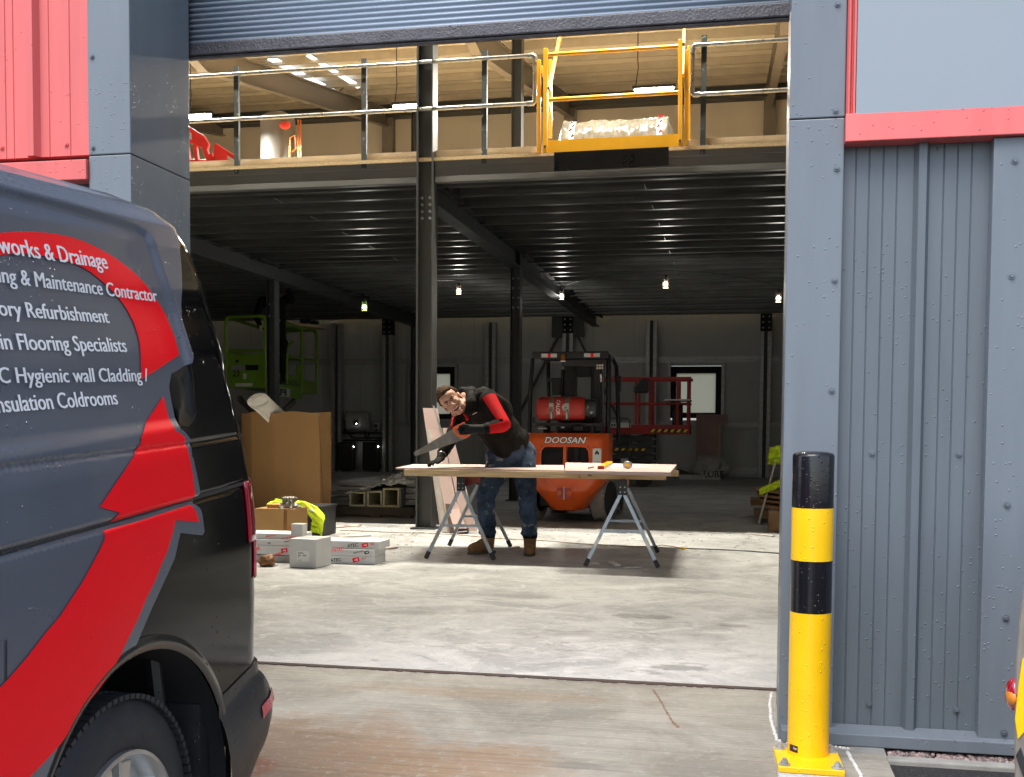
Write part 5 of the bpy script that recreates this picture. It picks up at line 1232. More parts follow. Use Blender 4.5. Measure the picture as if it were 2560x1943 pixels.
for i, (x0_, x1_, y0_, y1_, lab) in enumerate(((873,913,1230,1268,'left'),(918,955,1228,1268,'middle'),(957,998,1221,1268,'right'))):
    a, b = at(x0_,y1_,Y=ypl+.02), at(x1_,y0_,Y=ypl+.02); ths = .022; tp = thing('insulated_channel', V(a.x,ypl,zp), '%s of the three pale hollow panel channels ending toward the viewer on the pallet' % lab, 'panel', 'wrapped hollow panels on the pallet')
    m = MB(); m.box(a.x,b.x,ypl+.02,ypl+1.6,zp+.001,zp+ths); m.box(a.x,a.x+ths,ypl+.02,ypl+1.6,zp+ths+.0005,b.z); m.box(b.x-ths,b.x,ypl+.02,ypl+1.6,zp+ths+.0005,b.z); m.box(a.x+ths+.0005,b.x-ths-.0005,ypl+.02,ypl+1.6,b.z-ths,b.z); m.build('channel', M['eps'], tp)
    m = MB(); m.box(b.x+.002,b.x+.014,ypl+.05,ypl+1.6,zp+.005,b.z-.01); m.build('steel_face', M['edge'], tp)
zw = at(900,1185,Y=ypl+.6).z
m = MB()
for k, (px0, px1, py0, py1) in enumerate(((826,872,1262,1254),(826,870,1252,1243),(826,874,1240,1228),(840,925,1226,1218),(838,950,1214,1205))): a, b = at(px0,py0,Y=ypl+.05), at(px1,py1,Y=ypl+.05); m.box(a.x,b.x,ypl+.05+.01*k,ypl+1.5,a.z,b.z)
tag(m.build('panel_sheets', M['edge']), 'thin flat panel sheets stacked at the left end of the pallet', 'panel')
def filmf(u, v_):
    x = xa+(xb-xa)*u; y_ = ypl-.02+1.6*v_; h = zp+ .40*min(1,(.40+.9*u))*min(1,.70+.6*v_) ; h = min(h, zp+.42)
    n_ = noise.noise(V(u*9,v_*9,1))*.04+noise.noise(V(u*26,v_*22,4))*.02+noise.noise(V(u*60,v_*50,9))*.008
    return V(x, y_, h+n_+.01)
cloth(filmf, 90, 70, 'wrap_film', M['film'], 'crumpled clear wrap film over the panels on the pallet', 'film', th=.002)
m = MB(); a = at(1000,1212,Y=ypl); 
for k in range(5): zk = zp+.02+k*.075; m.box(at(1001,1250,Y=ypl).x, at(1040,1250,Y=ypl).x, ypl+.2+.012*k, ypl+1.6, zk, zk+.068)
tag(m.build('panel_stack', M['edge'], bevel=.004), 'grey ribbed side of the panel stack beside the near column', 'panel')

# ------------------------------------------------------------------ floor scraps and cable
m = MB(); pts = [at(px,py,Z=.006) for px,py in ((850,1326),(905,1328),(980,1331),(1060,1333),(1150,1338),(1240,1346),(1310,1349),(1370,1353),(1440,1358),(1500,1362),(1580,1368),(1620,1366),(1655,1363),(1685,1367),(1705,1371))]
fine = []
for a, b in zip(pts, pts[1:]): fine += [a.lerp(b,i/6)+V(0,.015*sin((len(fine)+i)*.35),0) for i in range(6)]
m.tube(fine, .004, 6); c1 = m.build('cable', M['orange_cable'], None, smooth=60); tag(c1, 'thin ochre extension cable running across the floor behind the table', 'cable')
m = MB(); pts = [at(px,py,Z=.006) for px,py in ((1712,1371),(1740,1372),(1800,1374),(1860,1377),(1900,1380),(1960,1384))]; m.tube(pts, .006, 6); m.build('second_length', M['cable'], c1)
for k, pts in enumerate((((1000,1336),(1018,1330),(1030,1336),(1046,1331),(1062,1339),(1040,1342),(1010,1340)),((990,1339),(1020,1337),(1055,1334),(1075,1337)),((1014,1342),(1035,1328),(1050,1337),(1030,1343)))):
    m = MB(); m.tube([at(px,py,Z=.005+.004*k) for px, py in pts], .003, 4); tag(m.build('loose_wire', M['paper']), ['tangled white wire on the floor left of the near column foot','straight white wire lying across the tangle by the near column','small loop of white wire in front of the near column'][k], 'wire', 'white wires by the near column')
m = MB(); a, b = at(1703,1370.5,Z=.012), at(1714,1371.5,Z=.012); m.cyl(a, b, .013, seg=8); m.build('plug', M['bolly'], c1)
SC = [((826,1322),(905,1314),.09,'long low plasterboard scrap beside the tall cardboard box','pink'),((852,1345),(925,1340),.06,'pale scrap behind the right cartons','plaster'),((945,1376),(990,1371),.05,'pink sliver right of the printed cartons','pink'),((860,1318),(900,1318),.07,'flat plaster scrap near the pallet','plaster'),((1285,1375),(1303,1369),.05,'pink scrap by the far foot of the left sawhorse','pink'),
      ((1519,1407),(1537,1416),.05,'white scrap under the right sawhorse','paper'),((1566,1422),(1598,1421),.035,'flat plaster scrap just in front of the right sawhorse','plaster'),((1480,1410),(1495,1412),.03,'little white scrap beside the right sawhorse front foot','paper'),((1860,1335),(1930,1342),.05,'grey plaster scrap near the right pillar','plaster'),((1560,1383),(1590,1387),.06,'pale scrap between the right sawhorse legs','plaster'),
      ((1010,1334),(1060,1332),.03,'white scrap at the foot of the near column','paper'),((1850,1296),(1890,1290),.05,'pale rag on the floor near the leaning rod','paper')]
for (a, b, wd, lab, mt) in SC:
    a, b = at(*a,Z=.003), at(*b,Z=.003); d = (b-a); sd = V(-d.y,d.x,0).normalized()*wd; jj = lambda: V((random.random()-.5)*.04,(random.random()-.5)*.03,0)
    m = MB(); m.prism([a+jj(), a.lerp(b,.5)+jj()*.6-sd*.1, b+jj(), b+sd*.8+jj(), a.lerp(b,.4)+sd*1.1, a+sd+jj()], (0,0,.0125)); tag(m.build('floor_scrap', M[mt]), lab, 'offcut', 'plasterboard scraps on the floor')
m = MB()
for i in range(420):
    px, py = 830+random.random()*1080, 1312+abs(random.gauss(0,1))*45
    if py > 1470: continue
    q = at(px,py,Z=.003); r_ = .004+random.random()**3*.028; a_ = random.random()*6
    m.obox(q, V(cos(a_),sin(a_),0)*r_, V(-sin(a_),cos(a_),0)*r_*(.15+.4*random.random()), V(0,0,.0025))
tag(m.build('debris', M['plaster']), kind='stuff')

# ------------------------------------------------------------------ right hand pile
yw = 12.45
for i, (x0_, x1_, y0_, y1_, d_, lab) in enumerate(((1886,1960,1280,1296,.6,'lower brown timber block by the right pillar'),(1921,1975,1278,1330,.35,'short sawn timber post lying end on by the right pillar'),(1877,1970,1252,1264,.7,'upper brown timber plank in the pile by the right pillar'))):
    y_ = (13.6,12.45,14.2)[i]; a, b = at(x0_,y1_,Y=y_), at(x1_,y0_,Y=y_); z0_ = max(.002,a.z); m = MB(); m.box(a.x,b.x,y_,y_+d_,z0_,b.z); tag(m.build('timber_block', pm('tb%d'%i, (.20,.115,.05), .8, var=.3, vs=9), bevel=.004), lab, 'timber')
for k in range(4):
    a, b = at(1888+6*k,1222+13*k,Y=13.9), at(1960,1240+14*k,Y=13.7); m = MB(); m.hull8([(a.x,a.y,a.z-.03),(a.x+.8,a.y,a.z-.12),(a.x+.8,a.y+.7,a.z-.12),(a.x,a.y+.7,a.z-.03),(a.x,a.y,a.z),(a.x+.8,a.y,a.z-.09),(a.x+.8,a.y+.7,a.z-.09),(a.x,a.y+.7,a.z)])
    tag(m.build('cardboard_sheet', M['card'], bevel=.004), ['top','second','third','lowest'][k]+' slumped cardboard sheet in the pile by the right pillar', 'cardboard', 'slumped cardboard by the right pillar')
m = MB(); a, b = at(1896,1312,Z=.0), at(1941,1145,Y=13.9); m.cyl(a, b, .013, seg=10); tag(m.build('rod', M['plaster'], smooth=40), 'thin pale rod leaning beside the right pillar', 'rod')
def vest2(px0, py0, px1, py1, seed, y_):
    def f(u, v_):
        n_ = noise.noise(V(u*3,v_*3,seed)); return at(px0+(px1-px0)*u+6*n_-8*v_*(1-u), py0+(py1-py0)*v_+5*n_+3*(u-.5)*(1-v_)*-3, Y=y_-.08*sin(u*pi)+.12*n_)
    return f
cloth(vest2(1925,1115,1962,1162,1,14.0), 24, 24, 'safety_vest', M['hivis'], 'yellow safety vest hanging high at the right pillar', 'vest', 'yellow safety vests')
def vest3(u, v_):
    n_ = noise.noise(V(u*4,v_*4,5)); px = 1898+62*u; py = 1222-28*u+ (14+6*sin(u*3))*v_+3*n_; return at(px,py,Y=13.6+.06*n_)
cloth(vest3, 24, 10, 'safety_vest', M['hivis'], 'yellow safety vest lying on the cardboard pile by the right pillar', 'vest', 'yellow safety vests')
# back wall clutter on the right
a, b = at(1738,1180,Y=26.2), at(1820,1036,Y=26.2); c = at(1796,1062,Y=26.2)
m = MB(); m.prism([V(a.x,26.2,.01),V(c.x,26.2,.01),V(c.x,26.3,c.z),V(b.x,26.3,c.z),V(b.x,26.35,b.z),V(a.x,26.35,b.z)], (0,.02,0)); tag(m.build('plasterboard', pm('pinkdark', (.34,.22,.21), .8)), 'L shaped pink board leaning on the back wall right of the far window', 'board')
m = MB(); a2 = at(1802,1062,Y=26.25); m.box(c.x+.002,a2.x,26.26,26.3,.01,c.z-.01); tag(m.build('board_edge', M['osb']), 'chipboard strip beside the L shaped pink board', 'board')
q = at(1776,1203,Y=25.5); m = lump(V(q.x,25.5,.26),.42,.3,.30,8,.3); tag(m.build('white_sack', pm('sack', (.40,.40,.38), .7), smooth=True), 'white plastic sack on the floor under the L shaped pink board', 'sack')
m = MB(); a, b = at(1752,1205,Y=25.2), at(1802,1180,Y=25.2); m.box(a.x,b.x,25.2,25.5,.002,b.z); o = tag(m.build('white_crate', M['whitebox'], bevel=.01), 'pale carton with dark print under the white sack', 'box')
lettering('print', 'LUBE', (a.x+.06,25.198,.06), (1,0,0), (0,0,1), .14, M['cable'], o, bold=.02)
a, b = at(1698,1205,Y=25.2), at(1762,1198,Y=25.2); m = MB(); m.box(a.x,b.x,25.1,25.4,.002,.11); tag(m.build('white_tray', M['whitebox'], bevel=.01), 'flat pale tray on the floor left of the white sack', 'tray')
m = MB(); m.tube([at(1690,1180,Y=25.6), at(1745,1200,Y=25.6)], .09, 8); tag(m.build('black_tube', M['black']), 'black tube lying behind the end of the work table', 'tube')

# inverter, batteries on the back wall at the left
yi = 26.6
a, b = at(860,1075,Y=yi), at(922,1028,Y=yi); tt = thing('inverter', V(a.x,yi,a.z), 'pale grey wall inverter with a small black screen left of the near column', 'inverter')
m = MB(); m.box(a.x,b.x,yi,yi+.22,a.z,b.z); m.build('case', pm('invcase', (.28,.29,.28), .5), tt, bevel=.06)
q0, q1 = at(884,1063,Y=yi), at(895,1051,Y=yi); m = MB(); m.box(q0.x,q1.x,yi-.01,yi-.001,q0.z,q1.z); o = m.build('screen', M['blackgl'], tt)
m = MB(); q = at(892,1059.5,Y=yi); m.ball(q+V(0,-.03,0),.009,.006,.009,8); m.build('indicator', M['led'], o)
for px0, px1, lab in ((843,883,'left black wall battery under the inverter'),(905,945,'right black wall battery under the inverter')):
    a, b = at(px0,1173,Y=yi), at(px1,1106,Y=yi); tt = thing('wall_battery', V(a.x,yi,0), lab, 'battery', 'black batteries under the inverter')
    m = MB(); m.box(a.x,b.x,yi,yi+.2,.05,b.z); m.build('case', M['black'], tt, bevel=.03)
    m = MB(); q = at(px1+1,1117,Y=yi-.02); m.ball(q,.009,.006,.009,8); m.build('indicator', M['led'], tt)
m = MB()
for pts in (((826,1082),(958,1083)),((828,1100),(958,1102)),((876,1083),(876,1092),(888,1095),(957,1095)),((912,1078),(914,1092),(918,1098),(922,1085),(935,1082)),((862,1050),(862,1078)),((941,1080),(941,1070))): m.tube([at(*p,Y=26.8) for p in pts], .025, 5)
tag(m.build('wall_conduit', M['black']), 'black conduits and cables under the inverter on the back wall', 'cable')
a, b = at(935,1072,Y=yi), at(946,1058,Y=yi); m = MB(); m.box(a.x,b.x,yi,yi+.15,a.z,b.z); o = tag(m.build('isolator', M['whitebox'], bevel=.015), 'small pale isolator switch right of the inverter', 'switch')
q = (a+b)/2; m = MB(); m.cyl((q.x,yi,q.z),(q.x,yi-.04,q.z),.045,seg=10); m.build('dial', M['black'], o)
# ------------------------------------------------------------------ forklift
FY = 12.72; f0 = at(1410,1304,Y=FY); FO = V(f0.x, FY, 0); FR = Matrix.Translation(FO) @ Matrix.Rotation(radians(0), 4, 'Z')
fl = thing('forklift', FO, 'orange forklift with a red gas bottle on its back, seen from behind', 'forklift')
def fb(mb, name, mat, parent=fl, **k): mb.xform(FR); return mb.build(name, mat, parent, **k)
def ycw(x, hw=.5): k = min(.999, abs(x)/hw); return .36*(1-(1-k**3.2)**(1/3.2))
def hwz(z): 
    return .5 if z > .56 else .5-.30*((.56-z)/.40)**1.0 if z > .16 else .2
def cw(u, v_):
    z = .165+(1.075-.165)*v_; hw = hwz(z); a_ = (u-.5)*2
    if abs(a_) < .8: x = hw*sin(a_/.8*pi/2); y = ycw(x, hw)
    else: x = hw*(1 if a_ > 0 else -1); y = .36+(abs(a_)-.8)/.2*.20
    y += .10*max(0,(.40-z)/.25)*1.2 if z < .40 else 0
    if z > .98: k = (z-.98)/.095; y += .05*k*k; x *= 1-.02*k*k
    return V(x, y, z)
def hole(u, v_):
    p = cw(u, v_); return abs(p.x+.0) < .295-.35*max(0, p.z-.86) and .60 < p.z < .925 and p.y < .3
m = MB(); m.grid(cw, 120, 80, hole); fb(m, 'counterweight', M['forange'], smooth=True)
m = MB(); m.grid(lambda u, v_: V(-.46+u*.9, .42+v_*.2, 1.072), 6, 6); m.box(-.46,.44,.36,.6,1.03,1.073); fb(m, 'deck', M['forange'])
m = MB(); m.box(-.40,.40,.14,.16,.55,.98); m.box(-.40,.40,.16,.5,.55,.56); m.box(-.2,-.05,.11,.139,.62,.85); m.cyl((.12,.12,.70),(.12,.12,.9),.05,seg=10); fb(m, 'grille', M['darksolid'])
m = MB(); m.box(-.02,.02,.005,.14,.58,.935); fb(m, 'grille_bar', M['forange'], bevel=.006)
m = MB(); m.tube([V(x, ycw(x)+.004, z) for x, z in [(-.295,.60),(-.292,.80),(-.285,.87),(-.25,.918),(-.2,.925),(.2,.925),(.25,.918),(.285,.87),(.292,.80),(.295,.60)]], .014, 8); fb(m, 'grille_rim', M['forange'], smooth=60)
m = MB(); m.box(-.085,.085,-.004,.06,.315,.435); o = fb(m, 'tow_recess', M['bottle']); m = MB(); m.cyl((0,-.02,.30),(0,-.02,.45),.011,seg=8); fb(m, 'tow_pin', M['chrome'], o)
for x in (-.06,.06): m = MB(); m.cyl((x,-.006,.375),(x,.01,.375),.028,seg=12); fb(m, 'tow_hole', M['forange'], o)
m = MB()
for x in (-.21,.27): m.cyl((x,.42,1.06),(x,.42,1.10),.04,.032,12)
fb(m, 'lifting_lugs', M['forange'], smooth=40)
def on_cw(name, txt, x0, x1, z0, h, mat, parent=fl, shear=.25, bold=.03, lift=.004):
    vs_, fs_ = text_mesh(txt, 1, shear, bold); a, b = min(v.x for v in vs_), max(v.x for v in vs_); mm = MB(); bv = []
    for v in vs_: x = x0+(x1-x0)*(v.x-a)/(b-a); bv.append(mm.bm.verts.new(V(x, ycw(x)-lift, z0+v.y*h/.69)))
    for f_ in fs_:
        try: mm.bm.faces.new([bv[i] for i in f_])
        except ValueError: pass
    return fb(mm, name, mat, parent, recalc=False)
on_cw('name_outline', 'DOOSAN', -.247, .257, .955, .077, M['cable'], bold=.065, lift=.003); on_cw('name_letters', 'DOOSAN', -.24, .25, .958, .07, M['paper'], bold=.02, lift=.0055)
m = MB(); m.grid(lambda u, v_: V(.325+.095*u, ycw(.325+.095*u)-.004, .73+.17*v_), 4, 1); o = fb(m, 'sticker', M['paper'], recalc=False)
m = MB()
for (u0,u1,v0,v1) in ((.05,.95,.93,.98),(.3,.75,.62,.76),(.4,.6,.76,.86),(.28,.4,.56,.64),(.62,.74,.56,.64),(.2,.8,.06,.09)):
    x0, x1 = .325+.095*u0, .325+.095*u1; m.face([V(x0,ycw(x0)-.006,.73+.17*v0), V(x1,ycw(x1)-.006,.73+.17*v0), V(x1,ycw(x1)-.006,.73+.17*v1), V(x0,ycw(x0)-.006,.73+.17*v1)])
fb(m, 'sticker_print', M['cable'], o, recalc=False)
# chassis and mast
m = MB(); m.box(-.46,.30,.9,2.1,.2,1.0); m.box(-.42,.40,.6,.9,.16,1.0); fb(m, 'chassis', M['black'], bevel=.02)
m = MB(); m.box(-.245,-.095,1.5,1.66,.05,2.0); m.box(.10,.24,1.5,1.66,.05,2.0); m.box(-.245,.24,1.52,1.6,1.80,1.98); fb(m, 'mast', M['black'], bevel=.01)
m = MB(); m.box(-.30,-.26,1.55,1.62,1.0,1.9); fb(m, 'lift_cylinder', M['black'], bevel=.01)
m = MB(); m.box(-.26,.26,.9,1.35,1.06,1.2); m.box(-.24,.24,.82,.95,1.2,1.45); fb(m, 'seat', M['black'], bevel=.04)
# overhead guard
m = MB()
m.tube([(-.50,.42,1.0),(-.495,.44,1.6),(-.48,.50,1.96),(-.465,.56,2.0)], .026, 8); fb(m, 'guard_post', M['black'], smooth=50)
m = MB(); m.tube([(.455,.42,1.07),(.455,.44,1.6),(.45,.50,1.96),(.435,.56,2.0)], .032, 8); fb(m, 'guard_post', M['black'], smooth=50)
for s_ in (-1,1):
    m = MB(); xo_ = -.42 if s_ < 0 else .455; m.tube([(xo_+.02*s_,1.45,.95),(xo_+.01*s_,1.38,1.6),(xo_,1.28,1.92),(xo_-.03*s_,1.10,2.01)], .026, 8); fb(m, 'guard_post', M['black'], smooth=50)
m = MB(); m.box(-.48,.445,.46,.53,1.97,2.055); m.box(-.41,.44,1.08,1.14,1.98,2.04); m.box(-.46,-.41,.53,1.08,1.985,2.04); m.box(.39,.44,.53,1.08,1.985,2.04)
for k in range(3): m.box(-.40,.38,.66+.14*k,.68+.14*k,1.99,2.035)
m.box(-.12,.40,.50,.60,1.88,1.965); fb(m, 'guard_roof', M['black'], bevel=.012)
m = MB(); m.box(.24,.35,.60,.66,1.08,1.9); fb(m, 'rear_pillar', M['black'], bevel=.02)
m = MB(); m.box(.38,.41,.40,.44,1.08,1.93); fb(m, 'hose_guard', M['steel'], bevel=.01)
for x0 in (-.365, .155):
    m = MB(); m.box(x0,x0+.19,.452,.459,1.985,2.03); o = fb(m, 'reflective_strip', M['whitebox'])
    m = MB(); m.box(x0+.078,x0+.115,.449,.4515,1.986,2.029); fb(m, 'red_marker', M['vinylred'], o)
m = MB(); m.lathe((-.10,.44,1.945), (0,0,1), [(0,.03),(.06,.028),(.075,.02)], 14); fb(m, 'beacon', pm('beacon', (.25,.08,.01), .2), smooth=50)
m = MB(); m.box(-.13,-.07,.45,.459,1.93,1.95); fb(m, 'plate', M['paper'])
m = MB(); m.box(.31,.405,.37,.41,1.83,1.90); o = fb(m, 'work_lamp', M['black'], bevel=.012)
m = MB()
for i in range(3):
    for j in range(2): m.cyl((.328+.03*i,.372,1.848+.032*j),(.328+.03*i,.366,1.848+.032*j),.0135,seg=10)
fb(m, 'lens', pm('lens', (.55,.45,.35), .2), o)
m = MB(); m.box(-.32,-.20,.95,1.0,1.55,1.76); m.box(-.36,-.31,.96,.99,1.72,1.76); fb(m, 'mirror', M['black'], bevel=.02)
m = MB(); m.box(.46,.52,1.2,1.26,1.60,1.80); m.box(.43,.48,1.2,1.23,1.78,1.80); fb(m, 'mirror', M['black'], bevel=.015)
m = MB(); m.prism([V(.353,.42,1.78),V(.373,.42,1.77),V(.378,.42,1.70),V(.366,.42,1.68),V(.356,.42,1.72)], (0,.006,0)); fb(m, 'paper_tag', M['paper'])
# gas bottle on its carrier
m = MB(); m.box(-.44,.44,.22,.48,1.155,1.175); m.box(-.30,-.27,.25,.45,1.075,1.155); m.box(.28,.31,.25,.45,1.075,1.155); m.box(.07,.18,.22,.3,1.10,1.19); m.box(.33,.42,.24,.3,1.10,1.2)
m.tube([(-.40,.16,1.26),(-.40,.16,1.195),(-.36,.16,1.185),(.40,.16,1.185)], .012, 6); fb(m, 'bottle_carrier', M['black'], bevel=.004)
m = MB(); m.box(-.36,-.25,.24,.245,1.12,1.135); m.box(-.08,-.04,.22,.225,1.135,1.148); fb(m, 'carrier_plates', M['paper'])
zb_, rb_ = 1.365, .142
gb = fb((lambda mm: (mm.lathe((-.38,.28,zb_), (1,0,0), [(0,.05),(.004,.10),(.02,.128),(.05,rb_),(.53,rb_),(.575,.128),(.60,.09),(.605,.03)], 36), mm)[1])(MB()), 'gas_bottle', M['bottle'], smooth=40)
m = MB(); m.lathe((.215,.28,zb_), (1,0,0), [(0,.112),(.12,.112),(.122,.10),(.02,.10)], 28); fb(m, 'collar', pm('collar', (.03,.035,.035), .5), gb, smooth=40)
m = MB(); m.cyl((.25,.2,zb_-.03),(.29,.15,zb_-.05),.018,seg=8); m.cyl((.24,.16,zb_+.02),(.26,.15,zb_),.012,seg=8); fb(m, 'valve', M['chrome'], gb)
for x in (-.185,.0):
    m = MB()
    for i in range(16):
        a0, a1 = radians(-20+15*i), radians(-20+15*(i+1)); f_ = lambda a_: V(0,.28-(rb_+.003)*sin(a_),zb_+(rb_+.003)*cos(a_))
        A_ = [f_(a0)+V(x-.024,0,0), f_(a0)+V(x+.024,0,0), f_(a1)+V(x+.024,0,0), f_(a1)+V(x-.024,0,0)]; m.face(A_)
    o = fb(m, 'strap', pm('strap', (.16,.15,.12), .6), gb)
    m = MB(); m.box(x-.026,x+.026,.131,.139,zb_+.02,zb_+.06); m.tube([(x-.024,.134,zb_+.02),(x-.022,.132,zb_-.03),(x,.132,zb_-.05),(x+.022,.132,zb_-.03),(x+.024,.134,zb_+.02)], .005, 5); m.bar((x,.136,zb_-.05),(x,.15,zb_-.12),.014,.006,(0,1,0)); fb(m, 'buckle', M['chrome'], o)
vs_, fs_ = text_mesh('CALOR', 1, 0, .01); a0_, a1_ = min(v.x for v in vs_), max(v.x for v in vs_); mm = MB(); bv = []
for v in vs_:   # runs round the bottle from top to bottom
    th = radians(48)+radians(74)*(v.x-a0_)/(a1_-a0_); bv.append(mm.bm.verts.new(V(-.125+v.y/.69*.042, .28-(rb_+.0035)*sin(th), zb_+(rb_+.0035)*cos(th))))
for f_ in fs_:
    try: mm.bm.faces.new([bv[i] for i in f_])
    except ValueError: pass
fb(mm, 'bottle_lettering', M['paper'], gb, recalc=False)
m = MB()
for r_ in (.034,.019):
    for i in range(18):
        if r_ == .034 and 13 <= i <= 15: continue
        a0, a1 = i*pi/9, (i+1)*pi/9
        P_ = lambda rr, a_: V(-.013+rr*cos(a_), .28-(rb_+.004)*cos((rr*sin(a_)+.012)/rb_), zb_+(rb_+.004)*sin((rr*sin(a_)+.012)/rb_))
        m.face([P_(r_,a0),P_(r_+.008,a0),P_(r_+.008,a1),P_(r_,a1)])
fb(m, 'bottle_emblem', M['paper'], gb, recalc=False)
# wheels
for s_, y_, r_, w_ in ((-1,.66,.265,.19),(1,.66,.265,.19),(-1,1.95,.33,.22),(1,1.95,.33,.22)):
    xo = s_*((.56 if s_ < 0 else .47) if r_ < .3 else .47); ST = (Matrix.Translation((xo,y_,0)) @ Matrix.Rotation(radians(-13),4,'Z') @ Matrix.Translation((-xo,-y_,0))) if r_ < .3 else Matrix.Identity(4); m = MB(); m.lathe((xo,y_,r_+.001), (-s_,0,0), [(0,r_*.6),(.004,r_*.9),(.022,r_),(w_-.022,r_),(w_-.004,r_*.9),(w_,r_*.6)], 40, False)
    for k in range(26):
        a_ = k*2*pi/26; d = V(0,cos(a_),sin(a_)); tg = V(0,-sin(a_),cos(a_)); m.obox(V(xo,y_,r_+.001)+d*(r_*.985)+V(-s_*.012,0,0), d*.012, tg*.014, V(.02,0,0))
    m.xform(ST); o = fb(m, 'wheel', M['solidtyre'], smooth=40)
    m = MB(); m.lathe((xo+s_*.001,y_,r_+.001), (-s_,0,0), [(-.0,r_*.86),(-.002,r_*.62),(.05,r_*.55),(.055,.01)], 28); m.xform(ST); fb(m, 'rim', M['rubber'], o, smooth=40)

# ------------------------------------------------------------------ scissor lifts
def liftframe(tt, A, B, C, D, z0, z1, mat, r=.03, mids=(.5,), skip=()):
    for i, (a, b) in enumerate(((A,B),(B,C),(C,D),(D,A))):
        if i in skip: continue
        a, b = V(a.x,a.y,z0), V(b.x,b.y,z0); h = V(0,0,z1-z0); m = MB(); c1, c2 = a+h, b+h; e = (b-a).normalized()*.10
        m.tube([a, a+h*.92, c1+e*.4-V(0,0,.01), c1+e, c2-e, c2-e*.4-V(0,0,.01), b+h*.92, b], r, 8); m.build('rail_hoop', mat, tt, smooth=50)
        for k in mids: m = MB(); m.tube([a+h*k, b+h*k], r*.85, 8); m.build('mid_rail', mat, tt, smooth=50)
def scissor(mb, c, ux, uy, L, z0, z1, n, w_):
    hz = (z1-z0)/n
    for k in range(n):
        for s_ in (-1,1):
            o = c+uy*(w_*s_); p = [o-ux*L+V(0,0,z0+hz*k), o+ux*L+V(0,0,z0+hz*(k+1))]; q = [o+ux*L+V(0,0,z0+hz*k), o-ux*L+V(0,0,z0+hz*(k+1))]; mb.bar(*p, .05, .11); mb.bar(*[x+uy*.06*-s_ for x in q], .05, .11)
# red lift, behind the forklift
YRD = 21.6; zfl = at(1600,1062,Y=YRD).z; a, b = at(1478,1085,Y=YRD), at(1724,1085,Y=YRD); ztop = at(1600,946,Y=YRD).z
rl = thing('scissor_lift', V((a.x+b.x)/2,YRD,0), 'dark red scissor lift with its platform raised a little, behind the forklift', 'scissor lift')
m = MB(); m.box(a.x,b.x,YRD,YRD+.03,a.z,zfl); m.box(a.x,b.x,YRD+.03,YRD+.82,a.z,a.z+.06); m.box(b.x-.03,b.x,YRD+.03,YRD+.82,a.z+.061,zfl); m.build('platform', M['liftred'], rl, bevel=.006)
A, B, C, D = V(a.x,YRD+.02,0), V(b.x-.06,YRD+.02,0), V(b.x-.06,YRD+.8,0), V(a.x,YRD+.8,0)
for y_ in (YRD+.02, YRD+.8):
    for py in (947, 1008): m = MB(); z_ = at(1600,py,Y=YRD).z; m.box(a.x, b.x+.02 if py == 947 else b.x, y_-.02, y_+.02, z_-.025, z_+.035 if py == 947 else z_+.015); m.build('rail', M['liftred'], rl, bevel=.004)
    for px in (1482,1590,1626,1694,1720): m = MB(); x_ = at(px,1000,Y=YRD).x; m.box(x_-.022,x_+.022,y_-.018,y_+.018,zfl,ztop); m.build('rail_post', M['liftred'], rl)
m = MB(); x_ = b.x-.04; m.box(x_-.02,x_+.02,YRD+.02,YRD+.8,ztop-.02,ztop+.02); m.build('end_rail', M['liftred'], rl)
z_ = (a.z+zfl)/2-.02; x0_, x1_ = at(1626,1070,Y=YRD).x, at(1717,1070,Y=YRD).x
m = MB(); m.box(x0_,x1_,YRD-.006,YRD-.002,z_-.035,z_+.035); o = m.build('hazard_strip', M['black'], rl)
m = MB()
for k in range(6): x_ = x0_+(x1_-x0_)*k/5.6; m.prism([V(x_,YRD-.008,z_-.028),V(x_+.06,YRD-.008,z_-.028),V(x_+.10,YRD-.008,z_+.028),V(x_+.04,YRD-.008,z_+.028)], (0,.001,0))
m.build('hazard_stripes', M['bolly'], o)
m = MB(); p0_, p1_ = at(1526,1069,Y=YRD), at(1577,1057,Y=YRD); m.box(p0_.x,p1_.x,YRD-.006,YRD-.002,p0_.z,p1_.z); o = m.build('notice_labels', M['whitebox'], rl)
m = MB()
for k in range(4): m.box(p0_.x+.015+.05*k,p0_.x+.05+.05*k,YRD-.008,YRD-.0065,p0_.z+.02,p1_.z-.02)
m.build('label_print', M['black'], o)
m = MB(); cx_ = at(1580,1100,Y=YRD).x; scissor(m, V(cx_,YRD+.4,0), V(1,0,0), V(0,1,0), .42, .42, a.z-.02, 4, .26); m.build('scissor_arms', M['steel'], rl)
m = MB(); x0_, x1_ = at(1548,1150,Y=YRD).x, at(1622,1150,Y=YRD).x; m.box(x0_-.5,x1_,YRD+.05,YRD+.75,.12,.50); m.box(x0_-.5,x1_+.03,YRD+.02,YRD+.78,.28,.36); m.build('chassis', M['black'], rl, bevel=.02)
zc_ = at(1580,1124,Y=YRD).z; m = MB()
for k in range(5): x_ = x0_-.1+.13*k; m.prism([V(x_,YRD+.01,zc_-.025),V(x_+.06,YRD+.01,zc_-.025),V(x_+.09,YRD+.01,zc_+.025),V(x_+.03,YRD+.01,zc_+.025)], (0,.004,0))
m.build('chassis_stripes', M['bolly'], rl)
for x_ in (x0_-.35, x1_-.12):
    for y_ in (YRD+.06, YRD+.74): m = MB(); m.cyl((x_,y_-.05,.15),(x_,y_+.05,.15),.149,seg=20); m.build('wheel', M['rubber'], rl, smooth=40)
m = MB(); xl = at(1574,1100,Y=YRD-.1).x; m.tube([V(xl,YRD-.1,.3),V(xl,YRD-.1,at(1574,1052,Y=YRD-.1).z),V(xl-.05,YRD-.1,at(1574,1046,Y=YRD-.1).z),V(xl-.45,YRD-.1,at(1574,1046,Y=YRD-.1).z)], .014, 6)
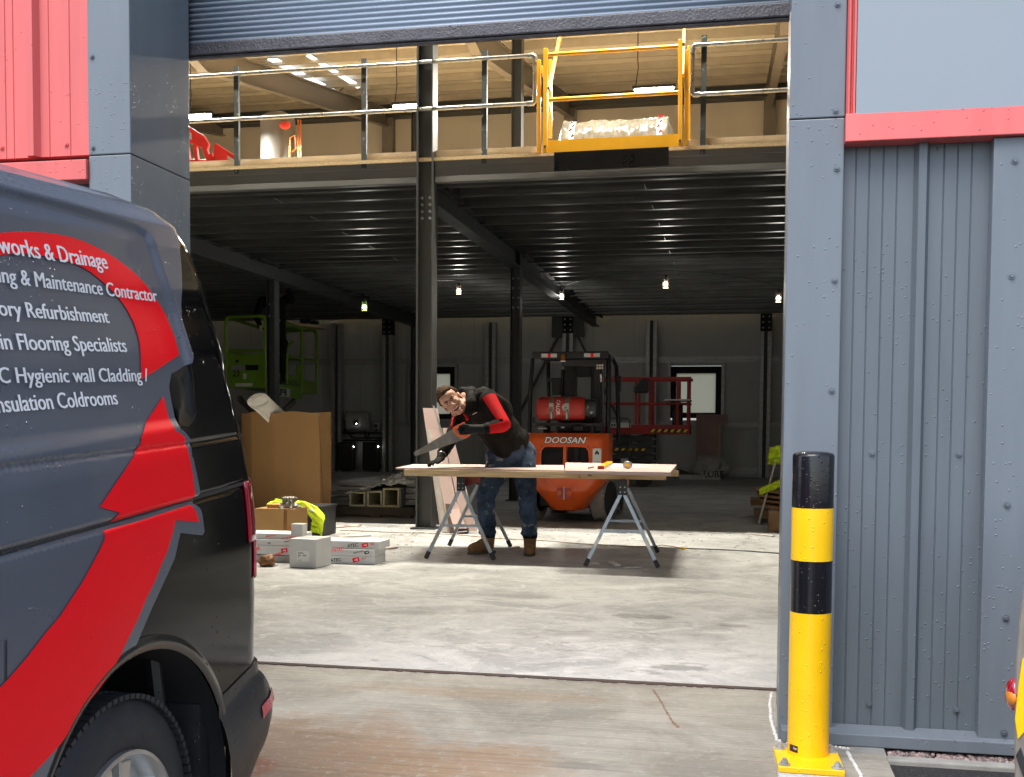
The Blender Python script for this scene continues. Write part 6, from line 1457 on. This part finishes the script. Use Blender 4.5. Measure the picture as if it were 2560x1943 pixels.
for k in range(4): m.tube([V(xl,YRD-.1,.35+.22*k),V(xl-.40,YRD-.1,.35+.22*k)], .012, 6)
m.build('ladder', M['steel'], rl)
m = MB(); p0_, p1_ = at(1552,1156,Y=YRD-.02), at(1570,1146,Y=YRD-.02); m.box(p0_.x,p1_.x,YRD-.03,YRD,p0_.z,p1_.z); m.build('charger_panel', M['whitebox'], rl)
p0_, p1_ = at(1585,983,Y=YRD-.06), at(1622,948,Y=YRD-.06)
m = MB(); m.prism([V(p0_.x,YRD-.12,p0_.z),V(p1_.x,YRD-.12,p0_.z),V(p1_.x,YRD-.12,p1_.z),V(p0_.x+.12,YRD-.12,p1_.z),V(p0_.x,YRD-.12,p1_.z-.16)], (0,.12,0)); tag(m.build('tool_bag', M['black'], bevel=.03), 'black tool bag hanging on the rail of the red lift', 'bag')
p0_, p1_ = at(1680,1048,Y=YRD+.3), at(1706,1006,Y=YRD+.3); m = MB(); m.box(p0_.x,p1_.x,YRD+.3,YRD+.6,zfl-.05,p1_.z); tag(m.build('control_box', M['black'], bevel=.03), 'black box standing inside the right end of the red lift platform', 'box')
m = MB(); a_, b_ = at(1660,1008,Y=YRD-.05), at(1725,1006,Y=YRD-.05); m.box(a_.x,b_.x,YRD-.1,YRD+.85,b_.z+.03,b_.z+.06); tag(m.build('plank', M['plaster']), 'thin pale plank lying across the rails of the red lift', 'plank')

# lime lift with the worker
zL0 = at(667,968,Y=19.6).z; zLt = at(640,790,Y=19.6).z
PA, PB = at(566,900,Y=19.75), at(664,900,Y=19.6); PD = at(755,900,Y=22.2); PC2 = at(792,900,Y=23.3); 
e_ = V(PD.x-PB.x, PD.y-PB.y, 0); PE = V(PA.x+e_.x, PA.y+e_.y, 0); PB.z = PA.z = PD.z = 0; PC2.z = 0; PF = PE+(PC2-PD)
ll = thing('scissor_lift', V(PB.x,PB.y,0), 'lime green scissor lift carrying a worker, at the dark left end of the shed', 'scissor lift')
liftframe(ll, PA, PB, PD, PE, zL0+.05, zLt, M['lime'], .034, (.5,))
h_ = lambda p, z: V(p.x,p.y,z)
m = MB(); m.hull8([h_(PA,zL0),h_(PB,zL0),h_(PD,zL0),h_(PE,zL0),h_(PA,zL0+.08),h_(PB,zL0+.08),h_(PD,zL0+.08),h_(PE,zL0+.08)]); m.build('platform', M['lime'], ll)
dA = (PB-PA).normalized(); nA = V(dA.y,-dA.x,0); nA = nA if nA.y < 0 else -nA
zt1 = at(620,882,Y=19.65).z; zw0, zw1 = at(620,926,Y=19.65).z, at(620,912,Y=19.65).z
g_ = lambda u, z, k=.01: V(0,0,z)+h_(PA.lerp(PB,u),0)+nA*k
def plate(u0, u1, z0, z1, name, mat, k=.01, th=.01, parent=ll): m = MB(); m.prism([g_(u0,z0,k),g_(u1,z0,k),g_(u1,z1,k),g_(u0,z1,k)], -nA*th); return m.build(name, mat, parent)
plate(.02,.98,zL0-.02,zw0,'gate_panel',M['lime']); plate(.02,.12,zw0+.001,zt1,'gate_panel',M['lime']); plate(.84,.98,zw0+.001,zt1,'gate_panel',M['lime']); plate(.121,.839,zw1,zt1-.03,'gate_panel',M['lime'])
plate(.47,.80,zw0,zw1,'gate_slot',M['darksolid'],-.02)
pt = plate(.44,.52,at(620,948,Y=19.65).z,at(620,934,Y=19.65).z,'notice',M['whitebox'],.014,.002); plate(.24,.68,at(620,966,Y=19.65).z,at(620,958,Y=19.65).z,'notice_strip',M['whitebox'],.014,.002); plate(.24,.33,at(620,906,Y=19.65).z,at(620,899,Y=19.65).z,'small_plate',M['black'],.014,.002)
lettering('gate_number','23',g_(.17,at(620,941,Y=19.65).z,.018),dA,(0,0,1),.12,M['black'],ll,bold=.02)
dS = (PD-PB).normalized(); nS = V(dS.y,-dS.x,0); nS = nS if nS.x > 0 else -nS
zs1 = at(690,932,Y=20.2).z
def side_plate(u0, u1, z0, z1, name, mat, k=.012, th=.012): m = MB(); b_ = lambda u, z: h_(PB.lerp(PD,u),z)+nS*k; m.prism([b_(u0,z0),b_(u1,z0),b_(u1,z1),b_(u0,z1)], -nS*th); return m.build(name, mat, ll)
side_plate(0,1,zL0-.16,zs1,'toe_board',M['lime']); side_plate(.82,1,zs1+.001,zs1+.25,'corner_plate',M['lime'])
side_plate(.02,.62,zL0-.14,zL0+.02,'owner_plate',M['whitebox'],.017,.003)
lettering('owner_name','AFI',h_(PB.lerp(PD,.13),zL0-.12)+nS*.022,dS,(0,0,1),.12,M['black'],ll,bold=.05,width=1.0)
lettering('model_text','LION ZS0807ACN-LI',h_(PB.lerp(PD,.06),zL0+.09)+nS*.022,dS,(0,0,1),.12,M['black'],ll,bold=.0,width=2.2)
for s_ in (0,):   # extension deck
    a, b = h_(PD,zL0+.1), h_(PC2,zL0+.1); hh = at(785,825,Y=23.2).z-zL0-.1
    m = MB(); d_ = (b-a).normalized(); m.tube([a+V(0,0,hh*.95), a+d_*.2+V(0,0,hh), b-d_*.12+V(0,0,hh), b+V(0,0,hh*.93), b], .03, 8); m.build('extension_rail', M['lime'], ll, smooth=50)
    m = MB(); m.tube([a+V(0,0,hh*.48), b+V(0,0,hh*.48)], .026, 8); m.build('extension_rail', M['lime'], ll, smooth=50)
    m = MB(); m.tube([h_(PF,zL0+.1), h_(PF,zL0+.1+hh*.93), h_(PF,zL0+.1+hh)+V(.1,0,0), b+V(-.1,0,hh), b+V(0,0,hh*.93), b], .03, 8); m.build('extension_rail', M['lime'], ll, smooth=50)
    m = MB(); m.hull8([h_(PD,zL0-.02),h_(PC2,zL0-.02),h_(PF,zL0-.02),h_(PE,zL0-.02),h_(PD,zL0+.26),h_(PC2,zL0+.26),h_(PF,zL0+.26),h_(PE,zL0+.26)]); m.build('extension_deck', M['lime'], ll)
m = MB(); q0, q1 = PB.lerp(PD,.55), PB.lerp(PD,.72); m.tube([h_(q0,zL0+.1), h_(q0,zL0+.85), h_(q1,zLt-.35)], .035, 8); m.build('inner_brace', M['lime'], ll, smooth=50)
ce = (PA+PB+PD+PE)/4; uL = dS; uW = V(-dS.y,dS.x,0)
m = MB(); scissor(m, V(ce.x,ce.y,0), uL, uW, 1.0, .55, zL0-.2, 2, .3); m.build('scissor_arms', M['rafter'], ll)
m = MB(); m.obox(V(ce.x,ce.y,.33), uL*1.15, uW*.38, V(0,0,.17)); m.build('chassis', M['black'], ll, bevel=.03)
for k in (-.8,.8):
    for s_ in (-1,1): c = V(ce.x,ce.y,.18)+uL*k+uW*s_*.36; m = MB(); m.cyl(c-uW*.06, c+uW*.06, .179, seg=20); m.build('wheel', M['rubber'], ll, smooth=40)
q = at(783,812,Y=22.6); m = MB(); p_, q_ = at(756,806,Y=22.3), at(813,820,Y=22.8); m.hull8([V(p_.x-.3,22.0,p_.z-.07),V(q_.x,22.5,q_.z-.02),V(q_.x-.1,23.1,q_.z-.02),V(p_.x-.4,22.7,p_.z-.07),V(p_.x-.3,22.0,p_.z-.03),V(q_.x,22.5,q_.z+.03),V(q_.x-.1,23.1,q_.z+.03),V(p_.x-.4,22.7,p_.z-.03)])
tag(m.build('plank', M['timber']), 'wooden plank laid as a shelf on the rails of the lime lift', 'plank')
for (x0_, x1_, y0_, y1_, lab) in ((753,771,806,798,'dark tool case on the plank shelf of the lime lift'),(776,794,808,802,'smaller dark box at the right end of the plank shelf')): a, b = at(x0_,y0_,Y=22.5), at(x1_,y1_,Y=22.5); m = MB(); m.box(a.x,b.x,22.4,22.6,a.z-.02,b.z); tag(m.build('tool_case', M['black'], bevel=.015), lab, 'case')
# ------------------------------------------------------------------ people
def remesh(o, vox, it=4, f=.5):
    m = o.modifiers.new('remesh', 'REMESH'); m.mode = 'VOXEL'; m.voxel_size = vox; m.use_smooth_shade = True
    s = o.modifiers.new('smooth', 'SMOOTH'); s.iterations = it; s.factor = f; return o
def folds(o, strength=.012, size=.07):
    tx = bpy.data.textures.new('folds', 'CLOUDS'); tx.noise_scale = size; tx.noise_depth = 2
    d = o.modifiers.new('folds', 'DISPLACE'); d.texture = tx; d.strength = strength; d.mid_level = .5; d.texture_coords = 'LOCAL'; return o
def chain(mb, pts, rad):
    for (a, ra), (b, rb) in zip(zip(pts, rad), list(zip(pts, rad))[1:]): mb.capsule(a, b, ra, rb, 14)
def fingers(mb, base, dirv, sidev, curl, n=4, L=.075, r=.0095, sp=.021):
    """four unequal bent fingers leaving the palm, curling towards curl"""
    for k in range(n):
        l = L*(.86,1,.95,.74)[k]; p = Vector(base)+sidev*sp*(k-1.5); d = (dirv+sidev*.10*(k-1.5)).normalized()
        p1 = p+d*l*.45; d2 = (d+curl*.9).normalized(); p2 = p1+d2*l*.33; d3 = (d*.3+curl*1.3).normalized(); p3 = p2+d3*l*.26; chain(mb, [p,p1,p2,p3], [r,r*.95,r*.88,r*.75])
# ---- worker on the lime lift, seen as a dark figure
wy = 20.6; wl = lambda px, py, y=wy: at(px,py,Y=y); zfl_ = zL0+.09
pel = wl(692,843); pel = V(pel.x, wy, zfl_+.92); k_ = (wl(692,720).z-zfl_)/1.78
wk = thing('person', V(pel.x,wy,zfl_), 'worker in dark clothes on the lime lift reaching up to the ceiling', 'person')
hd = wl(684,728); nk = wl(688,752); ch = wl(690,772); wa = wl(693,815); pl = wl(694,848)
sr_, sl_ = wl(716,748), wl(655,752); er, hr = wl(729,752,20.4), wl(717,716,20.3); el, hl = wl(640,790,20.3), wl(652,818,20.2)
hipl, hipr = wl(680,858), wl(706,858); knl, knr = wl(681,898,20.5), wl(705,898,20.5); anl, anr = V(wl(680,940).x,wy+.02,zfl_+.09), V(wl(704,940).x,wy+.02,zfl_+.09)
m = MB(); m.ball(hd, .085, .10, .125, 14); chain(m, [nk,hd], [.055,.06]); chain(m, [ch,wa,pl], [.15,.13,.13]); chain(m, [sl_,ch,sr_], [.06,.09,.06]); chain(m, [sr_,er,hr], [.05,.042,.03]); chain(m, [sl_,el,hl], [.05,.042,.03])
m.ball(hd+V(0,-.10,-.01), .018,.025,.03,8)
chain(m, [hipl,knl,anl], [.08,.058,.045]); chain(m, [hipr,knr,anr], [.08,.058,.045]); m.ball(hr+V(0,0,.05), .035,.022,.05,8); fingers(m, hr+V(0,0,.08), V(0,0,1), V(1,0,0), V(0,-.6,.2)); fingers(m, hl+V(0,0,-.03), V(.2,0,-1), V(0,1,0), V(.3,0,-.3))
remesh(m.build('body', M['skin'], wk), .012)
m = MB(); chain(m, [ch+V(0,0,.02),wa,pl], [.185,.17,.165]); chain(m, [sl_,ch+V(0,0,.04),sr_], [.085,.12,.085]); chain(m, [sr_,er,er.lerp(hr,.75)], [.085,.068,.052]); chain(m, [sl_,el,el.lerp(hl,.8)], [.085,.068,.05]); chain(m, [ch,nk], [.1,.08]); remesh(m.build('jacket', M['hoodie'], wk), .016)
m = MB(); chain(m, [hipl,knl,anl], [.105,.078,.07]); chain(m, [hipr,knr,anr], [.105,.078,.07]); chain(m, [hipl,hipr], [.115,.115]); chain(m, [pl,(hipl+hipr)/2], [.14,.13]); remesh(m.build('trousers', M['hoodie'], wk), .016)
m = MB(); m.ball(hd+V(0,.015,.02), .098,.112,.125,14); remesh(m.build('hair', M['hair'], wk), .014)
for a in (anl, anr): m = MB(); m.ball(a+V(0,-.05,-.045), .05,.13,.045,12); chain(m, [a, a+V(0,0,-.03)], [.055,.05]); remesh(m.build('boot', M['black'], wk), .014)

# ---- man with the handsaw
A_ = at
headc = A_(1129,1004,Y=9.30); neckb = A_(1170,1002,Y=9.46); chest = A_(1206,1020,Y=9.55); mid = A_(1243,1059,Y=9.66); pel = A_(1283,1112,Y=9.76)
shR, elR, wrR, haR = A_(1219,1000,Y=9.40), A_(1258,1062,Y=9.28), A_(1207,1073,Y=9.17), A_(1168,1073,Y=9.13)
shL, elL, wrL, haL = A_(1152,1042,Y=9.62), A_(1131,1092,Y=9.42), A_(1106,1134,Y=9.26), A_(1098,1150,Y=9.20)
hiA, knA, anA = A_(1256,1140,Y=9.72), A_(1214,1240,Y=9.50), A_(1220,1340,Y=9.62)
hiB, knB, anB = A_(1308,1135,Y=9.80), A_(1318,1240,Y=9.60), A_(1325,1342,Y=9.66)
man = thing('person', V(pel.x,9.62,0), 'smiling man in black and red work clothes bending over the table with a handsaw', 'person')
HS = 1.12
HM = Matrix.Translation(headc) @ Matrix.Rotation(radians(-43),4,'Y') @ Matrix.Rotation(radians(8),4,'X') @ Matrix.Rotation(radians(4),4,'Z') @ Matrix.Scale(HS,4)
hp = lambda x, y, z: HM @ V(x,y,z)
HR = HM.to_3x3().normalized()
def hball(mb, c, r, seg=16): mb.ball(hp(*c), r[0]*HS, r[1]*HS, r[2]*HS, seg, HR)
m = MB()
hball(m,(0,.018,.035),(.076,.097,.086)); hball(m,(0,-.028,-.028),(.064,.062,.085)); hball(m,(0,-.030,-.075),(.056,.052,.045)); hball(m,(0,-.074,-.108),(.024,.018,.017)); hball(m,(0,-.05,.045),(.066,.045,.04))
for s_ in (-1,1):
    hball(m,(s_*.040,-.070,-.034),(.024,.020,.022)); hball(m,(s_*.031,-.082,.018),(.024,.011,.008)); hball(m,(s_*.077,.012,-.012),(.009,.02,.033)); hball(m,(s_*.079,.020,.012),(.010,.012,.014)); hball(m,(s_*.013,-.100,-.038),(.010,.011,.009)); hball(m,(s_*.050,-.03,-.08),(.016,.035,.026)); hball(m,(s_*.031,-.081,-.010),(.018,.008,.006))
m.capsule(hp(0,-.088,.006), hp(0,-.112,-.032), .0085*HS, .0135*HS); hball(m,(0,-.088,-.050),(.030,.012,.009)); hball(m,(0,-.085,-.088),(.026,.012,.008))
m.capsule(hp(0,.022,-.07), neckb, .058, .066)
chain(m, [neckb,chest,mid,pel], [.09,.125,.125,.12]); chain(m, [neckb,shR,elR,wrR,haR], [.045,.042,.040,.031,.030]); chain(m, [chest,shL,elL,wrL,haL], [.08,.058,.040,.024,.012])
chain(m, [pel,hiA,knA,anA], [.10,.085,.058,.042]); chain(m, [pel,hiB,knB,anB], [.10,.085,.058,.042])
remesh(m.build('body', M['skin'], man), .0052, 3)
m = MB()
def hairf(u, v_):
    th = -pi+2*pi*u; ph = pi*.5*(1-v_)
    k = 1.0; x = .079*cos(ph)*sin(th); y = .018-.100*cos(ph)*cos(th); z = .035+.094*sin(ph)
    return x, y, z
for i in range(46):
    for j in range(12):
        u, v_ = i/46, j/11; th = -pi+2*pi*u; ph = radians(4)+radians(86)*v_; front = cos(th)
        x, y, z = .076*cos(ph)*sin(th), .018-.096*cos(ph)*front, .034+.088*sin(ph)
        if front > .15 and z < .086-.012*(1-abs(sin(th))): continue
        if abs(sin(th)) > .8 and z < .030 and front > -.3: continue
        r_ = .013+.006*random.random(); lift = .010*max(0,front)*max(0,sin(ph)); hball(m,(x+(random.random()-.5)*.006,y-lift,z+lift*1.1),(r_,r_,r_),7)
remesh(m.build('hair', M['hair'], man), .0055, 2, .4)
for s_ in (-1,1):
    m = MB(); hball(m,(s_*.031,-.0835,.001),(.0125,.008,.0065),12); e = m.build('eye', M['teeth'], man, smooth=True)
    m = MB(); hball(m,(s_*.030-.002,-.0905,.001),(.0052,.003,.0052),10); m.build('iris', M['darksolid'], e, smooth=True)
    m = MB(); m.tube([hp(s_*.014,-.093,.017), hp(s_*.030,-.094,.023), hp(s_*.050,-.080,.017)], .0042*HS, 6); m.build('eyebrow', M['hair'], man)
    m = MB(); m.tube([hp(s_*.017,-.0885,.004), hp(s_*.030,-.0925,.009), hp(s_*.045,-.082,.003)], .0024*HS, 6); m.build('eyelid', M['lips'], man)
m = MB(); hball(m,(0,-.0905,-.069),(.029,.010,.0125),16); mo = m.build('mouth', M['mouthin'], man, smooth=True)
m = MB(); m.tube([hp(-.024,-.0915,-.0615), hp(0,-.1005,-.0645), hp(.024,-.0915,-.0615)], .0042*HS, 8); m.build('teeth', M['teeth'], mo, smooth=True)
m = MB(); m.tube([hp(-.032,-.086,-.059), hp(-.014,-.099,-.0585), hp(0,-.1015,-.060), hp(.014,-.099,-.0585), hp(.032,-.086,-.059), hp(.018,-.096,-.079), hp(0,-.099,-.083), hp(-.018,-.096,-.079), hp(-.032,-.086,-.059)], .0033*HS, 6); m.build('lips', M['lips'], mo, smooth=True)
# body warmer and hood
m = MB(); chain(m, [chest+V(-.03,-.02,.0), mid, A_(1280,1106,Y=9.74)], [.150,.158,.150]); chain(m, [A_(1226,1078,Y=9.60), A_(1258,1122,Y=9.66)], [.125,.105]); chain(m, [A_(1212,995,Y=9.46), A_(1250,1030,Y=9.62)], [.10,.12]); chain(m, [A_(1170,1040,Y=9.52), chest], [.10,.13]); chain(m, [A_(1256,1116,Y=9.66), A_(1300,1094,Y=9.76)], [.10,.082]); chain(m, [A_(1225,1085,Y=9.60), A_(1254,1128,Y=9.64)], [.09,.055])
chain(m, [A_(1178,1000,Y=9.50), A_(1200,1004,Y=9.50)], [.09,.11])
chain(m, [A_(1200,990,Y=9.47), shR.lerp(A_(1206,992,Y=9.45),.4)], [.075,.070]); folds(remesh(m.build('body_warmer', M['vest'], man), .010, 5), .030, .09)
m = MB(); chain(m, [A_(1157,980,Y=9.50), A_(1178,985,Y=9.44), A_(1178,1008,Y=9.36), A_(1172,1030,Y=9.34)], [.050,.055,.05,.036]); chain(m, [A_(1157,980,Y=9.52), A_(1150,1000,Y=9.56), A_(1150,1030,Y=9.50)], [.05,.055,.05]); chain(m, [A_(1178,985,Y=9.5), A_(1192,992,Y=9.54)], [.07,.06]); folds(remesh(m.build('hood', M['vest'], man), .009, 4), .016, .06)
m = MB(); chain(m, [A_(1164,1038,Y=9.36), A_(1168,1045,Y=9.36), A_(1167,1050,Y=9.37)], [.012,.014,.008]); chain(m, [A_(1160,1036,Y=9.38),A_(1164,1038,Y=9.36)],[.010,.012]); m.build('collar', M['sleevered'], man, smooth=True)
m = MB(); chain(m, [shR, elR, wrR.lerp(elR,.12)], [.078,.060,.047]); chain(m, [chest, shR], [.10,.075]); o = remesh(m.build('sleeve', M['hoodie'], man), .008, 5)
def patch(path, rad, dirs, ha, nu=24, nv=10):
    path = [Vector(p) for p in path]; n = len(path)-1
    def f(u, v_):
        k = u*n; i = min(int(k), n-1); q = k-i; p = path[i].lerp(path[i+1], q); r_ = rad[i]+(rad[i+1]-rad[i])*q; ax_ = ((path[min(i+1,n)]-path[max(i-1,0)])*(1-q)+(path[min(i+2,n)]-path[i])*q).normalized(); d = dirs[i].lerp(dirs[i+1], q); d = (d-ax_*d.dot(ax_)).normalized(); s_ = ax_.cross(d); a_ = radians(ha)*(v_*2-1); return p+(d*cos(a_)+s_*sin(a_))*r_
    m = MB(); m.grid(f, nu, nv); return m
du, df = V(.55,-.80,.25), V(-.1,-.85,-.35)
pth = [shR.lerp(elR,.02), shR.lerp(elR,.3), shR.lerp(elR,.6), shR.lerp(elR,.88), elR+(elR-shR)*.0+V(0,0,0), elR.lerp(wrR,.14), elR.lerp(wrR,.36), elR.lerp(wrR,.58), elR.lerp(wrR,.76)]
patch(pth, [.087,.080,.074,.070,.068,.066,.061,.056,.053], [V(.45,-.8,.45), V(.5,-.8,.3), V(.5,-.8,.25), V(.6,-.75,.1), V(.5,-.8,-.2), V(.2,-.85,-.35), df, df, df], 50, 48, 12).build('red_panel', M['sleevered'], o, smooth=True)
m = MB(); chain(m, [shL, elL, wrL.lerp(elL,.02)], [.08,.064,.050]); chain(m, [chest, shL], [.11,.09]); o = folds(remesh(m.build('sleeve', M['hoodie'], man), .009, 5), .014, .05)
m = MB(); chain(m, [wrL.lerp(elL,.42), wrL.lerp(elL,.12)], [.0535,.050]); m.build('cuff', M['vest'], o, smooth=True)
m = MB(); m.bar(A_(1137,1035,Y=9.50), A_(1128,1068,Y=9.36), .012, .03); m.build('red_trim', M['sleevered'], o, bevel=.004)
m = MB(); q = A_(1186,1034,Y=9.335); m.bar(A_(1181,1037,Y=9.33), A_(1193,1031,Y=9.34), .006, .008, (0,1,0)); m.build('chest_logo', M['paper'], man); m = MB(); m.bar(A_(1183,1032,Y=9.33), A_(1189,1029.5,Y=9.335), .006, .006, (0,1,0)); m.build('chest_logo', M['sleevered'], man)
# jeans and boots
m = MB()
knA2 = knA
chain(m, [hiA, hiA.lerp(knA,.5), knA, knA.lerp(anA,.45), anA+V(0,0,.03)], [.118,.108,.083,.080,.070]); chain(m, [hiB, hiB.lerp(knB,.5), knB, knB.lerp(anB,.45), anB+V(0,0,.03)], [.118,.106,.083,.078,.070]); chain(m, [hiA, hiB], [.125,.125]); chain(m, [pel, (hiA+hiB)/2], [.15,.14]); chain(m, [A_(1232,1140,Y=9.66), hiA], [.07,.11])
for k in range(5): 
    for an in (anA, anB): m.ball(an+V((random.random()-.5)*.03,-.02,.03+k*.022), .073,.070,.010,10)
folds(remesh(m.build('jeans', M['jeans'], man), .009, 3), .026, .065)
def boot(an, toe, label=None):
    an = Vector(an); f = V(toe.x-an.x, toe.y-an.y, 0).normalized(); s_ = V(-f.y,f.x,0); R_ = Matrix((s_, f, V(0,0,1))).transposed(); g0 = V(an.x,an.y,0)
    m = MB(); m.ball(g0+f*.115+V(0,0,.058), .053,.085,.052,14,R_); m.ball(g0+f*.02+V(0,0,.06), .045,.08,.055,14,R_); m.ball(g0+f*.16+V(0,0,.052), .048,.045,.046,14,R_); chain(m, [g0+V(0,0,.07), g0+V(0,0,.14)-f*.005], [.056,.060]); chain(m, [g0+f*.01+V(0,0,.12), g0+f*.10+V(0,0,.075)], [.045,.042])
    o = remesh(m.build('boot', M['boot'], man), .0065, 3)
    m = MB(); n = 24; pl_ = [g0+s_*(.052*(1+.12*cos(a_-pi/2))*cos(a_))+f*(.065+.145*sin(a_))+V(0,0,.001) for a_ in [2*pi*i/n for i in range(n)]]; m.prism(pl_, (0,0,.022)); m.build('sole', pm('sole', (.085,.06,.04), .85), o, bevel=.004)
    m = MB()
    for k in range(5): c = g0+f*(.105-.020*k)+V(0,0,.098+.016*k); m.tube([c-s_*.034-V(0,0,.012), c+V(0,0,.006)+f*.006, c+s_*.034-V(0,0,.012)], .0042, 6)
    m.build('laces', M['cable'], o)
    m = MB(); m.lathe(g0+V(0,0,.145), (0,0,1), [(0,.064),(.02,.067),(.035,.064)], 20, False); m.build('ankle_collar', M['hoodie'], o, smooth=True)
boot(anA, A_(1178,1376,Y=9.50)); boot(anB, A_(1321,1384,Y=9.30))
# gloves
m = MB(); R3 = Matrix(((1,0,0),(0,1,0),(0,0,1)))
chain(m, [elR.lerp(wrR,.76), wrR, haR], [.050,.040,.040]); m.ball(haR+V(-.008,0,.0), .050,.026,.042,14)
hdl = A_(1157,1076,Y=9.125)
for k in range(4):   # fingers wrap the grip from behind to the front
    c = haR+V(-.040+.004*k,-.008,.030-.021*k); l = (.9,1,.95,.8)[k]
    chain(m, [c+V(.03,.012,0), c+V(-.012*l,.012,-.002), c+V(-.030*l,-.012,-.004), c+V(-.014*l,-.032,-.005)], [.0115,.0112,.0105,.0092])
chain(m, [haR+V(.008,-.022,.030), haR+V(-.022,-.036,.034), haR+V(-.046,-.030,.026)], [.013,.012,.0105])
remesh(m.build('glove', M['glove'], man), .0048, 3)
m = MB(); zg = ZTB; hl = A_(1099,1149,Y=9.19); chain(m, [wrL.lerp(elL,.15), wrL, hl.lerp(wrL,.3)], [.046,.038,.036]); dv = V(-.72,-.62,-.25).normalized(); sdv = V(.62,-.72,0).normalized()
R4 = Matrix((dv, sdv, dv.cross(sdv))).transposed(); m.ball(hl, .052,.045,.024,14,R4); fingers(m, hl+dv*.038+V(0,0,-.004), dv, sdv, V(0,0,-.55), 4, .080, .0112, .022)
chain(m, [hl+sdv*.03, hl+sdv*.055+dv*.02-V(0,0,.008), hl+sdv*.06+dv*.055-V(0,0,.016)], [.014,.0125,.011]); remesh(m.build('glove', M['glove'], man), .0048, 3)
m = MB(); c = wrL.lerp(hl,.25); ax_ = (hl-wrL).normalized(); m.lathe(c-ax_*.006, ax_, [(0,.041),(.012,.041)], 20, False); m.build('glove_band', M['reflect'], man, smooth=True)
# handsaw
ys0 = 9.105
sw = thing('handsaw', A_(1137,1090,Y=ys0), 'handsaw with an orange handle and long grey blade held by the bending man', 'handsaw')
bp_ = [(1135,1071),(1138,1069),(1150,1080),(1166,1095),(1163,1096.5),(1138,1106.7),(1100,1119.5),(1070,1130),(1043,1138.5),(1037.5,1140),(1032.5,1131.7),(1050,1122),(1085,1101)]
m = MB(); A3 = [A_(*p,Y=ys0) for p in bp_]; m.prism(A3, (0,.0016,0)); m.build('blade', M['sawblade'], sw)
m = MB(); p0_, p1_ = A_(1163,1096.5,Y=ys0), A_(1043,1138.5,Y=ys0); n = 70
for i in range(n): a = p0_.lerp(p1_, i/n); b = p0_.lerp(p1_, (i+1)/n); c = a.lerp(b,.5)+V(-.001,0,-.0045); m.face([a+V(0,.0005,0), b+V(0,.0005,0), c+V(0,.0005,0)])
m.build('teeth', M['sawblade'], sw, recalc=False)
m = MB(); q = A_(1040,1133.5,Y=ys0-.0005); m.cyl(q, q+V(0,.003,0), .0035, seg=8); m.build('hang_hole', M['dark'], sw)
def hpoly(name, pts, mat, y0, th): m = MB(); m.prism([A_(*p,Y=y0) for p in pts], (0,th,0)); return m.build(name, mat, sw, bevel=.004)
hpoly('handle', [(1131,1072),(1135,1067),(1158,1056),(1162,1057),(1161,1062),(1140,1073),(1141,1079),(1146,1085),(1152,1087),(1162,1087),(1175,1086.5),(1173,1090),(1164,1096),(1150,1094),(1143,1091),(1136,1082)], M['saworange'], ys0-.012, .026)
hpoly('grip', [(1146,1075),(1150,1072),(1159,1081),(1162,1086),(1152,1086),(1147,1083)], M['black'], ys0-.010, .022)
